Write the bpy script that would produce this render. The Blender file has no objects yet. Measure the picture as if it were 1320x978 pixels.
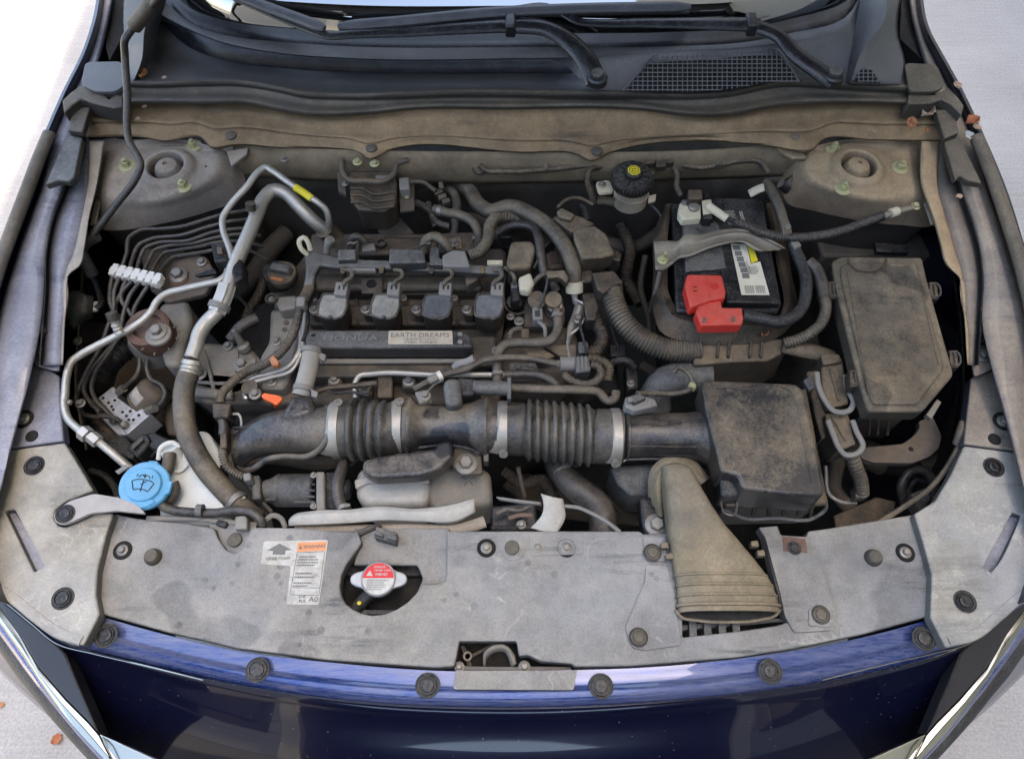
import bpy, bmesh, math, random
from mathutils import Vector, Matrix
from mathutils.geometry import delaunay_2d_cdt
R = math.radians
random.seed(7)
scene = bpy.context.scene
C = scene.collection
# ---------------------------------------------------------------- camera
CAM = Vector((0.0, -0.54, 1.795)); PITCH = R(62.0); FPX = 960.0
cam_data = bpy.data.cameras.new('camera'); cam = bpy.data.objects.new('camera', cam_data); C.objects.link(cam)
cam.location = CAM; cam.rotation_euler = (R(90) - PITCH, 0, 0)
cam_data.sensor_width = 36.0; cam_data.lens = 36.0 * FPX / 1320.0
cam_data.clip_start = 0.02; cam_data.clip_end = 400.0
scene.camera = cam
scene.render.resolution_x = 1024; scene.render.resolution_y = 758
# ---------------------------------------------------------------- light
SUN_EL = R(68); SUN_AZ = R(75)          # azimuth measured from +Y towards +X
world = bpy.data.worlds.new('World'); scene.world = world; world.use_nodes = True
wn = world.node_tree.nodes; wl = world.node_tree.links
bg = wn['Background']; sky = wn.new('ShaderNodeTexSky'); sky.sky_type = 'NISHITA'
sky.sun_disc = False; sky.sun_elevation = SUN_EL; sky.sun_rotation = SUN_AZ
sky.air_density = 1.0; sky.dust_density = 2.5; sky.ozone_density = 1.0
wl.new(sky.outputs[0], bg.inputs[0]); bg.inputs[1].default_value = 0.11
sd = bpy.data.lights.new('sun', 'SUN'); sd.energy = 2.4; sd.angle = R(0.5); sd.color = (1.0, 0.90, 0.74)
sun = bpy.data.objects.new('sun', sd); C.objects.link(sun)
sdir = Vector((math.sin(SUN_AZ) * math.cos(SUN_EL), math.cos(SUN_AZ) * math.cos(SUN_EL), math.sin(SUN_EL)))
sun.rotation_euler = (-sdir).to_track_quat('-Z', 'Y').to_euler(); sun.location = sdir * 20
scene.view_settings.view_transform = 'Standard'; scene.view_settings.look = 'None'
scene.view_settings.exposure = 3.2
scene.view_settings.use_white_balance = True; scene.view_settings.white_balance_temperature = 7500; scene.view_settings.gamma = 1.0
scene.cycles.max_bounces = 8; scene.cycles.diffuse_bounces = 3

# ---------------------------------------------------------------- measuring helpers
def P(px, py, z):
    """point of the place at height z that the photograph shows at pixel px,py"""
    dx = (px - 660.0) / FPX; dy = -(py - 489.0) / FPX
    s, c = math.sin(PITCH), math.cos(PITCH)
    d = Vector((dx, c + dy * s, -s + dy * c))
    t = (z - CAM.z) / d.z
    return CAM + d * t
def PP(pts, z=None):
    return [P(p[0], p[1], p[2] if len(p) > 2 else z) for p in pts]
def pxm(px, py, z):
    """metres per pixel there"""
    return (P(px + 1, py, z) - P(px, py, z)).length
def catmull(pts, n, closed=False):
    pts = [Vector(p) for p in pts]
    if len(pts) == 2 and not closed:
        return [pts[0].lerp(pts[1], i / (n - 1)) for i in range(n)]
    m = len(pts); seg = m if closed else m - 1
    L = [(pts[(i + 1) % m] - pts[i]).length + 1e-9 for i in range(seg)]
    tot = sum(L); out = []
    for k in range(n):
        s = tot * k / (n if closed else n - 1); i = 0
        while i < seg - 1 and s > L[i]:
            s -= L[i]; i += 1
        t = min(1, s / L[i])
        if closed:
            p0, p1, p2, p3 = pts[(i - 1) % m], pts[i], pts[(i + 1) % m], pts[(i + 2) % m]
        else:
            p1, p2 = pts[i], pts[i + 1]
            p0 = pts[i - 1] if i > 0 else p1 * 2 - p2
            p3 = pts[i + 2] if i + 2 < m else p2 * 2 - p1
        # centripetal-like tangents limited by neighbour segment lengths
        l1 = L[i]; l0 = L[i - 1] if (i > 0 or closed) else l1; l2 = L[(i + 1) % seg] if (i + 1 < seg or closed) else l1
        m1 = ((p2 - p1) / l1 * l0 + (p1 - p0) / l0 * l1) / (l0 + l1) * l1
        m2 = ((p3 - p2) / l2 * l1 + (p2 - p1) / l1 * l2) / (l1 + l2) * l1
        t2, t3 = t * t, t * t * t
        out.append(p1 * (2 * t3 - 3 * t2 + 1) + m1 * (t3 - 2 * t2 + t) + p2 * (-2 * t3 + 3 * t2) + m2 * (t3 - t2))
    return out

class MB:
    def __init__(s): s.v = []; s.f = []
    def add(s, vs, fs):
        o = len(s.v); s.v += [Vector(v) for v in vs]; s.f += [tuple(i + o for i in f) for f in fs]; return s
    def box(s, c, size, rot=None, taper=1.0):
        M = rot if rot is not None else Matrix.Identity(3); c = Vector(c)
        vs = []
        for z in (-1, 1):
            k = taper if z > 0 else 1.0
            for x, y in ((-1, -1), (1, -1), (1, 1), (-1, 1)):
                vs.append(c + M @ Vector((x * size[0] / 2 * k, y * size[1] / 2 * k, z * size[2] / 2)))
        return s.add(vs, [(3, 2, 1, 0), (4, 5, 6, 7), (0, 1, 5, 4), (1, 2, 6, 5), (2, 3, 7, 6), (3, 0, 4, 7)])
    def prism(s, top, drop, scale=1.0, shift=(0, 0, 0)):
        """top: world points; drop: metres down (or a vector)"""
        top = [Vector(p) for p in top]
        dv = Vector((0, 0, -drop)) if not hasattr(drop, '__len__') else Vector(drop)
        cen = sum(top, Vector()) / len(top)
        n = len(top)
        nrm = Vector()
        for i in range(n): nrm += top[i].cross(top[(i + 1) % n])
        if nrm.dot(dv) > 0: top = top[::-1]
        bot = [cen + (p - cen) * scale + dv + Vector(shift) for p in top]
        fs = [tuple(range(n)), tuple(range(2 * n - 1, n - 1, -1))]
        for i in range(n):
            j = (i + 1) % n; fs.append((j, i, n + i, n + j))
        return s.add(top + bot, fs)
    def plate(s, loops, thick):
        """polygon with holes given as world-point loops, extruded down"""
        loops = [[Vector(p) for p in l] for l in loops]
        flat = [p for l in loops for p in l]; n = len(flat)
        ed = []; o = 0
        for l in loops:
            ed += [(o + i, o + (i + 1) % len(l)) for i in range(len(l))]; o += len(l)
        cv, _, cf, ov, _, _ = delaunay_2d_cdt([Vector((p.x, p.y)) for p in flat], ed, [], 0, 1e-7)
        back = [o_[0] if o_ else 0 for o_ in ov]
        def inside(x, y):
            c = False
            for l in loops:
                for i in range(len(l)):
                    a, b = l[i], l[i - 1]
                    if (a.y > y) != (b.y > y) and x < (b.x - a.x) * (y - a.y) / (b.y - a.y) + a.x: c = not c
            return c
        tris = []
        for t in cf:
            if inside(sum(cv[i].x for i in t) / 3, sum(cv[i].y for i in t) / 3): tris.append(tuple(back[i] for i in t))
        fs = []
        for t in tris:
            a, b, c = (flat[i] for i in t)
            if (b - a).cross(c - a).z < 0: t = t[::-1]
            fs.append(tuple(t)); fs.append(tuple(i + n for i in t[::-1]))
        vs = flat + [p - Vector((0, 0, thick)) for p in flat]
        o = 0
        for k, l in enumerate(loops):
            m = len(l)
            area = sum(l[i].x * l[(i + 1) % m].y - l[(i + 1) % m].x * l[i].y for i in range(m))
            ccw = area > 0
            if k > 0: ccw = not ccw
            for i in range(m):
                a, b = o + i, o + (i + 1) % m
                fs.append((b, a, a + n, b + n) if ccw else (a, b, b + n, a + n))
            o += m
        return s.add(vs, fs)
    def sweep(s, pts, r, n=12, caps=True, flat=1.0, up=(0, 0, 1)):
        """r: number or list per point; flat squashes along the frame's second axis"""
        m = len(pts); T = []
        for i in range(m):
            a = pts[max(0, i - 1)]; b = pts[min(m - 1, i + 1)]
            d = (b - a); T.append(d.normalized() if d.length > 1e-9 else (T[-1] if T else Vector((0, 0, 1))))
        u = Vector(up)
        if abs(T[0].dot(u)) > .95: u = Vector((1, 0, 0))
        x = (u.cross(T[0])).normalized()
        vs = []
        for i in range(m):
            x = (x - T[i] * x.dot(T[i])).normalized(); y = T[i].cross(x)
            rr = r[i] if hasattr(r, '__len__') else r
            for k in range(n):
                a = 2 * math.pi * k / n
                vs.append(pts[i] + x * math.cos(a) * rr + y * math.sin(a) * rr * flat)
        fs = []
        for i in range(m - 1):
            for k in range(n):
                k2 = (k + 1) % n
                fs.append((i * n + k, i * n + k2, (i + 1) * n + k2, (i + 1) * n + k))
        if caps:
            fs.append(tuple(range(n))[::-1]); fs.append(tuple((m - 1) * n + k for k in range(n)))
        return s.add(vs, fs)
    def lathe(s, c, prof, n=24, axis=(0, 0, 1), rot=0.0, sy=1.0):
        c = Vector(c); ax = Vector(axis).normalized()
        q = Vector((0, 0, 1)).rotation_difference(ax).to_matrix() @ Matrix.Rotation(rot, 3, 'Z')
        vs = []; m = len(prof)
        for (r, z) in prof:
            for k in range(n):
                a = 2 * math.pi * k / n
                vs.append(c + q @ Vector((r * math.cos(a), r * sy * math.sin(a), z)))
        fs = []
        for i in range(m - 1):
            for k in range(n):
                k2 = (k + 1) % n
                fs.append((i * n + k, i * n + k2, (i + 1) * n + k2, (i + 1) * n + k))
        fs.append(tuple(range(n))[::-1]); fs.append(tuple((m - 1) * n + k for k in range(n)))
        return s.add(vs, fs)
    def grid(s, rows):
        m, n = len(rows), len(rows[0]); vs = [p for r in rows for p in r]; fs = []
        for i in range(m - 1):
            for k in range(n - 1):
                fs.append((i * n + k, i * n + k + 1, (i + 1) * n + k + 1, (i + 1) * n + k))
        return s.add(vs, fs)

def add_obj(name, mb, mat, parent=None, bevel=0.0, seg=2, smooth=35, solid=0.0, label=None, recalc=True, subdiv=0):
    me = bpy.data.meshes.new(name)
    o = bpy.data.objects.new(name, me)
    if parent is None:
        xs = [v.x for v in mb.v]; ys = [v.y for v in mb.v]; zs = [v.z for v in mb.v]
        org = Vector(((min(xs) + max(xs)) / 2, (min(ys) + max(ys)) / 2, min(zs)))
        o.location = org
    else:
        org = world_loc(parent); o.parent = parent
    me.from_pydata([v - org for v in mb.v], [], mb.f)
    if recalc:
        bm = bmesh.new(); bm.from_mesh(me); bmesh.ops.recalc_face_normals(bm, faces=bm.faces); bm.to_mesh(me); bm.free()
    me.materials.append(mat)
    me.shade_smooth(); me.set_sharp_from_angle(angle=R(smooth))
    if solid:
        md = o.modifiers.new('thickness', 'SOLIDIFY'); md.thickness = abs(solid); md.offset = -1 if solid > 0 else 1
    if bevel:
        md = o.modifiers.new('edges', 'BEVEL'); md.width = bevel; md.segments = seg; md.limit_method = 'ANGLE'; md.angle_limit = R(32)
        md.use_clamp_overlap = True; md.harden_normals = False
        me.set_sharp_from_angle(angle=R(max(smooth, 50)))
    if label: o['label'] = label
    C.objects.link(o)
    return o
def world_loc(o):
    l = Vector(o.location)
    while o.parent: o = o.parent; l += Vector(o.location)
    return l
def tag(o, label, cat, group=None):
    o['label'] = label; o['category'] = cat
    if group: o['group'] = group
    return o
def thing(name, label, cat, loc, group=None):
    o = bpy.data.objects.new(name, None); o.location = loc; o.empty_display_size = 0.02; C.objects.link(o)
    return tag(o, label, cat, group)
def single(name, label, cat, mb, mat, group=None, **k):
    return tag(add_obj(name, mb, mat, None, **k), label, cat, group)
def inst(name, src, loc, parent, rot=None, scale=None):
    """another object sharing src's mesh, at world location loc"""
    o = src.copy(); o.name = name
    for k in list(o.keys()):
        if k in ('label', 'category', 'group', 'kind'): del o[k]
    o.parent = parent; o.location = Vector(loc) - (world_loc(parent) if parent else Vector())
    if rot is not None: o.rotation_euler = rot
    if scale is not None: o.scale = (scale,) * 3 if not hasattr(scale, '__len__') else scale
    C.objects.link(o); return o
def structure(o): o['kind'] = 'structure'; return o
def loft(lines, n=60, m=4, z=None, smooth=True):
    rows = [catmull(PP(l, z) if not isinstance(l[0], Vector) else l, n) for l in lines]
    if not smooth or m <= 1: return MB().grid(rows)
    cols = []
    for k in range(n):
        cols.append(catmull([r[k] for r in rows], (len(rows) - 1) * m + 1))
    M = len(cols[0])
    return MB().grid([[cols[k][i] for k in range(n)] for i in range(M)])
def curve(pts, step=0.006, z=None):
    w = PP(pts, z) if not isinstance(pts[0], Vector) else pts
    L = sum((w[i + 1] - w[i]).length for i in range(len(w) - 1))
    return catmull(w, max(len(w), int(L / step) + 2))
def hose(pts, rpx, n=12, rib=None, amp=0.12, step=None, z=None, flat=1.0, rz=None):
    """pts in px,py,z; rpx radius in pixels at first point; rib = corrugation pitch in metres"""
    p0 = pts[0]
    r = rpx * pxm(p0[0], p0[1], p0[2] if len(p0) > 2 else z)
    if rib:
        w = curve(pts, rib / 4.0, z)
        rr = []; s = 0
        for i, p in enumerate(w):
            if i: s += (p - w[i - 1]).length
            ph = (s / rib) % 1.0
            rr.append(r * (1.0 if ph < 0.6 else 1 - amp))
        return MB().sweep(w, rr, n, flat=flat)
    w = curve(pts, step or max(0.004, r * .6), z)
    return MB().sweep(w, r, n, flat=flat)
def rounded(pts, rad, seg=4):
    """round polygon corners (list of world vectors, planar enough)"""
    out = []; m = len(pts)
    for i in range(m):
        p = pts[i]; a = pts[i - 1] - p; b = pts[(i + 1) % m] - p
        d = min(rad, a.length * .45, b.length * .45)
        pa = p + a.normalized() * d; pb = p + b.normalized() * d
        for k in range(seg + 1):
            t = k / seg
            out.append(pa * (1 - t) ** 2 + p * 2 * t * (1 - t) + pb * t * t)
    return out
def stretch_text(txt, parent, name, mat, o, ux, uy, w, h, depth=0.0006, bold=0.0, lbl=None):
    """lettering as mesh: lower-left corner o, unit directions ux, uy, size w x h"""
    cu = bpy.data.curves.new(name, 'FONT'); cu.body = txt; cu.extrude = depth / 2; cu.offset = bold; cu.resolution_u = 2
    t = bpy.data.objects.new(name, cu); C.objects.link(t)
    dg = bpy.context.evaluated_depsgraph_get()
    me = bpy.data.meshes.new_from_object(t.evaluated_get(dg)); bpy.data.objects.remove(t)
    xs = [v.co.x for v in me.vertices]; ys = [v.co.y for v in me.vertices]
    if not xs: return None
    x0, x1, y0, y1 = min(xs), max(xs), min(ys), max(ys)
    ux = Vector(ux).normalized(); uy = Vector(uy).normalized(); uz = ux.cross(uy).normalized()
    org = world_loc(parent)
    for v in me.vertices:
        a = (v.co.x - x0) / (x1 - x0) * w; b = (v.co.y - y0) / (y1 - y0) * h; c = v.co.z
        v.co = Vector(o) + ux * a + uy * b + uz * c - org
    me.materials.clear(); me.materials.append(mat)
    ob = bpy.data.objects.new(name, me); ob.parent = parent; C.objects.link(ob)
    return ob
def ellipse(c, ra, rb, n=28, rot=0):
    return [Vector((c[0] + ra * math.cos(a) * math.cos(rot) - rb * math.sin(a) * math.sin(rot),
                    c[1] + ra * math.cos(a) * math.sin(rot) + rb * math.sin(a) * math.cos(rot), c[2]))
            for a in [2 * math.pi * k / n for k in range(n)]]

# ---------------------------------------------------------------- materials
def mk(name, base, rough=.5, metal=0.0, dust=0.0, dcol=(.26, .235, .195), var=.8, scale=9.0, coat=0.0, bump=.12,
       grain=260.0, spots=0.0, up=1.0, spec=.3, trans=0.0, stain=0.0, marks=.35, coatior=1.5, greymix=.25, stretch=None, specks=0.0, wipe=0.0, dr=.84):
    m = bpy.data.materials.new(name); m.use_nodes = True
    N = m.node_tree.nodes; L = m.node_tree.links; b = N['Principled BSDF']
    def mth(op, a, c=None, clamp=False):
        n = N.new('ShaderNodeMath'); n.operation = op; n.use_clamp = clamp
        for i, v in enumerate((a, c)):
            if v is None: continue
            if isinstance(v, (int, float)): n.inputs[i].default_value = v
            else: L.new(v, n.inputs[i])
        return n.outputs[0]
    def noise(sc, det=5, ro=.6, vec=None):
        n = N.new('ShaderNodeTexNoise'); n.inputs['Scale'].default_value = sc; n.inputs['Detail'].default_value = det
        n.inputs['Roughness'].default_value = ro; L.new(vec or geo.outputs['Position'], n.inputs['Vector']); return n.outputs['Fac']
    def mixc(f, a, c):
        n = N.new('ShaderNodeMix'); n.data_type = 'RGBA'
        if isinstance(f, float): n.inputs[0].default_value = f
        else: L.new(f, n.inputs[0])
        for i, v in ((6, a), (7, c)):
            if isinstance(v, tuple): n.inputs[i].default_value = (*v[:3], 1)
            else: L.new(v, n.inputs[i])
        return n.outputs[2]
    geo = N.new('ShaderNodeNewGeometry')
    if stretch:
        class G: pass
        g0 = geo; mpn = N.new('ShaderNodeMapping'); mpn.inputs['Scale'].default_value = stretch; L.new(g0.outputs['Position'], mpn.inputs[0])
        geo = G(); geo.outputs = {'Position': mpn.outputs[0], 'Normal': g0.outputs['Normal']}
    b.inputs['Metallic'].default_value = metal; b.inputs['Roughness'].default_value = rough
    b.inputs['Base Color'].default_value = (*base, 1); b.inputs['Coat Weight'].default_value = coat
    b.inputs['Coat Roughness'].default_value = .03; b.inputs['Coat IOR'].default_value = coatior; b.inputs['Specular IOR Level'].default_value = spec
    if trans: b.inputs['Transmission Weight'].default_value = trans
    fine = noise(grain, 3, .7)
    big = noise(scale, 7, .62)
    basev = mixc(mth('MULTIPLY', big, .5), tuple(c * .85 for c in base), tuple(min(1, c * 1.2 + .004) for c in base))
    L.new(basev, b.inputs['Base Color'])
    if dust > 0:
        sx = N.new('ShaderNodeSeparateXYZ'); L.new(geo.outputs['Normal'], sx.inputs[0])
        mr = N.new('ShaderNodeMapRange'); mr.interpolation_type = 'SMOOTHSTEP'
        mr.inputs[1].default_value = -.1; mr.inputs[2].default_value = .92
        mr.inputs[3].default_value = 1 - .8 * up; mr.inputs[4].default_value = 1.0
        L.new(sx.outputs[2], mr.inputs[0])
        d = mth('ADD', dust, mth('MULTIPLY', mth('SUBTRACT', big, .5), var * 2.2))
        d = mth('ADD', d, mth('MULTIPLY', mth('SUBTRACT', fine, .5), .75))
        mid = noise(scale * 5.5, 5, .7)
        d = mth('ADD', d, mth('MULTIPLY', mth('SUBTRACT', mid, .5), var * 1.1))
        if stain:
            st = noise(scale * 1.7, 2, .5); s2 = N.new('ShaderNodeMapRange'); s2.inputs[1].default_value = .62; s2.inputs[2].default_value = .645
            s2.inputs[3].default_value = 0; s2.inputs[4].default_value = stain; L.new(st, s2.inputs[0]); d = mth('SUBTRACT', d, s2.outputs[0])
        if spots:
            vo = N.new('ShaderNodeTexVoronoi'); vo.inputs['Scale'].default_value = 42; L.new(geo.outputs['Position'], vo.inputs['Vector'])
            vo.inputs['Randomness'].default_value = 1
            ring = N.new('ShaderNodeMapRange'); ring.inputs[1].default_value = .16; ring.inputs[2].default_value = .24
            ring.inputs[3].default_value = spots; ring.inputs[4].default_value = 0; L.new(vo.outputs['Distance'], ring.inputs[0])
            gate = N.new('ShaderNodeMapRange'); gate.inputs[1].default_value = .5; gate.inputs[2].default_value = .6; L.new(noise(scale * 2.2, 2), gate.inputs[0])
            d = mth('SUBTRACT', d, mth('MULTIPLY', ring.outputs[0], gate.outputs[0]))
        if wipe:
            for ang, sc_, th in ((.5, (2.5, 26, 1), .53), (-.9, (3.5, 34, 1), .56)):
                mp2 = N.new('ShaderNodeMapping'); mp2.inputs['Scale'].default_value = sc_; mp2.inputs['Rotation'].default_value = (0, 0, ang); L.new(geo.outputs['Position'], mp2.inputs[0])
                w2 = N.new('ShaderNodeMapRange'); w2.inputs[1].default_value = th; w2.inputs[2].default_value = th + .10; w2.inputs[4].default_value = wipe; L.new(noise(1.6, 6, .62, mp2.outputs[0]), w2.inputs[0])
                g2_ = N.new('ShaderNodeMapRange'); g2_.inputs[1].default_value = .48; g2_.inputs[2].default_value = .6; L.new(noise(scale * 1.1 + th * 3, 3), g2_.inputs[0])
                d = mth('SUBTRACT', d, mth('MULTIPLY', w2.outputs[0], g2_.outputs[0]))
        d = mth('MULTIPLY', d, mr.outputs[0], True)
        cn = N.new('ShaderNodeMapRange'); cn.inputs[1].default_value = .34; cn.inputs[2].default_value = .66; L.new(noise(scale * 2.3, 7, .72), cn.inputs[0])
        dv = mixc(cn.outputs[0], tuple(c * .70 for c in dcol), tuple(min(1, c * 1.25) for c in dcol))
        hn = N.new('ShaderNodeMapRange'); hn.inputs[1].default_value = .42; hn.inputs[2].default_value = .62; hn.inputs[4].default_value = greymix; L.new(noise(scale * .9, 4, .6), hn.inputs[0])
        g_ = sum(dcol) / 3
        dv = mixc(hn.outputs[0], dv, (g_ * .93, g_ * .95, g_ * .98))
        # rubbed streaks and dry whitish tide marks
        vm = N.new('ShaderNodeVectorMath'); vm.operation = 'ADD'; L.new(geo.outputs['Position'], vm.inputs[0])
        dn = N.new('ShaderNodeTexNoise'); dn.inputs['Scale'].default_value = scale * 3; L.new(geo.outputs['Position'], dn.inputs['Vector'])
        vs_ = N.new('ShaderNodeVectorMath'); vs_.operation = 'SCALE'; vs_.inputs['Scale'].default_value = .12; L.new(dn.outputs['Color'], vs_.inputs[0]); L.new(vs_.outputs[0], vm.inputs[1])
        tn = noise(scale * 3.5, 3, .6, vm.outputs[0])
        tr = mth('SUBTRACT', 1.0, mth('MULTIPLY', mth('ABSOLUTE', mth('SUBTRACT', tn, .56)), 55), True)
        tg = N.new('ShaderNodeMapRange'); tg.inputs[1].default_value = .5; tg.inputs[2].default_value = .62; tg.inputs[4].default_value = marks; L.new(noise(scale * 1.3, 2), tg.inputs[0])
        dv = mixc(mth('MULTIPLY', tr, tg.outputs[0]), dv, tuple(min(1, c * 1.75) for c in dcol))
        L.new(mixc(d, basev, dv), b.inputs['Base Color'])
        L.new(mth('ADD', rough, mth('MULTIPLY', d, dr - rough)), b.inputs['Roughness'])
        if metal: L.new(mth('MULTIPLY', mth('SUBTRACT', 1.0, d), metal), b.inputs['Metallic'])
        if coat: L.new(mth('MULTIPLY', mth('SUBTRACT', 1.0, d, True), coat), b.inputs['Coat Weight'])
    if specks:
        vo = N.new('ShaderNodeTexVoronoi'); vo.inputs['Scale'].default_value = 110; L.new(geo.outputs['Position'], vo.inputs['Vector'])
        sx_ = N.new('ShaderNodeSeparateColor'); L.new(vo.outputs['Color'], sx_.inputs[0])
        rad_ = mth('MULTIPLY', sx_.outputs[0], specks)
        lt_ = mth('LESS_THAN', vo.outputs['Distance'], rad_)
        L.new(mixc(mth('MULTIPLY', lt_, .6), b.inputs['Base Color'].links[0].from_socket, (.22, .21, .20)), b.inputs['Base Color'])
        L.new(mth('SUBTRACT', coat, mth('MULTIPLY', lt_, coat)), b.inputs['Coat Weight'])
    if bump:
        bp = N.new('ShaderNodeBump'); bp.inputs['Strength'].default_value = min(1, bump * 2); bp.inputs['Distance'].default_value = .0015
        h = mth('ADD', fine, mth('MULTIPLY', big, 2.0)); L.new(h, bp.inputs['Height']); L.new(bp.outputs[0], b.inputs['Normal'])
    return m
GREYD = (.25, .235, .205); TAN = (.25, .172, .096); BRN = (.185, .13, .075)
M = {}
M['cover'] = mk('dusty_grey_cover', (.05, .052, .056), .55, dust=.78, dcol=(.315, .29, .245), var=.5, scale=4.2, spots=.3, bump=.3, grain=420, marks=.5, stain=.27, greymix=.6, wipe=.38, dr=.68)
M['cornercover'] = mk('dusty_corner_cover', (.05, .052, .055), .5, dust=.84, dcol=(.37, .34, .275), var=.4, scale=5, bump=.2, grain=420, marks=.3, greymix=.5, wipe=.28, dr=.68)
M['black'] = mk('black_plastic', (.009, .009, .010), .34, dust=.10, dcol=GREYD, var=.3)
M['blackd'] = mk('black_plastic_dusty', (.015, .015, .015), .38, dust=.34, dcol=TAN, var=.55, scale=14)
M['blackdd'] = mk('black_plastic_caked', (.02, .018, .016), .42, dust=.56, dcol=(.25, .185, .11), var=.7, scale=11)
M['greyp'] = mk('grey_plastic_dusty', (.03, .03, .03), .38, dust=.38, dcol=GREYD, var=.5, scale=14)
M['pipe'] = mk('intake_plastic', (.014, .014, .016), .28, spec=.6, dust=.20, dcol=(.28, .22, .145), var=.85, scale=7, stain=.35)
M['rubber'] = mk('rubber_hose', (.014, .014, .015), .36, spec=.5, dust=.22, dcol=(.24, .19, .13), var=.4, scale=20)
M['rubberd'] = mk('rubber_hose_dusty', (.022, .02, .018), .42, spec=.45, dust=.45, dcol=(.25, .195, .125), var=.55, scale=20)
M['rubberb'] = mk('rubber_clean_black', (.014, .014, .015), .45, dust=.12, dcol=GREYD, var=.2)
M['snorkel'] = mk('snorkel_plastic', (.035, .032, .025), .45, dust=.74, dcol=(.26, .205, .125), var=.4, scale=8, up=.6)
M['cowl'] = mk('cowl_plastic', (.05, .054, .062), .42, spec=.7, dust=.45, dcol=(.19, .18, .165), var=.3, scale=3, bump=.03)
M['cowltan'] = mk('cowl_shelf_dust', (.04, .034, .026), .6, dust=.85, dcol=(.285, .195, .108), var=.6, scale=6, wipe=.3, marks=.1, greymix=.05, up=.7)
M['seal'] = mk('rubber_seal', (.022, .022, .022), .48, dust=.5, dcol=(.20, .165, .115), var=.35, scale=9)
M['tower'] = mk('dusty_body_metal', (.03, .03, .04), .45, dust=.86, dcol=(.36, .262, .155), var=.3, scale=5, greymix=.05, up=.6)
M['towerg'] = mk('dusty_body_metal_grey', (.04, .042, .06), .45, dust=.84, dcol=(.38, .31, .225), var=.35, scale=5, greymix=.25, up=.6)
M['navyd'] = mk('navy_paint_dusty', (.03, .04, .10), .3, metal=.3, dust=.70, wipe=.25, dcol=(.35, .34, .345), var=.35, scale=5, coat=.8, bump=.05, marks=.1)
M['navydr'] = mk('navy_paint_tan_dust', (.03, .035, .07), .3, metal=.3, dust=.76, wipe=.25, dcol=(.31, .255, .185), var=.35, scale=6, coat=.5, bump=.08)
M['navy'] = mk('navy_paint', (.003, .004, .018), .2, metal=.1, coat=1.0, bump=0, spec=.3, specks=.11)
M['navylip'] = mk('navy_lip_sky_tint', (.012, .045, .20), .22, metal=.5, dust=.2, dcol=(.34, .31, .28), var=.45, scale=11, coat=1.0, bump=.02, coatior=1.6, stretch=(.16, 1.6, 1.6), marks=.1)  # bright blue base paints in the sky's reflection, under real dust streaks
M['gloss'] = mk('gloss_black', (.01, .01, .012), .12, coat=1.0, bump=0)
M['chrome'] = mk('chrome', (.46, .45, .38), .2, metal=1.0, bump=0)
M['strapm'] = mk('strap_metal', (.22, .20, .17), .45, metal=.7, dust=.5, dcol=(.30, .25, .17), var=.6, scale=14)
M['steel'] = mk('steel_dusty', (.27, .255, .23), .4, metal=.85, dust=.42, dcol=(.25, .215, .16), var=.4)
M['alu'] = mk('aluminium_pipe', (.50, .475, .42), .36, metal=.8, dust=.25, dcol=(.34, .31, .25), var=.35, scale=18)
M['cast'] = mk('cast_aluminium', (.28, .26, .23), .5, metal=.5, dust=.5, dcol=(.21, .175, .12), var=.6, scale=16, bump=.35)
M['fwall'] = mk('firewall_paint', (.05, .045, .04), .5, dust=.8, dcol=(.21, .16, .10), var=.4, scale=9, up=.2, greymix=.05)
M['castd'] = mk('cast_dark', (.10, .09, .08), .6, metal=.3, dust=.5, dcol=BRN, var=.6, scale=16, bump=.3)
M['valve'] = mk('valve_cover', (.022, .019, .016), .42, dust=.45, dcol=(.17, .13, .085), var=.5, scale=16)
M['zinc'] = mk('green_zinc', (.42, .41, .20), .4, metal=.35, dust=.4, dcol=(.40, .37, .23), var=.2)
M['white'] = mk('white_plastic', (.72, .71, .64), .5, dust=.25, dcol=(.5, .46, .36), var=.5, scale=25)
M['ivory'] = mk('ivory_plastic', (.62, .57, .42), .5, dust=.35, dcol=(.4, .33, .2), var=.5, scale=25)
M['tank'] = mk('translucent_tank', (.68, .70, .66), .45, dust=.3, dcol=(.48, .47, .42), var=.4, scale=8)
M['blue'] = mk('blue_plastic', (.05, .34, .60), .38, dust=.42, dcol=(.20, .34, .42), var=.3, bump=.05)
M['blueb'] = mk('blue_plastic_raised', (.09, .44, .68), .4, dust=.1, dcol=(.2, .4, .5), var=.3, bump=.05)
M['red'] = mk('red_plastic', (.62, .03, .025), .38, dust=.34, dcol=(.36, .14, .09), var=.5, scale=20)
M['redl'] = mk('red_print', (.62, .03, .035), .5, bump=0)
M['orange'] = mk('orange_plastic', (.85, .12, .02), .4, dust=.1, dcol=(.5, .3, .2))
M['rust'] = mk('rusty_metal', (.13, .06, .04), .8, dust=.35, dcol=(.2, .15, .11), var=.5, scale=30, bump=.4)
M['label'] = mk('paper_label', (.60, .585, .53), .5, dust=.5, dcol=(.36, .33, .27), var=1.2, scale=24)
M['labelt'] = mk('battery_label', (.68, .64, .50), .5, dust=.2, dcol=(.45, .38, .25), var=.5, scale=25)
M['ink'] = mk('black_print', (.03, .03, .03), .6, bump=0)
M['inkg'] = mk('worn_print', (.16, .155, .14), .7, bump=0)
M['oran'] = mk('orange_print', (.80, .24, .05), .5, dust=.12, dcol=(.5, .35, .25))
M['yellow'] = mk('yellow_print', (.75, .62, .03), .5, dust=.12, dcol=(.4, .35, .15))
M['badge'] = mk('badge_plate', (.55, .48, .36), .35, metal=.6, dust=.45, dcol=(.42, .35, .25), var=.6, scale=30)
M['engr'] = mk('embossed_letters', (.13, .13, .125), .4, dust=.3, dcol=GREYD)
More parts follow.
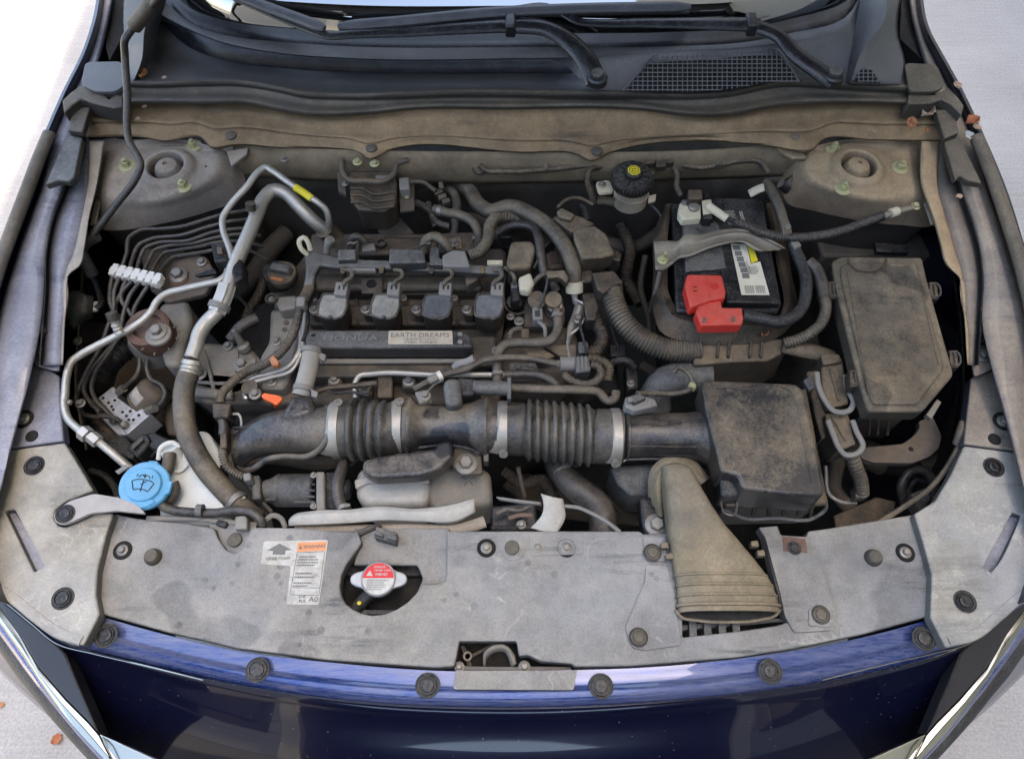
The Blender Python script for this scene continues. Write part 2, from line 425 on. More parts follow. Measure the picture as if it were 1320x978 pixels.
M['shield'] = mk('heat_shield', (.50, .48, .43), .45, metal=.4, dust=.55, dcol=(.38, .35, .29), var=.5, scale=12, bump=.25)
M['leaf'] = mk('dry_leaf', (.42, .19, .09), .8, bump=.3)
M['leafr'] = mk('dry_leaf_red', (.38, .14, .065), .8, bump=.3)
M['leafp'] = mk('dry_leaf_pale', (.42, .30, .22), .8, bump=.3)
M['abyss'] = mk('gap_shade_dusty', (.012, .011, .010), .8, dust=.12, dcol=(.07, .06, .042))  # near-black colour paints the shade of gaps and recesses, with thin dust
M['glass'] = mk('windshield_glass', (.006, .007, .008), .02, spec=1.0, bump=0, coat=1.0, coatior=3.2)
M['frit'] = mk('windshield_frit', (.010, .010, .012), .3, spec=.4, dust=.06, dcol=(.12, .13, .14), var=.4, scale=30, bump=0)
M['wiper'] = mk('wiper_black', (.010, .010, .011), .28, spec=.5, dust=.07, dcol=(.2, .2, .21), var=.2)
M['wiperb'] = mk('wiper_blade_grey', (.09, .092, .1), .35, dust=.1, dcol=(.2, .2, .2))
# ================================================================ ground and surroundings
def ground_material():
    m = mk('concrete', (.36, .335, .315), .9, bump=0)
    N = m.node_tree.nodes; L = m.node_tree.links; b = N['Principled BSDF']
    geo = [n for n in N if n.type == 'NEW_GEOMETRY'][0]
    mp = N.new('ShaderNodeMapping'); mp.inputs['Scale'].default_value = (6, 160, 1); L.new(geo.outputs['Position'], mp.inputs[0])
    n1 = N.new('ShaderNodeTexNoise'); n1.inputs['Scale'].default_value = 1; n1.inputs['Detail'].default_value = 4; L.new(mp.outputs[0], n1.inputs['Vector'])
    n2 = N.new('ShaderNodeTexNoise'); n2.inputs['Scale'].default_value = 170; n2.inputs['Detail'].default_value = 4; L.new(geo.outputs['Position'], n2.inputs['Vector'])
    n3 = N.new('ShaderNodeTexNoise'); n3.inputs['Scale'].default_value = 2.4; n3.inputs['Detail'].default_value = 6; L.new(geo.outputs['Position'], n3.inputs['Vector'])
    ad = N.new('ShaderNodeMath'); ad.operation = 'ADD'; n1m = N.new('ShaderNodeMath'); n1m.operation = 'MULTIPLY_ADD'; n1m.inputs[1].default_value = .45; n1m.inputs[2].default_value = .27; L.new(n1.outputs[0], n1m.inputs[0]); L.new(n1m.outputs[0], ad.inputs[0]); L.new(n2.outputs[0], ad.inputs[1])
    a2 = N.new('ShaderNodeMath'); a2.operation = 'ADD'; L.new(ad.outputs[0], a2.inputs[0]); L.new(n3.outputs[0], a2.inputs[1])
    cr = N.new('ShaderNodeValToRGB'); cr.color_ramp.elements[0].position = .30; cr.color_ramp.elements[0].color = (.20, .185, .17, 1)
    cr.color_ramp.elements[1].position = .62; cr.color_ramp.elements[1].color = (.45, .42, .39, 1)
    dv = N.new('ShaderNodeMath'); dv.operation = 'MULTIPLY'; dv.inputs[1].default_value = .333; L.new(a2.outputs[0], dv.inputs[0]); L.new(dv.outputs[0], cr.inputs[0])
    L.new(cr.outputs[0], b.inputs['Base Color'])
    bp = N.new('ShaderNodeBump'); bp.inputs['Strength'].default_value = .35; bp.inputs['Distance'].default_value = .003
    L.new(ad.outputs[0], bp.inputs['Height']); L.new(bp.outputs[0], b.inputs['Normal'])
    return m
M['concrete'] = ground_material()
# broom-finished slabs near the car: top faces on one sheet with sunk joints, then one sheet to the horizon
mb = MB(); xs = [-4.6, 0.0, 3.2]; ys = [-1.35, 2.6, 6.0]
g = MB()
far = [(-80, -80), (80, -80), (80, 80), (-80, 80)]
g.add([(x, y, -.012) for x, y in far], [(0, 1, 2, 3)])
structure(add_obj('ground', g, M['concrete']))
pav = bpy.data.objects.new('pavement', None); C.objects.link(pav); structure(pav)
for i in range(2):
    for j in range(2):
        s = MB().box(((xs[i] + xs[i + 1]) / 2, (ys[j] + ys[j + 1]) / 2, -.006), (xs[i + 1] - xs[i] - .008, ys[j + 1] - ys[j] - .008, .012))
        add_obj('slab', s, M['concrete'], pav, bevel=.003)
# unseen wall added on the right, sized to keep the car in shade
stucco = mk('stucco', (.42, .39, .33), .9, bump=.5, grain=90)
bt = thing('shade_wall', 'unseen tall pale stucco wall added beyond the right side of the car for shade', 'shade_wall', (3.4, 1.0, 0))
wallm = MB().box((3.6, 1.0, 6.45), (.4, 26, 12.9)); add_obj('wall', wallm, stucco, bt)
add_obj('base_board', MB().box((3.36, 1.0, .12), (.06, 26, .24)), mk('tan_board', (.5, .38, .25), .7), bt, bevel=.01)

gar = thing('garage', 'grey sided garage front with a dark open door, facing the nose of the car', 'garage', (0, -4.6, 0))
sid = mk('grey_siding', (.33, .32, .30), .7); trm = mk('beige_trim', (.55, .50, .40), .6)
for s_ in (-1, 1):
    add_obj('wall', MB().box((s_ * 4.3, -4.75, 1.7), (4.2, .25, 3.4)), sid, gar)
    for k_ in range(16):
        add_obj('siding_board', MB().box((s_ * 4.3, -4.61, .12 + k_ * .21), (4.2, .03, .19)), sid, gar, bevel=.006)
    add_obj('door_trim', MB().box((s_ * 2.2, -4.60, 1.5), (.2, .12, 3.0)), trm, gar, bevel=.01)
    add_obj('side_wall', MB().box((s_ * 2.9, -7.4, 1.6), (.1, 5.0, 3.2)), M['abyss'], gar)
add_obj('fascia', MB().box((0, -4.75, 3.75), (12.8, .25, 1.1)), M['abyss'], gar)
add_obj('back_wall', MB().box((0, -9.9, 1.6), (6, .1, 3.2)), M['abyss'], gar)
add_obj('roof', MB().prism([Vector(v) for v in ((-6.6, -4.2, 4.4), (6.6, -4.2, 4.4), (6.6, -10.2, 4.4), (-6.6, -10.2, 4.4))], .1), M['abyss'], gar)
dark_mat = mk('dark_sheet_grain', (.045, .045, .047), .9, bump=.5, grain=120)
structure(add_obj('dark_sheet', MB().plate([[Vector(p) for p in ((-40, -40, .004), (40, -40, .004), (40, -1.35, .004), (-40, -1.35, .004))]], .004), dark_mat))  # unseen dark sheet added to darken what the bumper nose reflects
# ================================================================ car body
car = thing('car_body', 'dark navy car front end with open engine bay, dusty painted fenders and bumper', 'car', (0, .4, 0))
def skirt(l, kx, dz): return [Vector((p.x * kx, p.y, p.z - dz)) for p in PP(l)]
# --- fender rails, left and right.  Lines run from the windshield forward.
def side(name, lines, mat, n=70, m=3, solid=.002, smooth=True):
    return add_obj(name, loft(lines, n, m, smooth=smooth), mat, car, solid=solid, smooth=50)
ZR, ZF = .965, .86
def zl(pts, dz=0.0):
    """height of the fender line: falls from the windshield to the nose"""
    out = []
    for p in pts:
        t = min(1, max(0, p[1] / 560.0)); out.append((p[0], p[1], ZR + (ZF - ZR) * t + dz + (p[2] if len(p) > 2 else 0)))
    return out
Lsil = [(128, -30), (118, 30), (106, 66), (80, 119), (59, 167), (30, 240), (0, 318), (-30, 420), (-46, 520), (-50, 620), (-45, 700), (-20, 770)]
Lin = [(136, -30), (128, 30), (116, 70), (90, 125), (69, 172), (52, 240), (28, 309), (0, 402), (-12, 470), (-18, 560), (-25, 640), (-20, 700)]
Lst = [(150, -30), (140, 30), (128, 80), (110, 130), (92, 180), (82, 240), (69, 276), (59, 323), (56, 378), (52, 420), (40, 480), (20, 560)]
side('fender', [skirt(zl(Lsil), .90, .45), skirt(zl(Lsil), .985, .12), skirt(zl(Lsil), .998, .015), zl(Lsil, 0), zl([(a[0] + 4, a[1]) for a in Lsil], .001), zl(Lin, -.018)], M['navy'], m=1)
side('fender_ledge', [zl(Lin, -.018), zl([((a[0] + b[0]) / 2, (a[1] + b[1]) / 2) for a, b in zip(Lin, Lst)], -.012), zl(Lst, -.018)], M['navyd'])
Rsil = [(1187, -30), (1200, 41), (1218, 74), (1239, 112), (1268, 173), (1300, 250), (1322, 320), (1350, 410), (1368, 520), (1372, 620), (1366, 700), (1342, 770)]
Rin = [(1178, -30), (1190, 40), (1206, 78), (1228, 120), (1253, 177), (1271, 240), (1289, 292), (1305, 342), (1319, 395), (1330, 470), (1338, 560), (1342, 700)]
Rst = [(1168, -30), (1176, 30), (1190, 80), (1208, 130), (1228, 180), (1239, 240), (1255, 287), (1264, 323), (1268, 356), (1267, 420), (1280, 480), (1300, 560)]
side('fender', [skirt(zl(Rsil), .90, .45), skirt(zl(Rsil), .985, .12), skirt(zl(Rsil), .998, .015), zl(Rsil, 0), zl([(a[0] - 4, a[1]) for a in Rsil], .001), zl(Rin, -.018)], M['navy'], m=1)
side('fender_ledge', [zl(Rin, -.018), zl([((a[0] + b[0]) / 2, (a[1] + b[1]) / 2) for a, b in zip(Rin, Rst)], -.012), zl(Rst, -.018)], M['navydr'])
# inner panels: groove, panel, flange, drop wall
def inner(groove, panel, flange, mat_panel, mat_flange, mat_wall, s):
    g0 = zl(groove, -.018); g1 = zl([(p[0] + s * 3, p[1] + 1) for p in groove], -.036)
    g2 = zl([(p[0] + s * 5, p[1] + 1) for p in groove], -.030)
    side('groove', [g0, g1, g2], M['abyss'], m=1)
    add_obj('inner_panel', loft([g2, zl(panel, -.028)], 60, 1), mat_panel, car, solid=.002)
    a = zl(panel, -.028); b = zl([(p[0] + s * 2, p[1]) for p in panel], -.022); c = zl(flange, -.022)
    w = zl([(p[0] + s * 1.5, p[1]) for p in flange], -.03)
    add_obj('sealed_flange', loft([a, b, c, w], 60, 3), mat_flange, car, solid=.002)
Lpan = [(115, 182), (112, 240), (103, 290), (93, 330), (84, 352), (84, 380), (80, 420), (78, 470)]
Lfl = [(134, 182), (124, 240), (114, 280), (108, 320), (103, 342), (90, 352), (84, 400), (80, 470)]
inner([(106, 175), (90, 215), (83, 240), (69, 276), (59, 323), (57, 378), (55, 405), (50, 470)], Lpan, Lfl, M['navyd'], M['towerg'], M['black'], 1)
Rpan = [(1212, 182), (1209, 240), (1222, 290), (1232, 325), (1240, 350), (1242, 380), (1248, 420), (1250, 470)]
Rfl = [(1188, 182), (1189, 240), (1203, 280), (1213, 315), (1221, 342), (1236, 356), (1243, 400), (1248, 470)]
inner([(1222, 175), (1232, 215), (1239, 240), (1255, 287), (1264, 323), (1268, 356), (1266, 406), (1262, 470)], Rpan, Rfl, M['navydr'], M['tower'], M['black'], -1)
# rubber seals along the fender tops
def seal(pts, lab):
    add_obj('fender_seal', hose(zl(pts, .004), 8.5, n=12, step=.012, flat=.8), M['seal'], car, label=lab)
seal([(64, 172), (50, 205), (37, 240), (20, 285), (0, 340), (-18, 400), (-35, 480), (-42, 580)], None)
seal([(1259, 176), (1270, 205), (1285, 245), (1300, 290), (1314, 335), (1330, 400), (1345, 480), (1352, 580)], None)
# bay walls and floor
def wallp(pts, z0, z1, mat, name='bay_wall'):
    top = PP(pts, z0); bot = [Vector((p.x, p.y, z1)) for p in top]
    return add_obj(name, MB().grid([top, bot]), mat, car, solid=.003)
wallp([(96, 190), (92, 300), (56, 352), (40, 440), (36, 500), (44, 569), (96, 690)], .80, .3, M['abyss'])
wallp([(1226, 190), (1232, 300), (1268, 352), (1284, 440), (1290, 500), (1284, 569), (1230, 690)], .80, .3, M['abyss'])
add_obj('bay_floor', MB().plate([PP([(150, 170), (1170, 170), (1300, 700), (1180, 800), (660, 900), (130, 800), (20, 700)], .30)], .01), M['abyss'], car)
# --- strut towers
def tower(cx, cy, poly, mat, zt, lab):
    """dome: rings from the opening out to the edge polygon (px,py,z)"""
    c = P(cx, cy, zt); k = pxm(cx, cy, zt); n = 72
    edge = catmull(PP(poly), n, closed=True)
    # rotate so both rings start at the same angle
    def ang(p): return math.atan2(p.y - c.y, p.x - c.x)
    ring = lambda r, dz: [Vector((c.x + r * k * math.cos(a), c.y + r * k * math.sin(a), c.z + dz)) for a in [ang(e) for e in edge]]
    rows = [ring(21, -.05), ring(21.5, -.008), ring(24, .0), ring(31, -.003), ring(38, -.012), ring(43, -.013)]
    mid = [a.lerp(b, .5) for a, b in zip(rows[-1], edge)]
    mid = [Vector((p.x, p.y, c.z - .016)) for p in mid]
    rows += [mid, [m_.lerp(e_, .5) + Vector((0, 0, .007)) for m_, e_ in zip(mid, edge)], edge]
    cs = [catmull([r[i] for r in rows[1:]], 46) for i in range(n)]
    rows = [rows[0]] + [[cs[i][j] for i in range(n)] for j in range(46)]
    wl = [edge, [Vector((c.x + (p.x - c.x) * .97, p.y + .012, p.z - .02)) for p in edge], [Vector((c.x + (p.x - c.x) * .8, c.y + (p.y - c.y) * .7 + .05, .30)) for p in edge]]
    add_obj('tower_side', MB().grid([r + [r[0]] for r in wl]), M['castd'], car, smooth=60)  # darker than the dome: shade of the void below put into the colour
    rows = [r + [r[0]] for r in rows]
    t = add_obj('strut_tower', MB().grid(rows), mat, car, smooth=60, label=lab)
    cap = MB().lathe(c + Vector((0, 0, -.022)), [(.0, 0)] + [(r * k, z) for r, z in ((17.5, 0), (18, .006), (17, .012), (13, .020), (6, .0235), (3, .0245), (2.6, .021), (.01, .0205))], 28)
    add_obj('strut_cap', cap, mat, t)
    return t
tl = tower(213, 212, [(124, 186, .85), (170, 181, .875), (225, 180, .885), (270, 188, .88), (305, 205, .85), (316, 232, .83), (305, 258, .82), (270, 272, .825), (200, 290, .83), (150, 297, .83), (122, 292, .82), (112, 240, .84)], M['towerg'], .895, 'grey dusty strut tower')
tr = tower(1108, 211, [(1020, 205, .85), (1055, 188, .88), (1105, 180, .885), (1160, 182, .875), (1194, 190, .85), (1204, 240, .84), (1206, 288, .82), (1160, 290, .83), (1100, 283, .83), (1050, 272, .825), (1015, 262, .82), (1008, 235, .83)], M['tower'], .895, 'tan dusty strut tower')
nutm = MB().lathe((0, 0, 0), [(.0002, 0), (.0135, 0), (.0135, .0018), (.0095, .003), (.009, .003), (.0005, .0035)], 24)
nutm.lathe((0, 0, .003), [(.0001, 0), (.0072, 0), (.0072, .0065), (.0062, .008), (.0001, .008)], 6)
nutm.lathe((0, 0, .010), [(.0001, 0), (.0035, 0), (.0035, .005), (.0001, .0055)], 10)
proto_nut = None
for (x, y, par) in ((250, 189, tl), (164, 214, tl), (237, 241, tl), (1074, 193, tr), (1160, 217, tr), (1086, 244, tr)):
    loc = P(x, y, .880)
    if proto_nut is None:
        mm = MB(); mm.v = [v + loc for v in nutm.v]; mm.f = nutm.f
        proto_nut = add_obj('nut', mm, M['zinc'], par)
        # recentre so copies can move
        off = loc - world_loc(par)
        for v in proto_nut.data.vertices: v.co -= off
        proto_nut.location = off
    else: inst('nut', proto_nut, loc, par, rot=(0, 0, random.random()))
for (x, y, r, par) in ((266, 216, 4.5, tl), (1056, 216, 4, tr)):
    add_obj('plug', MB().lathe(P(x, y, .879), [(.0001, 0), (r * .0012, 0), (r * .0012, .002), (.0001, .003)], 14), M['abyss'] if x < 600 else M['leafp'], par)
# crumpled sealer strips at the outer edges of the towers
for pts in ([(150, 182), (146, 205), (140, 235), (126, 262), (120, 290)], [(1172, 182), (1176, 205), (1184, 232), (1194, 262), (1204, 290)], ):
    add_obj('seam_sealer', hose([(p[0], p[1], .862) for p in pts], 4, n=8, flat=.5), M['towerg'], car)
# holes with dark inside in the rear corners
for (x, y, r) in ((117, 192, 5), (104, 203, 3.5), (1205, 196, 5), (1212, 208, 3.5)):
    add_obj('drain_hole', MB().lathe(P(x, y, .872), [(.0001, 0), (r * .00125, 0), (r * .00125, .0015), (r * .0011, .0015), (r * .001, .0008), (.0001, .0008)], 16), M['abyss'], car)
add_obj('corner_plate', MB().plate([PP([(104, 182), (150, 178), (150, 235), (112, 240), (86, 232)], .868)], .004), M['navyd'], car)
add_obj('corner_plate', MB().plate([PP([(1176, 178), (1218, 180), (1238, 232), (1212, 240), (1178, 235)], .868)], .004), M['navydr'], car)
# --- firewall behind the engine
fw = [[(300, 183, .885), (380, 190, .895), (660, 196, .895), (900, 194, .895), (1050, 183, .885)],
      [(300, 200, .87), (380, 208, .875), (660, 213, .875), (900, 211, .875), (1050, 200, .87)],
      [(300, 226, .83), (380, 232, .83), (660, 237, .83), (900, 232, .83), (1050, 226, .83)],
      [(300, 222, .80), (380, 228, .80), (660, 233, .80), (900, 228, .80), (1050, 222, .80)],
      [(280, 250, .45), (380, 250, .45), (660, 250, .45), (900, 250, .45), (1070, 250, .45)]]
add_obj('firewall', loft(fw[:3], 40, 3), M['fwall'], car, solid=.003, label='brown dusty firewall under the cowl shelf')
# --- painted bumper: lip, body skin
b0 = [(107, 830, .796), (130, 795, .797), (215, 817, .797), (306, 838, .797), (422, 852, .797), (563, 863, .797), (742, 862, .797), (811, 860, .797), (949, 848, .797), (1021, 838, .797), (1112, 820, .797), (1197, 797, .797), (1221, 832, .796)]
b0 = [(60, 770, .796), (130, 793, .797)] + b0[2:12] + [(1262, 772, .796)]
def between(a, b, t, dz=0):
    A = catmull(PP(a), 60); B = catmull(PP(b), 60)
    return [p.lerp(q, t) + Vector((0, 0, dz)) for p, q in zip(A, B)]
b2 = [(-12, 766, .760), (75, 826, .765), (177, 854, .77), (360, 893, .776), (486, 908, .778), (596, 913, .78), (740, 912, .78), (833, 907, .778), (960, 895, .776), (1126, 868, .77), (1250, 832, .765), (1336, 774, .76)]
lip = MB().grid([between(b0, b2, t, dz) for t, dz in ((0, -.012), (.02, -.001), (.15, .001), (.30, .0025), (.40, .0045), (.47, .0045), (.53, .002), (.62, .0022), (.72, .003), (.80, .002), (.9, -.001), (.955, -.004), (.957, -.012))])
lipo = add_obj('bumper_lip', lip, M['navylip'], car, solid=.002, smooth=60, label='navy bumper lip, sky reflection painted in, streaked with dust')
face_rows = [between(b0, b2, .975, -.006), between(b0, b2, .985, -.001), between(b0, b2, 1.0, -.0008),
             between(b0, b2, 1.06, -.004)]
b3 = [(-20, 800, .70), (110, 900, .70), (200, 935, .70), (370, 975, .705), (490, 990, .71), (596, 996, .712), (740, 995, .712), (833, 988, .71), (950, 976, .705), (1110, 940, .70), (1210, 905, .70), (1340, 800, .70)]
b4 = [(-40, 830, .60), (100, 950, .60), (200, 1005, .60), (370, 1055, .60), (490, 1075, .60), (596, 1082, .60), (740, 1081, .60), (833, 1073, .60), (950, 1056, .60), (1115, 1010, .60), (1220, 955, .60), (1360, 830, .60)]
face_rows += [catmull(PP(b3), 60), catmull(PP(b4), 60)]
fc = MB(); 
cols = [catmull([r[k] for r in face_rows[2:]], 16) for k in range(60)]
fc.grid([face_rows[0], face_rows[1]] + [[cols[k][i] for k in range(60)] for i in range(16)])
add_obj('bumper_skin', fc, M['navy'], car, solid=.003, smooth=60, label='glossy dark navy nose of the bumper')
# --- lamps and chrome brows at the two bottom corners
def brow(mx, sgn):
    X = lambda x: x if sgn > 0 else 1322 - x
    def row(pts): return [(X(p[0]), p[1], p[2]) for p in pts]
    hp = PP(row([(-30, 752, .767), (4, 775, .767), (40, 804, .767), (73, 831, .767), (81, 838, .767), (104, 890, .762), (127, 945, .757), (114, 931, .757), (85, 902, .757), (49, 860, .759), (24, 816, .761), (0, 783, .763), (-30, 762, .764)]))
    add_obj('headlight', MB().plate([hp], .03), M['lampglass'], car, bevel=.002)
    add_obj('lamp_seam', hose(row([(84, 842, .7672), (100, 882, .763), (124, 938, .758)]), 1.1, n=6), M['abyss'], car)
    add_obj('chrome_edge', hose(row([(-30, 752, .771), (4, 774, .771), (40, 803, .771), (73, 829, .771), (120, 842, .773), (180, 856, .774), (262, 876, .776)]), .9, n=8), M['chrome'], car)
    inner = [(-30, 748), (0, 784), (24, 817), (49, 861), (85, 903), (114, 932), (126, 946), (160, 990), (200, 1040)]
    outer = [(-40, 760), (-2, 800), (32, 849), (50, 877), (73, 909), (100, 942), (109, 952), (136, 980), (172, 1030)]
    def mix(t, dz): return row([(a_[0] + (b_[0] - a_[0]) * t, a_[1] + (b_[1] - a_[1]) * t, .757 + dz) for a_, b_ in zip(inner, outer)])
    ch = MB().grid([PP(mix(t, dz)) for t, dz in ((0, -.012), (.02, .0), (.46, .0012), (.49, -.0005), (.52, .0008), (.95, -.001), (1.0, -.003), (1.02, -.02))])
    add_obj('chrome_brow', ch, M['chrome'], car, solid=.003, smooth=40)
    edge2 = [(-45, 770), (-2, 815), (29, 858), (50, 886), (72, 913), (99, 946), (108, 956), (134, 984), (168, 1034)]
    edge3 = [(-55, 780), (-10, 826), (22, 872), (44, 898), (66, 926), (90, 953), (100, 964), (124, 990), (156, 1040)]
    add_obj('bumper_edge', MB().grid([PP(row([(p[0], p[1], z_) for p in e_])) for e_, z_ in ((outer, .750), (edge2, .744))]), M['navylip'], car, solid=.003)
    add_obj('bumper_corner', MB().grid([PP(row([(p[0] + d, p[1], z_) for p in e_])) for e_, z_, d in ((edge2, .743, 0), (edge3, .72, 0), (edge3, .66, 3), (edge3, .40, 14))]), M['rubberb'], car, solid=.003, smooth=60)
    ch2 = MB().plate([PP(row([(127, 945, .762), (160, 959, .762), (206, 979, .762), (270, 1004, .762), (270, 1050, .757), (200, 1045, .757), (160, 992, .757), (136, 962, .757)]))], .02)
    add_obj('chrome_grille_bar', ch2, M['chrome'], car, bevel=.002)
    add_obj('trim_gap', hose(row([(128, 948, .764), (142, 976, .764), (160, 1010, .764)]), .8, n=6), M['abyss'], car)
M['lampglass'] = mk('dark_lamp_lens', (.022, .021, .022), .25, coat=.35, bump=0)
brow(0, 1); brow(0, -1)
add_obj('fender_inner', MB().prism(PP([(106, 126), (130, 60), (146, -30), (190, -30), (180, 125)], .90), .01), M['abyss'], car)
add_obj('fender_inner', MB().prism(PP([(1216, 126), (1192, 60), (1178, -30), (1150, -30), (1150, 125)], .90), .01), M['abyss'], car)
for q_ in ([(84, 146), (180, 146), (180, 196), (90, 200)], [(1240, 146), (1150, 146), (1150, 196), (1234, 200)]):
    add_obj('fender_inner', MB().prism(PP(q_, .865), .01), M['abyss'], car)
# --- windshield
wsl = [(180, -30), (214, 2), (248, 30), (304, 47), (359, 53), (452, 59), (679, 60), (861, 59), (971, 52), (1015, 43), (1098, 14), (1115, -20)]
edge = catmull(PP(wsl, .985), 60)
rows = []
for d in (-.04, .022, .12, .3, .6, .9):
    rows.append([Vector((p.x * (1 - d * .12), p.y + d * .88, p.z + d * .50 - .002)) for p in edge])
add_obj('windshield', MB().grid(rows[1:]), M['glass'], car, solid=.004, smooth=60)
add_obj('windshield_border', MB().grid([[p + Vector((0, 0, .0008)) for p in r] for r in rows[:2]]), M['frit'], car, solid=.004)
# roof pillars up to the roof so that the glass stands in a body
for s in (-1, 1):
    e = edge[0] if s < 0 else edge[-1]
    add_obj('pillar', MB().sweep([Vector((e.x * 1.02, e.y - .02, e.z)), Vector((e.x * .93, e.y + .9, e.z + .48))], .035, 10), M['navy'], car)
add_obj('cabin', MB().prism([Vector(p) for p in ((-.62, 1.75, 1.50), (.62, 1.75, 1.50), (.62, 3.3, 1.50), (-.62, 3.3, 1.50))], .04), M['navy'], car, bevel=.02)
add_obj('dashboard', MB().prism([Vector(p) for p in ((-.66, .86, .95), (.66, .86, .95), (.68, 1.6, .98), (-.68, 1.6, .98))], .2), M['abyss'], car, bevel=.02)
# --- the raised hood (out of frame above; hinged at the cowl)
hy, hz = .64, 1.095; a = R(60)
hd = []
for t in (0, .3, .6, .9, 1.0):
    yy = hy - math.cos(a) * .98 * t; zz = hz + math.sin(a) * .98 * t
    wdt = .74 - .08 * t ** 3
    hd.append([Vector((wdt * s, yy, zz + .05 * (1 - s * s))) for s in [(-1 + 2 * i / 16) for i in range(17)]])
add_obj('hood', MB().grid(hd), mk('hood_underside', (.05, .055, .09), .6, dust=.3, dcol=GREYD), car, solid=.03, smooth=60)
# ================================================================ cowl, wipers
cowl = thing('cowl_cover', 'grey plastic cowl with bowl and mesh grille below the windshield', 'cowl cover', P(660, 110, .95))
c1 = [(172, -30), (213, 3), (247, 31), (304, 48), (359, 54), (452, 60), (679, 61), (861, 60), (971, 53), (1015, 44), (1098, 15), (1112, -10)]
c2 = [(165, -10), (201, 15), (240, 36), (276, 51), (359, 68), (452, 75), (679, 75), (740, 74), (861, 66), (971, 60), (1030, 52), (1094, 34), (1106, 10)]
c3 = [(160, 105), (200, 106), (262, 104), (304, 104), (359, 112), (392, 119), (430, 121), (596, 117), (700, 118), (806, 119), (888, 121), (944, 117), (999, 106), (1098, 109), (1171, 112)]
def pxline(l, n=80):
    v = catmull([Vector((p[0], p[1], 0)) for p in l], 400); out = []
    x0, x1 = v[0].x, v[-1].x
    for i in range(n):
        x = x0 + (x1 - x0) * i / (n - 1); j = min(range(400), key=lambda k: abs(v[k].x - x)); out.append((v[j].x, v[j].y))
    return out
A1, A2, A3 = pxline(c1), pxline(c2), pxline(c3)
rows = [[P(a[0], a[1], .992) for a in A1], [P(a[0], a[1], .989) for a in A2]]
for t in (.04, .15, .3, .45, .6, .75, .88, .96, 1.0):
    r = []
    for a, b in zip(A2, A3):
        x = a[0] + (b[0] - a[0]) * t; y = a[1] + (b[1] - a[1]) * t
        k = max(0, min(1, (745 - x + (t * 30 - 15)) / 26.0)); k *= max(0, min(1, (x - 172) / 22))
        dz = -.040 * k * math.sin(math.pi * min(1, t * 1.02)) ** .55 - .004 * (1 - k) * math.sin(math.pi * t)
        if t == 1.0: dz = 0
        r.append(P(x, y, .988 + (.956 - .988) * t + dz))
    rows.append(r)
add_obj('cowl_panel', MB().grid(rows), M['cowl'], cowl, solid=.003, smooth=50)
def off(l, dy, z): return [(p[0], p[1] + dy, z) for p in l]
c5 = [(155, 131), (200, 130), (262, 131), (320, 131), (360, 139), (395, 145), (458, 145), (541, 137), (640, 137), (833, 139), (888, 146), (930, 146), (999, 134), (1060, 130), (1171, 131)]
sealrows = [off(c3, 0, .953), off(c3, -.5, .958), off(c3, 1.5, .9605), off(c3, 4, .957), off(c3, 6.5, .951)]
sealrows += [[(a[0], a[1] * .5 + (b[1]) * .5 + 2, .9445) for a, b in zip([(p[0], p[1]) for p in pxline(c3, 15)], pxline(c5, 15))]]
sealrows += [off(c5, -3, .947), off(c5, 0, .949), off(c5, 3, .944)]
add_obj('cowl_seal', loft(sealrows, 90, 3), M['seal'], cowl, solid=.002, smooth=50)
shelf = thing('cowl_shelf', 'long tan dusty shelf panel behind the engine below the rubber seal', 'shelf panel', P(660, 170, .9))
c6 = [(108, 140), (200, 140), (275, 142), (320, 144), (417, 163), (560, 166), (679, 167), (916, 166), (999, 150), (1060, 143), (1150, 141), (1217, 141)]
c7 = [(106, 177), (193, 178), (212, 182), (235, 178), (256, 176), (276, 192), (304, 187), (359, 190), (440, 192), (458, 194), (477, 205), (497, 196), (679, 197), (740, 198), (761, 207), (786, 197), (999, 189), (1043, 196), (1062, 179), (1126, 180), (1217, 181)]
c5w = [(106, 133)] + c5[1:-1] + [(1219, 133)]
shr = [off(c5w, 2, .938), [(p[0], p[1] * .5 + q[1] * .5, .925) for p, q in zip(pxline(c5w, 20), pxline(c6, 20))], off(c6, 0, .917),
       [(p[0], p[1] * .5 + q[1] * .5, .912) for p, q in zip(pxline(c6, 40), pxline(c7, 40))]]
add_obj('shelf_panel', loft(shr, 110, 3), M['cowltan'], shelf, solid=.002, smooth=50)
add_obj('shelf_edge', loft([[(p[0], p[1] * .5 + q[1] * .5, .912) for p, q in zip(pxline(c6, 40), pxline(c7, 40))], off(c7, -4, .905), off(c7, -1, .903), off(c7, 0, .898), off(c7, 1, .890)], 130, 2), M['cowltan'], shelf, solid=.002)
disc = None
for (x, y) in ((298, 175), (479, 191), (769, 195), (1024, 176)):
    loc = P(x, y, .908)
    if disc is None:
        disc = add_obj('push_pin', MB().lathe(loc, [(.0001, 0), (.0098, 0), (.0095, .002), (.007, .0035), (.0001, .004)], 24), M['seal'], shelf)
        o_ = loc - world_loc(shelf)
        for v in disc.data.vertices: v.co -= o_
        disc.location = o_
    else: inst('push_pin', disc, loc, shelf)
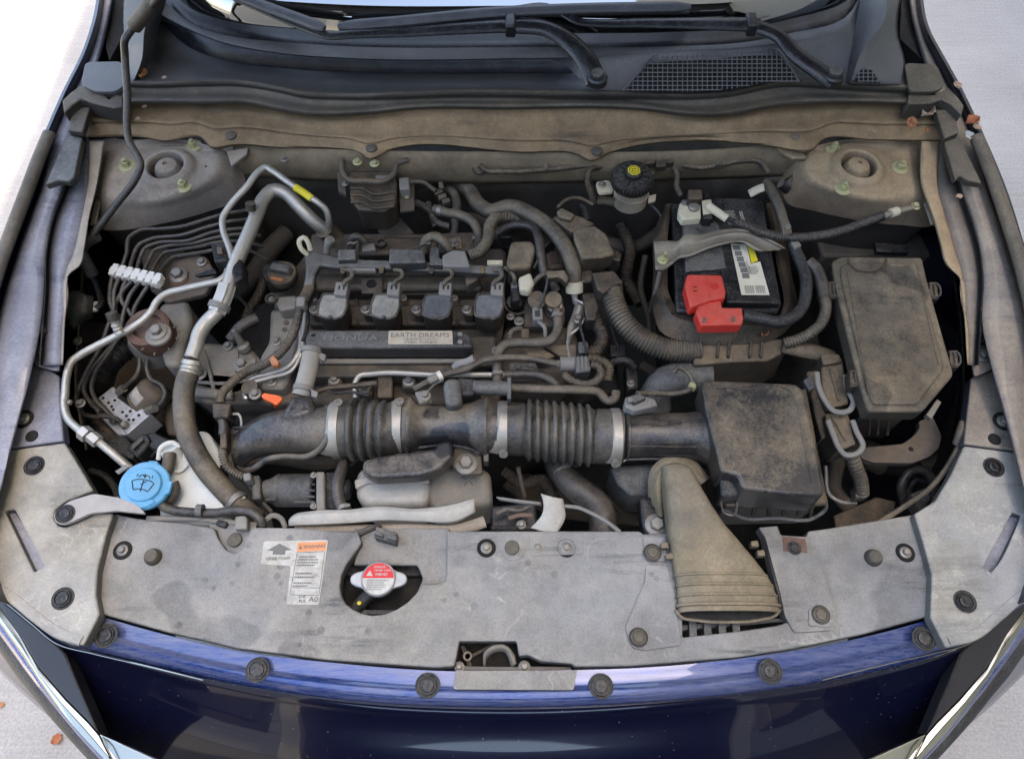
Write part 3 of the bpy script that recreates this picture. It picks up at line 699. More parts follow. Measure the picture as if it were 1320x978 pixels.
# ends of the shelf
for s in (0, 1):
    X = (lambda v: v) if not s else (lambda v: 1324 - v)
    pts = [(80, 130), (90, 120), (104, 110), (112, 113), (120, 119), (132, 120), (140, 128), (149, 122), (158, 124), (158, 137), (146, 139), (120, 133), (104, 127), (92, 136), (82, 146)]
    if s: pts = [(1243, 136), (1234, 124), (1222, 112), (1214, 118), (1204, 122), (1172, 120), (1170, 131), (1172, 134), (1200, 133), (1214, 128), (1226, 134), (1240, 148)]
    mbk = MB().prism(PP(pts, .955), .03)
    add_obj('seal_bracket', mbk, M['seal'], shelf, bevel=.002)
    w1 = [(94, 138), (116, 138), (106, 170), (87, 168)] if not s else [(1206, 141), (1230, 141), (1237, 171), (1218, 178)]
    w2 = [(86, 173), (106, 177), (96, 228), (88, 234), (75, 232), (58, 238)] if not s else [(1217, 182), (1236, 174), (1266, 236), (1247, 232), (1238, 226), (1232, 232)]
    add_obj('corner_cap', MB().prism(PP(w1, .941), .012), M['seal'], shelf, bevel=.002)
    add_obj('corner_cap', MB().prism(PP(w2, .929), .012), M['greyp'] if not s else M['seal'], shelf, bevel=.002)
    fp = [(110, 80), (157, 79), (160, 110), (149, 118), (122, 118), (104, 108)] if not s else [(1166, 81), (1208, 83), (1219, 110), (1206, 118), (1172, 118)]
    add_obj('end_plate', MB().prism(rounded(PP(fp, .965), .01), .006), M['cowl'] if not s else M['seal'], shelf, bevel=.001)
# folded corner trims between cowl and pillars
add_obj('corner_trim', MB().grid([catmull(PP(q), 14) for q in ([(1090, 106, .957), (1096, 70, .972), (1107, 10, .998), (1112, -20, 1.01)], [(1096, 106, .985), (1115, 60, .995), (1138, 30, 1.01), (1144, -20, 1.02)], [(1160, 109, .962), (1164, 78, .965), (1154, 48, .975), (1160, -20, 1.0)], [(1166, 110, .90), (1168, 80, .90), (1160, 48, .90), (1166, -20, .9)])]), M['cowl'], cowl, solid=.003, smooth=25)
add_obj('corner_trim', MB().grid([catmull(PP(q), 14) for q in ([(150, 112, .90), (160, 60, .90), (150, -20, .90)], [(165, 109, .957), (168, 70, .975), (160, 40, .985), (166, -20, 1.0)], [(171, 107, .960), (182, 80, .985), (186, 40, 1.0), (205, -20, 1.02)], [(178, 106, .956), (196, 70, .97), (206, 30, .985), (216, -5, .995)])]), M['cowl'], cowl, solid=.003, smooth=25)
# hinge pockets
for pts in ([(139, -20), (163, -20), (162, 40), (141, 78), (136, 60)], [(1163, -20), (1184, -20), (1184, 40), (1190, 78), (1160, 50)]):
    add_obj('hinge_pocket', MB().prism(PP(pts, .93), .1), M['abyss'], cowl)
# mesh grille: dark plate painting the shade of the well, plus a joined lattice (cells of about six pixels)
gp = [(803, 117), (842, 74), (920, 68), (996, 62), (1004, 66), (1032, 106), (999, 104), (944, 115), (888, 119)]
add_obj('grille_shade_plate', MB().prism(PP([(804, 116.5), (842, 75), (996, 63), (1034, 105), (999, 104), (944, 115), (888, 119)], .9775), .001), M['abyss'], cowl)
gr = MB(); 
def inpoly(x, y, pl):
    c = False
    for i in range(len(pl)):
        a, b = pl[i], pl[i - 1]
        if (a[1] > y) != (b[1] > y) and x < (b[0] - a[0]) * (y - a[1]) / (b[1] - a[1]) + a[0]: c = not c
    return c
def lattice(pl, x0, x1, y0, y1, z, sx, sy):
    runs = []
    x = x0
    while x < x1:
        ys_ = [y for y in [y0 + .5 * k for k in range(int((y1 - y0) * 2))] if inpoly(x, y, pl)]
        if len(ys_) > 3: runs.append(((x, ys_[0]), (x, ys_[-1])))
        x += sx
    y = y0
    while y < y1:
        xs_ = [q for q in [x0 + k for k in range(int(x1 - x0))] if inpoly(q, y, pl)]
        if len(xs_) > 3: runs.append(((xs_[0], y), (xs_[-1], y)))
        y += sy
    for a, b in runs:
        gr.sweep([P(a[0], a[1], z), P(b[0], b[1], z)], .0009, 4)
lattice(gp, 803, 1034, 60, 122, .983, 6.4, 5.6)
g2p = [(1098, 104), (1112, 86), (1124, 90), (1136, 108)]
lattice(g2p, 1095, 1140, 84, 110, 1.004, 6, 5.2)
add_obj('grille_shade_plate', MB().prism(PP([(1099, 104), (1112, 87), (1124, 91), (1135, 107)], 1.001), .002), M['abyss'], cowl)
add_obj('grille', gr, M['cowl'], cowl)['kind'] = 'stuff'
add_obj('grille_frame', hose([(p[0], p[1], .984) for p in [(803, 117), (822, 96), (842, 74), (920, 68), (990, 62), (1002, 64), (1016, 82), (1030, 104)]], 1.3, n=6), M['cowl'], cowl)
# wipers
def wiper(lab, arm, rod, blade, nut, zb):
    t = thing('wiper', lab, 'windshield wiper', P(nut[0], nut[1], .96))
    w = catmull(PP(arm), 50); k = pxm(700, 60, 1.0)
    rad = [(15.5 - 4.0 * min(1, i / 34)) * k for i in range(50)]
    add_obj('arm', MB().sweep(w, rad, 14, flat=.5), M['wiper'], t, bevel=0)
    add_obj('arm_hinge', MB().box(P(*rod[0]), (.016, .032, .022)), M['wiper'], t, bevel=.003)
    w = catmull(PP(rod), 40)
    rad = [(11.5 - 6.0 * min(1, i / 32)) * k for i in range(40)]
    add_obj('arm_rod', MB().sweep(w, rad, 12, flat=.55), M['wiper'], t)
    w = catmull(PP(blade), 40); rad = [8 * k * (.55 if i in (0, 39) else .85 if i in (1, 38) else 1) for i in range(40)]
    b = add_obj('blade', MB().sweep(w, rad, 10, flat=.7), M['wiperb'], t)
    add_obj('blade_rubber', MB().sweep([p + Vector((0, .002, -.012)) for p in w], .003, 6), M['rubberb'], b)
    c = P(nut[0], nut[1], nut[2])
    add_obj('pivot_cap', MB().lathe(c, [(.0001, 0), (.0165, 0), (.0165, .010), (.0140, .013), (.0001, .0135)], 26), M['wiper'], t)
    add_obj('pivot_nut', MB().lathe(c + Vector((0, 0, .013)), [(.0001, 0), (.0100, 0), (.0100, .005), (.0085, .007), (.0001, .0072)], 24), M['greyp'], t)
    return t
wt = wiper('black wiper whose curved arm pivots at the middle of the cowl', [(769, 106, .985), (757, 80, 1.0), (735, 55, 1.012), (706, 38, 1.02), (662, 33, 1.022)], [(658, 33, 1.024), (600, 36, 1.024), (520, 41, 1.022), (455, 44, 1.02), (424, 46, 1.018), (400, 38, 1.018), (340, 14, 1.02), (300, -4, 1.02)], [(418, 37, 1.026), (395, 28, 1.026), (340, 8, 1.026), (290, -12, 1.03), (200, -50, 1.04)], (769, 106, .985), 0)
wt = wiper('black wiper pivoting on the right, its long blade crossing the windshield middle', [(1072, 104, .985), (1052, 90, .995), (1025, 70, 1.005), (1005, 48, 1.015), (985, 38, 1.02), (968, 34, 1.022)], [(968, 32, 1.024), (900, 31, 1.022), (830, 30, 1.02), (765, 30, 1.02), (745, 28, 1.02), (725, 17, 1.022), (705, 9, 1.026), (665, 12, 1.028)], [(436, 34, 1.022), (500, 29, 1.028), (640, 16, 1.032), (760, 11, 1.03), (890, 9, 1.026)], (1072, 104, .985), 0)
# hood prop rod
prop = thing('prop_rod', 'dark metal rod propping the hood, standing bent at the left of the bay', 'prop rod', P(118, 302, .85))
add_obj('rod', hose([(119, 303, .862), (148, 266, .888), (178, 224, .92), (181, 216, .925), (166, 180, .945), (164, 120, .985), (161, 70, 1.02), (161, 52, 1.04), (170, 38, 1.05), (190, 14, 1.08), (214, -16, 1.12), (240, -60, 1.18)], 4.6, n=12), M['rubber'], prop)
add_obj('grip', hose([(173, 34, 1.055), (190, 13, 1.08), (206, -8, 1.10), (240, -60, 1.18)], 9.5, n=16), M['rubberd'], prop)
pv = thing('prop_rod_bracket', 'grey plastic sleeve and hook holding the foot of the prop rod', 'bracket', P(115, 330, .82))
add_obj('sleeve', hose([(124, 303, .858), (108, 314, .848), (103, 322, .842), (110, 338, .83), (119, 354, .81)], 8.6, n=14), M['greyp'], pv, bevel=0)
add_obj('hook', hose([(117, 352, .81), (127, 376, .79), (130, 392, .785), (124, 398, .785)], 4, n=10), M['black'], pv)
add_obj('grommet', MB().lathe(P(124, 396, .780), [(.0001, 0), (.009, 0), (.009, .004), (.006, .005), (.0001, .005)], 20), M['white'], pv)
add_obj('inner_flap', loft([[(84, 378, .80), (96, 374, .80), (112, 380, .80), (121, 382, .79)], [(83, 405, .79), (97, 400, .80), (110, 405, .795), (120, 404, .78)], [(84, 420, .77), (96, 426, .775), (108, 416, .77), (120, 410, .76)]], 20, 4), M['greyp'], pv, solid=.002)

# ================================================================ front covers
ZC = .803
clipm = MB().lathe((0, 0, 0), [(.0001, .0003), (.0118, .0003), (.0122, .0022), (.0112, .0032), (.0100, .0030), (.0096, .0012), (.0086, .0012), (.0083, .0034), (.0070, .0040), (.0030, .0036), (.0001, .0034)], 30)
well = MB().lathe((0, 0, 0), [(.0001, .0002), (.0138, .0002), (.0142, .0008), (.0150, .0008), (.0153, .0001)], 32)
protos = {}
def place(kind, mbm, mat, x, y, z, parent, name, rot=None, scale=None, label=None, raw=None):
    loc = raw if raw is not None else P(x, y, z)
    if kind not in protos:
        mm = MB(); org = world_loc(parent); mm.v = [v + org for v in mbm.v]; mm.f = mbm.f
        o = add_obj(name, mm, mat, parent); o.location = loc - org; protos[kind] = o
        if rot is not None: o.rotation_euler = rot
        if scale is not None: o.scale = (scale,) * 3
        return o
    o = inst(name, protos[kind], loc, parent, rot=rot if rot is not None else (0, 0, random.random() * 3), scale=scale if scale is not None else 1.0)
    return o
def clip(x, y, z, parent, s=1.0, mat='black', tilt=(0, 0, 0)):
    w_ = place('well' + mat, well, M['wellm'], x, y, z, parent, 'clip_seat', rot=tilt, scale=s)
    return place('clip' + mat, clipm, M[mat], x, y, z, parent, 'push_clip', rot=tilt, scale=s)
boltm = MB().lathe((0, 0, 0), [(.0001, 0), (.0095, 0), (.0095, .0012), (.0080, .0022), (.0001, .0024)], 24)
boltm.lathe((0, 0, .002), [(.0001, 0), (.0058, 0), (.0058, .0040), (.0048, .0052), (.0001, .0052)], 6)
def bolt(x, y, z, parent, s=1.0, mat='steel', rot=None):
    return place('bolt' + mat, boltm, M[mat], x, y, z, parent, 'bolt', scale=s, rot=rot)
boltholem = MB().lathe((0, 0, 0), [(.0001, .0002), (.0105, .0002), (.0115, .0010), (.0122, .0001)], 26)
def bolt_in_hole(x, y, z, parent, s=1.0):
    place('hole', boltholem, M['abyss'], x, y, z, parent, 'bolt_hole', scale=s * 1.05)
    return bolt(x, y, z + .0006, parent, s * .82)
studm = MB().lathe((0, 0, 0), [(.0001, 0), (.0115, 0), (.0112, .004), (.0092, .0090), (.0080, .0105), (.003, .0112), (.0001, .0105)], 28)
capm = MB().lathe((0, 0, 0), [(.0001, 0), (.0100, 0), (.0100, .0022), (.0088, .0035), (.0001, .0038)], 28)

M['wellm'] = mk('clip_recess', (.012, .012, .012), .5, dust=.12, dcol=GREYD, var=.3)
rc = thing('radiator_cover', 'wide grey dusty plastic radiator cover across the front of the bay', 'cover', P(660, 760, ZC - .02))
top = [(148, 662), (177, 668), (240, 674), (276, 680), (281, 694), (291, 708), (303, 713), (314, 707), (320, 690), (323, 679), (386, 680), (417, 683), (461, 684), (466, 699), (458, 711), (447, 726), (440, 741), (438, 755), (440, 768), (446, 778), (455, 785), (466, 790), (480, 793), (496, 791), (511, 785), (525, 776), (536, 765), (544, 752), (568, 752), (574, 748), (576, 740), (576, 684), (700, 684), (825, 684), (829, 688), (862, 686), (870, 720), (880, 790),
       (880, 821), (952, 813), (1000, 806), (1017, 801), (1008, 785), (1002, 760), (985, 690), (978, 679), (1003, 677), (1007, 689), (1040, 691), (1042, 684), (1065, 681), (1120, 672), (1177, 663),
       (1189, 700), (1199, 740), (1197, 794), (1112, 817), (1021, 836), (949, 847), (811, 858), (742, 859), (738, 855), (698, 852), (681, 844), (669, 845), (666, 826), (592, 826), (586, 858), (563, 860), (422, 850), (306, 835), (215, 814), (131, 791), (126, 765), (128, 735), (138, 692)]
add_obj('panel', MB().plate([PP(top, ZC)], .022), M['cover'], rc, bevel=.0028, seg=3, label='large grey dusty panel with water stains')
add_obj('lower_shelf', MB().plate([PP([(455, 680), (580, 680), (580, 762), (538, 762), (545, 745), (538, 728), (455, 728), (462, 705)], ZC - .014)], .012), M['cover'], rc, bevel=.003)
add_obj('lower_shelf', MB().plate([PP([(270, 676), (330, 676), (328, 720), (275, 720)], ZC - .010)], .010), M['cover'], rc)
# raised seats right of the middle
def raised(pts, z, name='raised_seat', th=.006, bev=.002, rad=.004, mat='cover', par=None):
    return add_obj(name, MB().plate([rounded(PP(pts, z), rad)], th), M[mat], par or rc, bevel=bev)
raised([(833, 727), (859, 728), (868, 762), (878, 831), (850, 835), (828, 838), (812, 830), (806, 808), (831, 750)], ZC + .0035)
raised([(828, 690), (858, 690), (860, 723), (833, 723)], ZC + .003)
raised([(986, 690), (1006, 692), (1040, 714), (1054, 714), (1064, 750), (1081, 799), (1073, 812), (1024, 815), (1012, 794), (1006, 765)], ZC + .0035)
raised([(1043, 784), (1066, 780), (1076, 800), (1068, 808), (1042, 806)], ZC + .0055, 'clip_pad', th=.004, bev=.001)
raised([(808, 812), (818, 804), (834, 808), (840, 826), (834, 836), (816, 835)], ZC + .0050, 'clip_pad', th=.004, bev=.001)
raised([(645, 690), (677, 690), (676, 712), (668, 722), (654, 722), (646, 712)], ZC + .0015, 'clip_pad', th=.003, bev=.001)
raised([(578, 686), (642, 686), (642, 690), (580, 712)], ZC + .001, 'clip_pad', th=.002, bev=.001)
raised([(682, 687), (750, 687), (752, 714), (684, 716)], ZC + .0016, 'clip_pad', th=.003, bev=.001)
# long low ribs pressed into the panel
for pts in ([(152, 700), (142, 735), (140, 775), (200, 798), (300, 818), (420, 834), (560, 843)], [(760, 844), (860, 841), (960, 830), (1090, 806), (1180, 780), (1186, 740)]):
    add_obj('pressed_rib', hose([(p[0], p[1], ZC - .001) for p in pts], 2.6, n=8, flat=.45), M['cover'], rc)
for (x, y) in ((303, 696), (660, 706)): place('cap', capm, M['seal'], x, y, ZC - .009 if x < 400 else ZC + .001, rc, 'push_pin')
for (x, y) in ((158, 709), (627, 706), (730, 706), (1167, 712)): bolt_in_hole(x, y, ZC + .0008, rc)
bolt(693, 706, ZC + .0016, rc, .62)
for (x, y) in ((198, 718), (1125, 719)): place('stud', studm, M['seal'], x, y, ZC, rc, 'rubber_stop')
for (x, y) in ((841, 712), (823, 821), (1058, 792)): clip(x, y, ZC + .0055, rc, .8, 'seal')
add_obj('rusty_patch', MB().plate([PP([(1009, 692), (1038, 694), (1041, 712), (1010, 710)], ZC + .0042)], .002), M['rust'], rc)
clip(1024, 706, ZC + .0045, rc, .62)
# slats in the opening below the snorkel
for x in (888, 907, 926, 944):
    add_obj('slat', MB().plate([PP([(x, 792), (x + 9, 792), (x + 11, 824), (x + 1, 824)], ZC - .012)], .02), M['greyp'], rc, bevel=.001)
add_obj('slat_rail', MB().plate([PP([(872, 806), (1015, 796), (1015, 799), (872, 812)], ZC - .020)], .01), M['greyp'], rc)
# latch pocket at the front edge
add_obj('latch_pocket', MB().plate([rounded(PP([(588, 862), (600, 864), (738, 864), (744, 862), (740, 889), (584, 888)], ZC + .001), .004)], .02), M['cover'], rc, bevel=.003)
lt = thing('hood_latch', 'small dusty metal hood latch hook in the pocket at the front edge', 'latch', P(645, 850, .76))
add_obj('backplate', MB().prism(PP([(588, 822), (745, 822), (745, 870), (588, 870)], .745), .01), M['abyss'], lt)
add_obj('hook', loft([[(626, 856, .785), (627, 840, .795), (636, 834, .80), (650, 833, .80), (660, 842, .795), (664, 856, .79)], [(626, 860, .77), (630, 846, .785), (640, 840, .79), (650, 840, .79), (656, 850, .785), (658, 860, .78)]], 24, 2), M['cast'], lt, solid=.003)
add_obj('striker', hose([(594, 861, .783), (620, 862, .783), (700, 862, .783), (736, 862, .78)], 3.4, n=8), M['steel'], lt)
add_obj('brace', hose([(596, 832, .76), (602, 846, .76), (606, 860, .765)], 3, n=8), M['castd'], lt)
add_obj('brace', hose([(606, 846, .76), (622, 838, .76), (640, 828, .76)], 2.4, n=8), M['castd'], lt)
add_obj('eyelet', MB().lathe(P(603, 846, .765), [(.006, 0), (.006, .006), (.0035, .006), (.0035, 0)], 18), M['cast'], lt)
bolt(592, 859, .785, lt, .7); bolt(676, 859, .785, lt, .8)
# clip lying on the shelf of the cap recess
bc = MB()
bc.prism(PP([(485, 678), (512, 686), (510, 700), (482, 692)], ZC + .006), .02)
bc.prism(PP([(482, 683), (494, 687), (494, 692), (481, 688)], ZC + .012), .01)
bc.prism(PP([(500, 688), (513, 690), (511, 697), (498, 694)], ZC + .012), .01)
add_obj('retainer', bc, M['greyp'], rc, bevel=.0015)
# --- corner covers
def corner(lab, up, low, slot, clips, bolts, holes, mat):
    t = thing('corner_cover', lab, 'corner cover', P(low[0][0], low[0][1], .79))
    def zz(pts, base): return [P(p[0], p[1], base) for p in pts]
    add_obj('upper_panel', MB().plate([zz(up, .822)], .02), M['navyd'] if up[0][0] < 600 else M['navydr'], t, bevel=.003, seg=3)
    add_obj('lower_panel', MB().plate([zz(low, .8185), zz(slot, .8185)], .02), M[mat], t, bevel=.003, seg=3)
    add_obj('slot_floor', MB().plate([zz([(sum(p[0] for p in slot) / 4 + (p[0] - sum(q[0] for q in slot) / 4) * 1.5, sum(p[1] for p in slot) / 4 + (p[1] - sum(q[1] for q in slot) / 4) * 1.2) for p in slot], .806)], .004), M['navyd'], t)
    for (x, y) in clips: clip(x, y, .8188, t, .95, 'black')
    for (x, y) in bolts: bolt_in_hole(x, y, .8228, t, 1.15)
    for (x, y) in holes: add_obj('hole', MB().lathe(P(x, y, .8222), [(.0001, .0003), (.0075, .0003), (.0082, .0012), (.009, .0001)], 24), M['abyss'], t)
    return t
lcov = corner('grey corner cover at the left end of the radiator cover, under the pale bracket arm',
       [(-70, 470), (20, 462), (40, 469), (66, 477), (76, 484), (78, 530), (82, 568), (0, 579), (-70, 588)],
       [(-70, 590), (0, 581), (83, 570), (105, 606), (120, 632), (104, 638), (84, 646), (70, 656), (68, 668), (74, 677), (84, 679), (98, 673), (122, 661), (146, 661), (136, 690), (125, 735), (123, 765), (128, 792), (107, 832), (78, 824), (45, 800), (14, 775), (-20, 756), (-70, 740)],
       [(5, 658), (18, 656), (57, 730), (43, 737)], [(44, 600), (81, 771)], [(30, 540)], [(41, 562)], 'cornercover')
rcov = corner('tan dusty corner cover at the right end of the radiator cover',
       [(1252, 486), (1283, 476), (1320, 470), (1390, 470), (1390, 592), (1320, 582), (1243, 572), (1245, 549)],
       [(1243, 574), (1320, 584), (1390, 594), (1390, 740), (1320, 774), (1291, 798), (1250, 828), (1220, 835), (1200, 795), (1202, 740), (1191, 700), (1179, 662), (1206, 645), (1226, 612)],
       [(1306, 660), (1320, 665), (1284, 740), (1268, 731)], [(1281, 602), (1244, 775)], [(1293, 543)], [(1282, 566)], 'cornercover')
for t, pts in ((lcov, [(-20, 752), (16, 770), (46, 794), (78, 816), (106, 825)]), (rcov, [(1222, 826), (1250, 820), (1288, 792), (1316, 768), (1350, 750)])):
    add_obj('rolled_edge', hose([(p[0], p[1], .817) for p in pts], 7, n=10, flat=.5), M['cornercover'], t)
for t, pts in ((lcov, [(-8, 640), (8, 690), (34, 738), (66, 760), (96, 790)]), (rcov, [(1330, 640), (1312, 690), (1292, 730), (1262, 760), (1226, 786)])):
    add_obj('pressed_rib', hose([(p[0] , p[1], .8170) for p in pts], 5, n=10, flat=.35), M['cornercover'], t)
for (x, y) in ((136, 819), (332, 863), (551, 883), (775, 884), (993, 865), (1191, 823)):
    z = .800 if 140 < x < 1180 else .799
    clip(x, y, z, car, 1.0, 'black')
# fender bracket feet with stops
for (x, y, s) in ((57, 455, 1), (1266, 458, -1)):
    p_ = [(44, 440), (50, 428), (64, 428), (72, 436), (77, 478), (62, 476), (44, 470), (40, 458)] if s > 0 else [(1251, 430), (1258, 424), (1277, 430), (1283, 474), (1256, 486), (1253, 470), (1252, 450)]
    add_obj('stop_bracket', MB().plate([rounded(PP(p_, .838), .006)], .004), M['navyd'] if s > 0 else M['navydr'], car, bevel=.001)
    bolt(x, y, .8385, car, 1.35)
    sx, sy = (60, 436) if s > 0 else (1262, 438)
    add_obj('rubber_stop', MB().lathe(P(sx, sy, .838), [(.0001, 0), (.0105, 0), (.0105, .012), (.0095, .013), (.0098, .016), (.0098, .024), (.008, .027), (.0001, .0272)], 24), M['rubber'], car)
# ================================================================ shared small builders
def H(label, cat, pts, r, mat, name='hose', group=None, **k):
    """one hose, pipe or cable as a thing of its own"""
    return single(name, label, cat, hose(pts, r, **k), M[mat], group)
def box_part(name, pts, z, drop, mat, par, bevel=.003, rad=0.0, scale=1.0, shift=(0, 0, 0), seg=2, label=None):
    t = PP(pts, z)
    if rad: t = rounded(t, rad)
    return add_obj(name, MB().prism(t, drop, scale, shift), M[mat], par, bevel=bevel, seg=seg, label=label)
def ring(pts, z, r, mat, par, name='clamp', n=8):
    return add_obj(name, hose([(p[0], p[1], z) for p in pts], r, n=n), M[mat], par)
def print_rows(par, o, ux, uy, w, h, rows, mat, name='print', seed=1, thick=.45):
    """small unreadable print as rows of short dashes"""
    rnd = random.Random(seed); mb = MB(); ux = Vector(ux).normalized(); uy = Vector(uy).normalized(); o = Vector(o)
    nz = ux.cross(uy).normalized()
    for i in range(rows):
        y = h * (i + .5) / rows; x = 0
        end = w * rnd.uniform(.7, 1)
        while x < end:
            l = rnd.uniform(.02, .09) * w; l = min(l, end - x)
            a = o + ux * x + uy * (y - h / rows * thick / 2) + nz * .0003
            mb.add([a, a + ux * l, a + ux * l + uy * (h / rows * thick), a + uy * (h / rows * thick)], [(0, 1, 2, 3)])
            x += l + w * .018
    return add_obj(name, mb, M[mat], par, recalc=False)
def vx(a, b): return (b - a).normalized()

# ================================================================ battery
bat = thing('battery', 'black car battery with a pale printed label under a metal hold-down strap', 'battery', P(935, 340, .66))
box_part('case', [(866, 262), (984, 258), (1008, 391), (1003, 402), (872, 402)], .843, .18, 'black', bat, .004)
lid = box_part('lid', [(915, 254), (977, 256), (984, 266), (1007, 391), (937, 390), (926, 330)], .857, .018, 'blackd' if 0 else 'black', bat, .003)
box_part('centre_cover', [(880, 284), (921, 284), (927, 290), (936, 346), (884, 350)], .8575, .015, 'greyp', bat, .0015)
box_part('centre_cover', [(882, 353), (934, 348), (936, 386), (884, 396)], .8505, .010, 'black', bat, .0015)
for (x, y) in ((905, 291), (913, 328)):
    add_obj('vent_plug', MB().lathe(P(x, y, .8578), [(.0001, 0), (.0118, 0), (.0118, .0008), (.011, .0008), (.0108, 0.0002), (.0001, .0002)], 26), M['greyp'], bat)
for (x, y) in ((884, 287), (917, 286), (891, 351), (926, 351)):
    add_obj('notch', MB().lathe(P(x, y, .858), [(.0001, .0003), (.0028, .0003), (.0028, .0008), (.0001, .0008)], 12), M['abyss'], bat)
lb = box_part('label_sheet', [(942, 314), (962, 315), (968, 340), (980, 337), (992, 380), (956, 380)], .8580, .0012, 'labelt', bat, 0)
yb = box_part('label_band', [(963, 315), (970, 316), (977, 336), (969, 339)], .8581, .001, 'yellow', bat, 0)
e0, e1 = P(944, 316, .8594), P(955, 377, .8594); dn = vx(e0, e1); rt = Vector((dn.y * -1, dn.x, 0)) * 1; rt = Vector((1, 0, 0)) * .98 + Vector((0, -.18, 0))
for k in range(6):
    c = P(949.5 + k * 2.35, 319.5 + k * 7.2, .8582)
    sq = MB().add([c + Vector((x * .0055, y * .0048, 0)) for x, y in ((-1, -1), (1, -1), (1, 1), (-1, 1))], [(0, 1, 2, 3)])
    add_obj('pictogram', sq, M['inkg'], lb)
print_rows(lb, P(966, 354, .8582), (1, .03, 0), (-.05, 1, 0), .016, .016, 8, 'inkg', seed=4)
bars = MB()
for k in range(26):
    if k in (12, 13): continue
    x = 961 + k * 1.02; w = (.35, .7, .5)[k % 3]
    bars.add([P(x, 378, .8582), P(x + w, 378, .8582), P(x + w - 2, 368, .8582), P(x - 2, 368, .8582)], [(0, 1, 2, 3)])
add_obj('barcode', bars, M['inkg'], lb, recalc=False)
print_rows(lb, P(955, 338, .8583), (.22, -1, 0), (1, .2, 0), .026, .010, 3, 'inkg', seed=9)
add_obj('top_label', MB().prism(PP([(932, 258), (960, 259), (970, 292), (941, 292)], .8577), .0008), M['rubberb'], bat)
print_rows(bat, P(939, 290, .8580), (1, 0, 0), (-.12, 1, 0), .019, .030, 11, 'label', name='fine_print', seed=11)
print_rows(bat, P(962, 288, .8584), (-.12, 1, 0), (-1, -.1, 0), .03, .006, 2, 'label', name='fine_print', seed=12, thick=.7)
stretch_text('+', bat, 'plus_mark', M['inkg'], P(877, 393, .8436), (1, 0, 0), (0, 1, 0), .006, .006)
# insulating sleeve round the battery
rim = [(858, 263), (843, 301), (842, 350), (843, 406), (852, 428), (878, 440), (940, 444), (1004, 434), (1026, 410), (1020, 350), (1004, 262)]
rin = [(867, 262), (861, 301), (861, 345), (863, 380), (873, 397), (894, 404), (940, 406), (1006, 405), (1010, 392), (1003, 350), (988, 262)]
slv = MB().grid([catmull(PP(rin, .78), 60), catmull(PP(rin, .832), 60), catmull(PP([((a[0] * .7 + b[0] * .3), (a[1] * .7 + b[1] * .3)) for a, b in zip(rin, rim)], .838), 60), catmull(PP(rim, .815), 60), catmull(PP([(p[0], p[1] + 4) for p in rim], .78), 60), catmull(PP([(p[0], p[1] + 4) for p in rim], .5), 60)])
single('battery_sleeve', 'soft black sleeve wrapped around the sides of the battery', 'sleeve', slv, M['blackd'], solid=.002)
strap = thing('hold_down_strap', 'pressed metal strap holding the battery down, with a bolt at its left end', 'strap', P(925, 320, .86))
ups = [(843, 312, .858), (862, 311, .858), (874, 311, .859), (881, 304, .868), (902, 303, .871), (928, 297, .876), (955, 295, .878), (975, 299, .876), (995, 309, .872), (1012, 320, .866)]
los = [(845, 347, .858), (856, 347, .858), (866, 341, .859), (874, 334, .867), (888, 331, .869), (908, 322, .873), (935, 314, .876), (957, 312, .876), (975, 322, .872), (1003, 323, .866)]
md = lambda t, dz: [(a[0] + (b[0] - a[0]) * t, a[1] + (b[1] - a[1]) * t, a[2] + (b[2] - a[2]) * t + dz) for a, b in zip(ups, los)]
add_obj('band', loft([md(-.02, -.004), md(0, .002), md(.10, .003), md(.25, -.002), md(.75, -.002), md(.9, .003), md(1, .002), md(1.02, -.005)], 60, 2), M['strapm'], strap, solid=.0015)
bolt(854, 335, .859, strap, .9, 'zinc')
add_obj('threaded_rod', MB().lathe(P(856, 332, .864), [(.0001, 0), (.0026, 0), (.0026, .012), (.0001, .0125)], 12), M['zinc'], strap)
add_obj('hook_rod', hose([(851, 349, .85), (846, 370, .83), (837, 402, .78)], 3, n=8), M['castd'], strap)
# negative terminal
neg = thing('battery_terminal', 'grey clamp and black sensor connector at the rear corner of the battery', 'terminal', P(893, 270, .85))
box_part('clamp', [(876, 262), (886, 256), (904, 259), (904, 281), (880, 283), (875, 275)], .872, .016, 'ivory', neg, .002)
box_part('green_seat', [(877, 272), (906, 272), (904, 284), (882, 284)], .858, .006, 'zinc', neg, .001)
add_obj('post', MB().lathe(P(894, 268, .872), [(.0001, 0), (.009, 0), (.0085, .004), (.0065, .006), (.0001, .0065)], 22), M['steel'], neg)
box_part('sensor', [(887, 244), (905, 244), (906, 256), (888, 257)], .888, .02, 'blackd', neg, .002)
box_part('sensor', [(906, 247), (914, 247), (919, 282), (907, 281)], .878, .02, 'black', neg, .002)
box_part('plate', [(905, 258), (917, 257), (920, 274), (907, 276)], .880, .004, 'ivory', neg, .001)
bolt(883, 262, .872, neg, .7)
gc = thing('ground_cable', 'ribbed black ground cable curving from battery to the right strut tower', 'cable', P(1000, 300, .88))
add_obj('lug', hose([(913, 265, .885), (924, 273, .885), (937, 282, .882)], 5.2, n=12), M['ivory'], gc)
add_obj('core', hose([(935, 280, .882), (945, 285, .882), (952, 287, .882)], 3.2, n=8), M['black'], gc)
add_obj('conduit', hose([(947, 286, .882), (960, 291, .88), (985, 301, .878), (1015, 306, .876), (1050, 305, .872), (1085, 298, .87), (1110, 289, .87), (1137, 279, .872)], 6.6, n=14, rib=.0042, amp=.14), M['rubber'], gc)
add_obj('lug', hose([(1138, 279, .872), (1150, 274, .874), (1166, 270, .874), (1180, 266, .874)], 4.2, n=10, flat=.7), M['strapm'], gc)
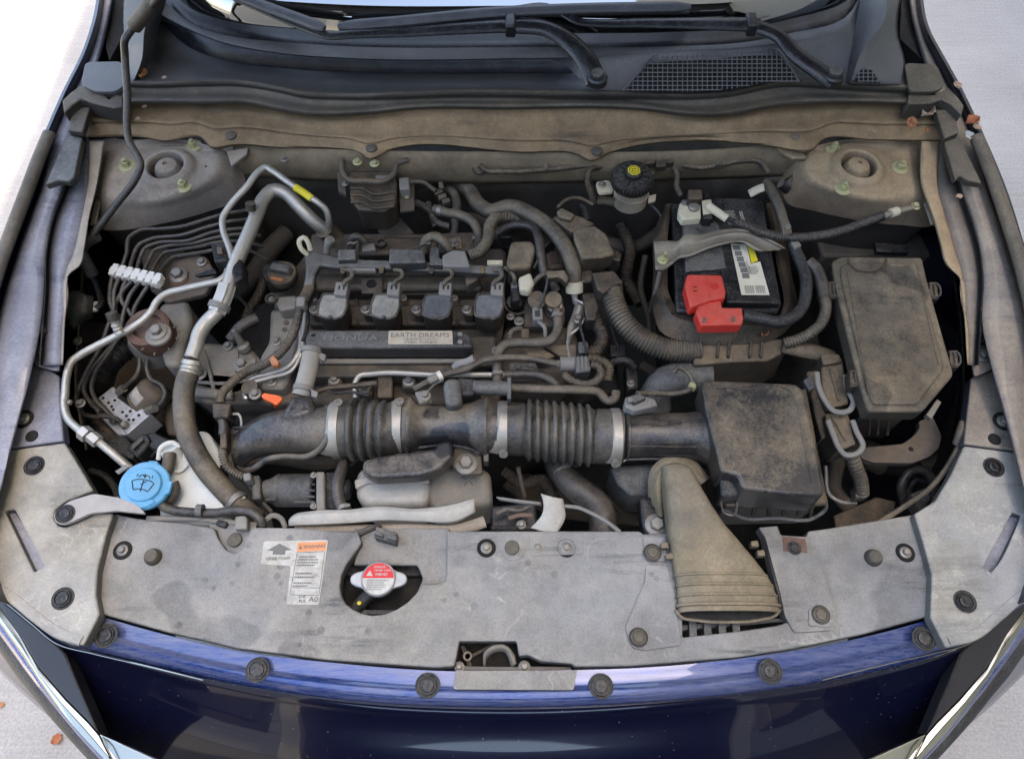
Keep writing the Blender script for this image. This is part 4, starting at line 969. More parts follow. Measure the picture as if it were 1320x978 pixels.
add_obj('collar', hose([(1148, 275, .874), (1157, 272, .874)], 6, n=12), M['ivory'], gc)
bolt(1180, 266, .874, gc, .8, 'zinc')
# positive terminal cover
redc = thing('terminal_cover', 'bright red plastic cover over the positive terminal of the battery', 'terminal cover', P(920, 390, .85))
rb = box_part('upper_cap', [(886, 353), (931, 354), (936, 376), (935, 384), (917, 386), (890, 396), (883, 368)], .884, .024, 'red', redc, .003)
box_part('lower_cap', [(902, 386), (930, 386), (931, 396), (957, 396), (959, 410), (957, 418), (904, 419), (897, 401)], .876, .024, 'red', redc, .003)
add_obj('seam', hose([(910, 354, .8845), (915, 384, .8845)], .9, n=6), M['red'], redc)
add_obj('plus_ring', MB().lathe(P(921, 369, .884), [(.0065, 0), (.0065, .0008), (.0054, .0008), (.0054, 0)], 28), M['redl'], rb)
pl = MB(); c = P(921, 369, .8845); pl.box(c, (.007, .0016, .001)); pl.box(c + Vector((0, 0, .0002)), (.0016, .007, .001)); add_obj('plus_sign', pl, M['redl'], rb)
for dy in (0, 5): add_obj('slot', MB().box(P(896, 370 + dy, .884), (.0055, .0014, .0014)), M['abyss'], rb)
for (x, y) in ((906, 413), (943, 412)): add_obj('window', MB().prism(PP([(x, y - 4), (x + 5, y - 4), (x + 4, y + 3), (x - 1, y + 3)], .8765), .002), M['rust'], redc)
H('thick black cable leaving the red terminal cover and looping up past the battery', 'cable', [(957, 407, .868), (980, 411, .866), (1003, 415, .864), (1022, 409, .862), (1034, 396, .86), (1039, 375, .86), (1037, 350, .86), (1029, 331, .86), (1021, 314, .86)], 8, 'rubberb', 'cable', n=14)
tc = thing('cable', 'dusty taped cable with ribbed lower half, rightmost beside the battery', 'cable', P(1055, 380, .85))
add_obj('tape', hose([(1042, 338, .862), (1051, 346, .862), (1058, 362, .86), (1063, 386, .858)], 8.4, n=14), M['rubber'], tc)
add_obj('conduit', hose([(1063, 385, .858), (1064, 400, .856), (1058, 417, .85), (1044, 430, .842), (1028, 438, .834), (1011, 443, .826)], 7.6, n=14, rib=.0042, amp=.12), M['rubberd'], tc)
H('grey sleeved cable running down behind the battery corner', 'cable', [(988, 236, .87), (996, 250, .88), (1005, 270, .88), (1010, 288, .875), (1012, 300, .87)], 6.5, 'rubberd', 'cable')
box = thing('cable_joint', 'small metal cable joint between battery and fuse box', 'joint', P(1015, 300, .86))
box_part('block', [(1006, 284), (1018, 284), (1022, 300), (1010, 302)], .886, .014, 'castd', box, .002)
bolt(1016, 292, .886, box, .5)
box_part('tab', [(1012, 300), (1020, 298), (1034, 316), (1026, 320)], .874, .008, 'cast', box, .002)
H('bent grey metal bracket at the back corner of the battery tray', 'bracket', [(966, 250, .86), (980, 243, .87), (995, 240, .875)], 6, 'ivory', 'bracket', flat=.5)
# big conduit and channel
bigc = thing('wiring_conduit', 'thick ribbed wiring conduit curving from connector box to the battery channel', 'conduit', P(830, 440, .8))
add_obj('conduit', hose([(788, 366, .83), (790, 383, .83), (796, 401, .828), (808, 420, .822), (828, 437, .815), (855, 449, .81), (880, 453, .808), (902, 453, .806)], 14.5, n=18, rib=.0052, amp=.11), M['rubberd'], bigc)
for (x, y, m) in ((799, 398, 'blackd'), (816, 421, 'blackdd')):
    pass
ch = thing('wiring_channel', 'dusty plastic wiring channel running below the front of the battery', 'channel', P(950, 455, .76))
box_part('trough', [(896, 438), (1012, 436), (1014, 452), (990, 464), (940, 466), (894, 470)], .812, .07, 'blackdd', ch, .003, shift=(0, -.01, 0))
for x in (902, 924, 938, 966, 980):
    add_obj('band', hose([(x, 436, .808), (x + 2, 440, .817), (x + 1, 458, .816), (x - 2, 466, .80)], 2, n=8), M['blackd'], ch)
H('fuzzy dusty sheath between wiring channel and grey connectors', 'sheath', [(1008, 445, .815), (1030, 450, .815), (1052, 455, .815), (1072, 462, .81)], 11, 'blackdd', 'sheath', flat=.8)
leaf_pts = []
# ================================================================ fuse box
fb = thing('fuse_box', 'large dust covered black fuse box with clipped corner and faint handprint', 'fuse box', P(1150, 430, .72))
lidp = [(1073, 336), (1085, 330), (1189, 331), (1196, 361), (1229, 478), (1229, 484), (1190, 530), (1120, 530), (1110, 500), (1076, 362)]
box_part('base', [(1080, 344), (1186, 342), (1220, 476), (1184, 522), (1124, 522)], .845, .12, 'blackd', fb, .004)
lidm = mk('fuse_lid', (.018, .018, .018), .42, dust=.54, wipe=.35, dcol=(.235, .18, .11), var=.9, scale=6.5, bump=.2, stain=.3)
M['fuselid'] = lidm
box_part('lid', lidp, .872, .030, 'fuselid', fb, .006, rad=.006, seg=3)
inp = [(1083, 344), (1092, 338), (1182, 338), (1188, 362), (1218, 474), (1184, 521), (1126, 521), (1118, 498), (1086, 364)]
box_part('lid_top', inp, .8765, .006, 'fuselid', fb, .003, rad=.006)
add_obj('rim', hose([(1094, 333, .876), (1096, 340, .878), (1102, 346, .878), (1134, 346, .878), (1141, 341, .878), (1143, 333, .876)], 1.3, n=8), M['blackd'], fb)
for (x, y, s) in ((1073, 373, -1), (1203, 374, 1), (1229, 462, 1), (1101, 487, -1)):
    lt_ = box_part('latch', [(x - 6, y - 11), (x + 6, y - 11), (x + 8, y + 11), (x - 4, y + 11)], .866, .022, 'blackd', fb, .002)
    add_obj('loop', hose([(x - 4, y - 8, .868), (x + 5, y - 8, .868), (x + 7, y + 8, .868), (x - 2, y + 8, .868), (x - 4, y - 8, .868)], 1.4, n=6), M['rubber'], lt_)
    add_obj('rib', hose([(x + 1, y - 8, .868), (x + 3, y + 8, .868)], 1.2, n=6), M['rubber'], lt_)
box_part('bracket', [(1194, 534), (1208, 514), (1214, 518), (1201, 540)], .80, .01, 'steel', fb, .001)
for x in (1122, 1133, 1146): add_obj('rib', hose([(x, 535, .82), (x - 2, 560, .78)], 1.8, n=6), M['blackd'], fb)
# frame bracket below it
fr = thing('frame_bracket', 'curved flat grey bracket with a small hole, low beside the fuse box', 'bracket', P(1160, 580, .72))
add_obj('plate', MB().plate([rounded(PP([(1109, 577), (1164, 572), (1180, 560), (1186, 550), (1184, 543), (1202, 536), (1214, 562), (1210, 578), (1197, 589), (1175, 597), (1126, 596), (1109, 590)], .74), .006)], .012), M['castd'], fr, bevel=.003)
add_obj('hole', MB().lathe(P(1174, 579, .7403), [(.0001, .0003), (.0035, .0003), (.004, .001)], 16), M['abyss'], fr)
# ================================================================ connectors with levers
def lever_conn(cx, cy, lab, lev, body, z):
    t = thing('wiring_connector', lab, 'connector', P(cx, cy, z - .05), 'lever connectors beside the air box')
    box_part('housing', body, z, .05, 'blackdd', t, .003)
    add_obj('lever', hose([(p[0], p[1], z + .008) for p in lev], 3.6, n=10, flat=.8), M['steelp'], t)
    add_obj('rib', hose([(body[0][0] + 7, body[0][1] + 3, z + .001), (body[2][0] - 14, body[2][1] - 4, z + .001)], 1.6, n=6), M['blackdd'], t)
    return t
M['steelp'] = mk('grey_lever', (.19, .185, .175), .45, dust=.4, dcol=(.26, .225, .17), var=.4)
lever_conn(1080, 500, 'dusty connector with curved grey lever, nearer the battery', [(1053, 480), (1056, 500), (1066, 520), (1074, 529), (1096, 528), (1100, 520), (1092, 500), (1090, 484)], [(1059, 458), (1087, 462), (1095, 520), (1070, 526), (1060, 500)], .83)
lever_conn(1092, 560, 'dusty connector with curved grey lever, nearer the front', [(1067, 542), (1074, 560), (1082, 578), (1088, 585), (1108, 582), (1112, 575), (1104, 556), (1099, 542)], [(1064, 532), (1094, 532), (1104, 572), (1084, 580), (1070, 560)], .825)
add_obj('cap', MB().prism(PP([(1058, 456), (1082, 455), (1087, 466), (1062, 470)], .838), .02), M['blackdd'], bpy.data.objects['wiring_connector'], bevel=.003)
box_t = thing('connector_bracket', 'dark bracket plate behind the two lever connectors', 'bracket', P(1050, 520, .75))
box_part('plate', [(1040, 478), (1056, 476), (1070, 560), (1060, 566), (1050, 530)], .81, .06, 'blackd', box_t, .003)
box_part('lug', [(1036, 490), (1046, 482), (1052, 500), (1044, 504)], .815, .01, 'greyp', box_t, .002)
H('ribbed dusty cable dropping from the front lever connector', 'cable', [(1097, 586, .815), (1103, 602, .80), (1109, 618, .78), (1111, 636, .76)], 9.5, 'rubberd', 'cable', rib=.006, amp=.08, n=14)
box_part('clip', [(1102, 626), (1118, 626), (1120, 640), (1104, 642)], .765, .02, 'castd', box_t, .002)
H('bent steel rod bracket low beside the air box', 'rod', [(1064, 600, .76), (1072, 640, .74), (1082, 646, .74), (1104, 648, .74)], 2.6, 'steel', 'rod')
# right side cables and low hoses
H('thin grey cable crossing from right corner cover to the radiator cover', 'cable', [(1236, 575, .80), (1222, 600, .79), (1200, 628, .785), (1170, 650, .785), (1132, 674, .79)], 3.6, 'rubberd', 'cable', n=8)
tb = H('thin pale grommet tube at the edge of the right corner cover', 'tube', [(1241, 545, .81), (1236, 560, .81), (1232, 572, .80)], 5, 'rubberd', 'tube')
H('black looped hose deep in the right front corner of the bay', 'hose', [(1165, 650, .66), (1162, 625, .68), (1172, 608, .69), (1190, 606, .69), (1203, 620, .68), (1206, 640, .66)], 6, 'rubber', n=12)
H('second black looped hose inside the larger loop, right front corner', 'hose', [(1173, 652, .64), (1172, 630, .65), (1182, 618, .66), (1196, 622, .66)], 4, 'rubberb', n=10)
lw = thing('lower_bracket', 'dark flat undershield panel seen low behind the radiator cover', 'panel', P(1110, 660, .62))
box_part('plate', [(1075, 664), (1130, 640), (1155, 646), (1150, 690), (1080, 700)], .66, .01, 'blackd', lw, .002)
box_part('block', [(1174, 636), (1194, 628), (1204, 640), (1188, 660)], .70, .03, 'castd', lw, .003)
bolt(1192, 640, .701, lw, .8)
# ================================================================ air box
ab = thing('air_box', 'large smooth dusty black air filter box with a round outlet duct', 'air filter box', P(985, 590, .74))
M['abox'] = mk('air_box_plastic', (.016, .016, .018), .3, dust=.27, wipe=.3, dcol=(.28, .215, .13), var=1.0, scale=4.5, bump=.08, spec=.5)
topb = [(904, 491), (915, 489), (1026, 494), (1036, 502), (1050, 560), (1064, 634), (1058, 640), (1010, 637), (958, 630), (950, 612), (930, 608), (922, 575), (910, 530)]
ct = PP(topb, .868); cc = sum(ct, Vector()) / len(ct)
r1 = [cc + (p - cc) * .93 + Vector((0, 0, .002)) for p in ct]
add_obj('lid', MB().prism(ct, .052, 1.0, (0, -.004, 0)), M['abox'], ab, bevel=.014, seg=4)
box_part('flange', [(908, 520), (1040, 500), (1067, 642), (1066, 650), (1000, 654), (935, 652), (930, 600)], .818, .01, 'blackd', ab, .003)
box_part('lower_box', [(915, 540), (1040, 520), (1060, 640), (1056, 650), (936, 652)], .808, .09, 'blackd', ab, .004)
for x in (973, 992, 1011, 1031, 1047):
    add_obj('rib', MB().sweep(PP([(x + 4, 643, .822), (x, 652, .812), (x - 2, 664, .785)]), .0028, 6), M['blackd'], ab)
add_obj('flange_rim', hose([(932, 656, .80), (960, 668, .79), (1000, 668, .79), (1050, 667, .79), (1064, 656, .80), (1064, 644, .815)], 2.6, n=8), M['greyp'], ab)
lc = box_part('latch', [(928, 614), (950, 612), (957, 628), (954, 640), (930, 640)], .846, .045, 'black', ab, .005)
add_obj('wire_clip', hose([(929, 634, .838), (930, 650, .82), (936, 662, .80), (944, 664, .80), (950, 650, .82), (951, 634, .838)], 1.5, n=8), M['steel'], ab)
duct = MB()
def duct_sweep(mb, st, n=40, zs=None):
    pts = [P(s[0], s[1], s[3] if len(s) > 3 else .80) for s in st]
    rr = [s[2] * pxm(s[0], s[1], .80) for s in st]
    return mb.sweep(pts, rr, n)
duct_sweep(duct, [(804, 561, 28, .81), (806, 561, 31, .81), (809, 561, 31, .81), (811, 561, 29, .81), (850, 561, 28.5, .812), (885, 561, 29, .814), (905, 562, 32, .818), (922, 564, 42, .82), (940, 566, 50, .81)])
add_obj('outlet', duct, M['abox'], ab, smooth=50)
add_obj('outlet_rib', hose([(808, 592, .80), (850, 591, .80), (900, 592, .80), (912, 600, .80)], 2.2, n=8), M['abox'], ab)
sen = box_part('sensor_seat', [(806, 512), (820, 507), (844, 514), (848, 522), (818, 530), (806, 524)], .852, .03, 'steelp', ab, .002)
add_obj('sensor_block', MB().prism(PP([(808, 511), (824, 506), (834, 512), (818, 519)], .862), .012), M['greyp'], ab, bevel=.002)
bolt(812, 515, .862, sen, .4); bolt(838, 518, .853, sen, .4)
elb = H('smooth grey elbow duct behind the air box', 'duct', [(846, 528, .74), (845, 508, .76), (858, 492, .775), (885, 486, .78), (915, 486, .78)], 20, 'greyp', 'duct', n=20)
H('small ribbed cable hooking over behind the air box', 'cable', [(821, 507, .85), (845, 507, .84), (872, 507, .835), (888, 502, .832), (892, 490, .83), (886, 480, .828), (874, 474, .825), (868, 480, .82)], 3.6, 'rubberd', 'cable', rib=.003, amp=.15, n=10)
single('tape', 'pale green tape wound round the small cable behind the air box', 'tape', hose([(893, 496, .832), (891, 501, .833)], 5, n=10), M['zinc'])
# low seat in front of the outlet
se = thing('duct_housing', 'grey lower duct housing with a large washer bolt left of the snorkel', 'housing', P(820, 630, .72))
box_part('shell', [(786, 600), (846, 596), (850, 640), (812, 638), (796, 622)], .765, .08, 'greyp', se, .006)
box_part('foot', [(824, 640), (852, 640), (856, 694), (834, 694), (828, 676)], .79, .03, 'black', se, .004)
bolt(846, 677, .792, se, 1.7)
# ================================================================ snorkel
sn = thing('intake_snorkel', 'tan dusty plastic intake snorkel widening towards the front opening', 'air intake duct', P(930, 720, .80))
def secring(cx, py, hw, zt, h, n=48, ex=.62):
    k = pxm(cx, py, zt - h * .5); c = P(cx, py, zt - h * .5); out = []
    for i in range(n):
        a = 2 * math.pi * i / n; ca, sa = math.cos(a), math.sin(a)
        x = math.copysign(abs(ca) ** ex, ca) * hw * k; z = math.copysign(abs(sa) ** (ex if sa < 0 else .85), sa) * h * .5
        out.append(Vector((c.x + x, c.y, c.z + z)))
    return out + [out[0]]
st = [(868, 602, 14, .845, .03), (869, 606, 19, .855, .044), (873, 616, 22, .860, .050), (879, 634, 25, .860, .052), (887, 655, 30, .856, .05), (896, 678, 37, .850, .046), (908, 700, 45, .842, .042), (919, 722, 53, .834, .038), (928, 741, 59, .829, .036),
      (928.5, 742, 60.5, .831, .039), (929.5, 744, 60.5, .831, .039), (930, 745, 59.5, .829, .036), (933, 754, 62, .827, .036), (933.5, 755, 63.5, .829, .039), (934, 757, 63.5, .829, .039), (934.5, 758, 62.3, .827, .036), (936, 767, 64, .826, .036), (936.5, 768, 65.5, .828, .040), (937, 770, 65.5, .828, .040), (937.4, 771, 64, .826, .036), (938, 779, 65, .825, .036), (938.3, 780, 68, .829, .042), (938.5, 783, 68, .829, .042), (938.5, 784, 65, .826, .037), (938.5, 790, 65, .826, .037), (938.5, 790.5, 62, .823, .032), (938, 760, 58, .823, .030), (920, 722, 48, .828, .028)]
add_obj('body', MB().grid([secring(*s) for s in st]), M['snorkel'], sn, smooth=40)
for k_, d in enumerate((0, 4, 8, 12)):
    add_obj('bellows_fold', hose([(852 - d * .6, 664, .80 - d * .003), (849 - d * .8, 634, .825 - d * .003), (851 - d * .7, 612 - d * .5, .835 - d * .003), (866, 600 - d * .8, .84 - d * .003), (886 + d * .4, 604 - d * .7, .838 - d * .003), (904 + d * .6, 622 - d * .4, .825 - d * .003)], 4.2, n=10), M['snorkel'], sn)
mth_ = [(871, 787), (888, 786), (912, 788), (938, 789), (965, 788), (990, 786), (1005, 785), (1001, 792), (980, 798), (940, 801), (900, 799), (876, 794)]
add_obj('mouth_shade', MB().prism(PP(mth_, .806), .004), M['abyss'], sn)  # flat dark plate paints the shade inside the opening
add_obj('lower_lip', hose([(871, 786, .812), (877, 794, .808), (900, 799.5, .806), (940, 801.5, .806), (980, 798.5, .806), (1000, 792.5, .808), (1006, 785, .812)], 2.0, n=8), M['snorkel'], sn)
for (x, y, s) in ((856, 702, -1), (862, 716, -1), (972, 700, 1), (980, 712, 1)):
    box_part('tab', [(x - 4, y - 3), (x + 5, y - 4), (x + 7, y + 4), (x - 3, y + 4)], .822, .012, 'snorkel', sn, .001)
# ================================================================ engine
M['dullor'] = mk('dull_orange_plastic', (.50, .16, .06), .5, dust=.3, dcol=(.3, .2, .13))
eng = thing('engine', 'dusty four cylinder engine head with dark valve cover in the middle of the bay', 'engine', P(500, 440, .5))
box_part('block', [(330, 390), (660, 300), (780, 330), (800, 500), (640, 560), (330, 560), (240, 510)], .70, .3, 'abyss', eng, .01)
box_part('valve_cover', [(352, 376), (396, 322), (652, 318), (652, 396), (644, 470), (620, 482), (396, 482), (378, 474), (352, 440)], .765, .06, 'valve', eng, .010, rad=.01)
box_part('cover_ridge', [(404, 352), (618, 352), (622, 372), (400, 372)], .80, .035, 'valve', eng, .008)
box_part('cover_ridge', [(398, 392), (640, 392), (640, 418), (398, 418)], .782, .02, 'valve', eng, .005)
box_part('cover_step', [(600, 432), (640, 432), (640, 470), (604, 470)], .790, .02, 'valve', eng, .005)
box_part('rail', [(386, 462), (602, 462), (604, 467), (386, 468)], .792, .006, 'cast', eng, .001)
box_part('front_panel', [(384, 470), (604, 469), (600, 484), (384, 486)], .786, .03, 'valve', eng, .003)
box_part('head_flange', [(262, 478), (384, 488), (640, 486), (650, 500), (640, 520), (264, 520), (240, 500)], .745, .05, 'castd', eng, .006)
box_part('rear_deck', [(400, 300), (560, 300), (612, 306), (614, 330), (400, 334)], .765, .05, 'castd', eng, .006)
for (x, y) in ((431, 489), (527, 491), (470, 500), (610, 500)):
    box_part('lug', [(x - 9, y - 7), (x + 10, y - 7), (x + 10, y + 8), (x - 9, y + 8)], .776, .02, 'castd', eng, .004)
    bolt(x, y, .777, eng, 1.0)
box_part('lifting_eye', [(466, 358), (493, 358), (493, 378), (466, 378)], .812, .006, 'valve', eng, .001)
add_obj('eye_hole', MB().lathe(P(479, 366, .8122), [(.0001, .0003), (.007, .0003), (.0075, .0012), (.0082, .0001)], 22), M['abyss'], eng)
box_part('bracket', [(599, 347), (617, 347), (618, 358), (600, 368)], .82, .03, 'castd', eng, .004)
# left end casting with hole bosses, oil neck
box_part('timing_casting', [(348, 398), (384, 394), (390, 420), (380, 470), (366, 500), (334, 500), (334, 460), (346, 440)], .772, .08, 'cast', eng, .010, rad=.008)
for (x, y) in ((371, 406), (369, 416), (367, 425)):
    add_obj('boss', MB().lathe(P(x, y, .772), [(.0001, .001), (.0025, .001), (.0028, .0018), (.0042, .0018), (.0045, 0)], 16), M['castd'], eng)
box_part('sensor_body', [(352, 382), (382, 380), (388, 396), (360, 400)], .80, .03, 'cast', eng, .004)
add_obj('sensor_disc', MB().lathe(P(350, 386, .802), [(.0001, 0), (.0098, 0), (.0098, .004), (.0065, .0045), (.006, .002), (.0001, .002)], 26), M['rubber'], eng)
bolt(350, 386, .8035, eng, .55)
add_obj('oil_neck', MB().lathe(P(366, 371, .745), [(.0001, 0), (.0235, 0), (.0235, .045), (.0215, .048), (.0001, .048)], 30), M['black'], eng)
oc = thing('oil_cap', 'round black oil filler cap with a grip bar and orange print', 'cap', P(366, 358, .80))
c = P(366, 358, .806)
add_obj('rim', MB().lathe(c, [(.0001, 0), (.0235, 0), (.0242, .003), (.0242, .011), (.0225, .014), (.0001, .0145)], 36), M['blackd'], oc)
bm_ = MB().box(c + Vector((-.001, .004, .019)), (.040, .016, .012), Matrix.Rotation(R(-14), 3, 'Z'), .75)
add_obj('grip_bar', bm_, M['greyp'], oc, bevel=.003)
ux = Vector((math.cos(R(-14)), math.sin(R(-14)), 0)); uy = Vector((-ux.y, ux.x, 0))
print_rows(oc, c + ux * -.012 + uy * -.017 + Vector((0, 0, .0146)), ux, uy, .024, .006, 2, 'oran', name='orange_print', seed=3, thick=.6)
# engine badge cover
bg_ = thing('badge_cover', 'long black engine trim bar with raised maker lettering and a tan name plate', 'trim cover', P(500, 445, .78))
box_part('bar', [(398, 425), (584, 424), (600, 427), (608, 436), (609, 448), (396, 448), (394, 436)], .824, .034, 'blk2', bg_, .005, rad=.006, seg=3) if 0 else None
M['bar'] = mk('trim_bar', (.022, .022, .023), .4, dust=.25, dcol=GREYD, var=.5, scale=10)
box_part('bar', [(398, 425), (584, 424), (600, 427), (609, 437), (609, 448), (394, 448), (393, 436)], .824, .034, 'bar', bg_, .005, rad=.006, seg=3)
z = .8243
box_part('name_plate', [(501, 426), (583, 426), (584, 443.5), (500, 443.5)], .8256, .002, 'badge', bg_, .0006, rad=.002)
k = pxm(450, 435, .824)
a0 = P(417, 439.5, .8240); 
stretch_text('HONDA', bg_, 'raised_letters', M['engr'], a0, (1, 0, 0), (0, 1, 0), 70 * k, 8.5 * k, depth=.0024, bold=.012)
stretch_text('EARTH DREAMS', bg_, 'plate_letters', M['inkg'], P(504, 434.5, .8258), (1, 0, 0), (0, 1, 0), 75 * k, 6.5 * k)
stretch_text('TECHNOLOGY', bg_, 'plate_letters', M['inkg'], P(519, 438, .8258), (1, 0, 0), (0, 1, 0), 45 * k, 2.2 * k)
stretch_text('VTEC TURBO', bg_, 'plate_letters', M['inkg'], P(520, 442.4, .8258), (1, 0, 0), (0, 1, 0), 43 * k, 3.3 * k)
for y in (431, 441): add_obj('screw', MB().lathe(P(593, y, .824), [(.0001, 0), (.0040, 0), (.0038, .0018), (.0015, .0022), (.0001, .0012)], 18), M['steel'], bg_)
add_obj('slot', MB().lathe(P(404, 432, .824), [(.0001, .0002), (.0025, .0002), (.003, .001), (.0034, .0001)], 16), M['abyss'], bg_)
# ignition coils
mats = []
for i, (b_, dd, dcc) in enumerate((((.06, .06, .055), .75, (.33, .31, .26)), ((.055, .055, .052), .7, (.32, .30, .25)), ((.028, .03, .033), .42, (.20, .20, .20)), ((.035, .037, .04), .52, (.23, .23, .22)))):
    M['coil%d' % i] = mk('coil_plastic_%d' % (i + 1), b_, .5, dust=dd, dcol=dcc, var=.35, scale=30, grain=700, bump=.3)
base_x = (429, 494, 558, 622)
labs = ('ignition coil nearest the oil cap, its top speckled pale grey', 'ignition coil second from the oil cap, speckled pale grey top', 'ignition coil third from the oil cap, darkest top of the row', 'ignition coil farthest from the oil cap, smooth dark grey top')
first = None
def coil_parts(t, x, y, mi):
    X = lambda pts: [(x + p[0], y + p[1]) for p in pts]
    outl = [(-13, -19), (13, -19), (19, -14), (19, -3), (13, 10), (3, 14), (-8, 13), (-20, 9), (-18, -8)]
    add_obj('housing', MB().prism(rounded(PP(X(outl), .833), .004), .046, .94), M['blackd'], t, bevel=.002)
    add_obj('rim', MB().prism(rounded(PP(X([(p[0] * 1.06, p[1] * 1.06) for p in outl]), .8345), .004), .005), M['rubber'], t, bevel=.001)
    add_obj('top', MB().prism(rounded(PP(X([(p[0] * .92, p[1] * .90) for p in outl]), .8362), .004), .003), M['coil%d' % mi], t, bevel=.001)
    add_obj('ear', MB().prism(rounded(PP(X([(-28, -3), (-16, -4), (-16, 10), (-27, 9)]), .808), .004), .02), M['blackd'], t, bevel=.001)
    add_obj('notch', MB().lathe(P(x - 3, y + 12, .8365), [(.0001, 0), (.0035, 0), (.003, .0025), (.0001, .003)], 12), M['rubber'], t)
    bo = bolt(x - 24, y + 2, .8085, t, .85)
    cn = box_part('connector', X([(4, -34), (20, -33), (17, -16), (1, -18)]), .846, .02, 'steelp', t, .0015)
    for d in (0, 6): add_obj('slot', MB().prism(PP(X([(7.5 + d, -29), (9.5 + d, -29), (8.8 + d, -24), (6.8 + d, -24)]), .8464), .001), M['abyss'], cn)
for i, x in enumerate(base_x):
    t = thing('ignition_coil', labs[i], 'ignition coil', P(x, 398, .79), 'four ignition coils in a row')
    if first is None:
        coil_parts(t, x, 397, i); first = t
    else:
        dl = Vector(t.location)
        for chd in list(first.children):
            o2 = chd.copy(); o2.parent = t; C.objects.link(o2)
            if chd.name.startswith('top'):
                o2.data = chd.data.copy(); o2.data.materials[0] = M['coil%d' % i]
            for gc_ in chd.children:
                o3 = gc_.copy(); o3.parent = o2; C.objects.link(o3)
# harness rail with leads
hr = thing('harness_rail', 'grey jointed wiring rail lying across the engine behind the four coils', 'wiring rail', P(520, 338, .83))
box_part('rail', [(392, 324), (400, 322), (436, 331), (470, 334), (560, 337), (648, 343), (650, 353), (600, 350), (545, 348), (470, 344), (430, 344), (412, 341), (406, 352), (404, 366), (392, 368), (394, 345)], .842, .014, 'greyp', hr, .003)
box_part('joint_box', [(436, 321), (458, 321), (459, 334), (435, 335)], .853, .014, 'greyp', hr, .002)
box_part('joint_box', [(502, 320), (546, 321), (549, 338), (501, 339)], .860, .022, 'greyp', hr, .003)
box_part('joint_box', [(555, 318), (566, 319), (566, 332), (579, 336), (578, 342), (553, 341)], .854, .014, 'greyp', hr, .002)
box_part('joint_box', [(570, 329), (584, 322), (600, 323), (606, 344), (571, 343)], .856, .016, 'steelp', hr, .002)
box_part('joint_box', [(446, 345), (484, 345), (484, 349), (446, 349)], .843, .008, 'steelp', hr, .001)
for x in (438, 488, 552, 618): box_part('clip', [(x, 343), (x + 8, 343), (x + 6, 352), (x + 1, 352)], .844, .012, 'blackd', hr, .001)
box_part('white_clip', [(628, 335), (648, 335), (648, 340), (628, 340)], .845, .008, 'ivory', hr, .001)
for x in base_x:
    add_obj('lead', hose([(x + 14, 348, .843), (x + 24, 350, .848), (x + 24, 357, .85), (x + 15, 364, .85), (x + 13, 368, .848)], 2.8, n=8), M['rubberd'], hr)
box_part('trunk_joint', [(392, 360), (406, 358), (404, 372), (398, 386), (386, 392), (384, 382), (390, 372)], .840, .018, 'blackd', hr, .003)
box_part('white_band', [(382, 382), (394, 382), (392, 394), (381, 394)], .844, .02, 'steelp', hr, .002)
add_obj('trunk', hose([(387, 390, .834), (384, 410, .83), (376, 434, .822), (360, 456, .812), (342, 469, .806), (318, 479, .80), (298, 494, .80), (286, 508, .80), (284, 520, .80)], 6.0, n=14, rib=.004, amp=.13), M['rubberd'], hr)
oclip = box_part('orange_band', [(347, 461), (352, 457), (360, 466), (358, 471), (353, 470), (350, 471)], .820, .012, 'dullor', hr, .002)
H('short curved white cable loop at the left end of the wiring rail', 'cable', [(396, 328, .842), (388, 320, .855), (386, 310, .865), (392, 306, .868), (398, 314, .86), (400, 322, .85)], 3.2, 'ivory', 'cable')
sw = thing('sensor', 'small dark sensor with a tip standing behind the wiring rail', 'sensor', P(422, 326, .82))
add_obj('stem', hose([(421, 330, .83), (422, 318, .85), (424, 312, .862)], 4.6, n=12), M['cast'], sw)
add_obj('tip', hose([(424, 312, .862), (426, 308, .868)], 6, n=12), M['steelp'], sw)
# twin thin pipes left of the coils
for i, d in enumerate((0, 5)):
    H(('inner' if i else 'outer') + ' of the two thin steel pipes running down beside the ribbed cable', 'pipe', [(392 + d, 380, .81), (388 + d * .7, 420, .80), (384 + d * .7, 456, .795), (372 + d, 472 + d * .8, .79), (345, 482 + d, .785), (324, 488 + d * 1.2, .785), (316, 498 + d, .78), (316 + d * .4, 514, .775)], 2.7, 'alu', 'pipe', group='twin thin pipes', n=8)
# breather hose in pale grey
br = thing('breather_hose', 'short pale grey hose with spring clamps rising from the intake elbow', 'hose', P(395, 480, .80))
add_obj('tube', hose([(402, 450, .832), (399, 470, .83), (394, 490, .826), (388, 510, .82)], 11.5, n=20), M['palehose'] if 'palehose' in M else mk('pale_hose', (.30, .28, .24), .6, dust=.4, dcol=(.33, .30, .24), var=.3), br)
for (x, y, s) in ((401, 453, 1), (391, 501, 1)):
    add_obj('clamp', hose([(x + .6, y - 3, .833 - (y > 480) * .008), (x - .8, y + 3, .832 - (y > 480) * .008)], 13, n=22), M['steelp'], br)
    add_obj('clamp_tab', MB().prism(PP([(x + 10, y), (x + 19, y + 4), (x + 17, y + 12), (x + 10, y + 9)], .835), .008), M['steelp'], br, bevel=.001)
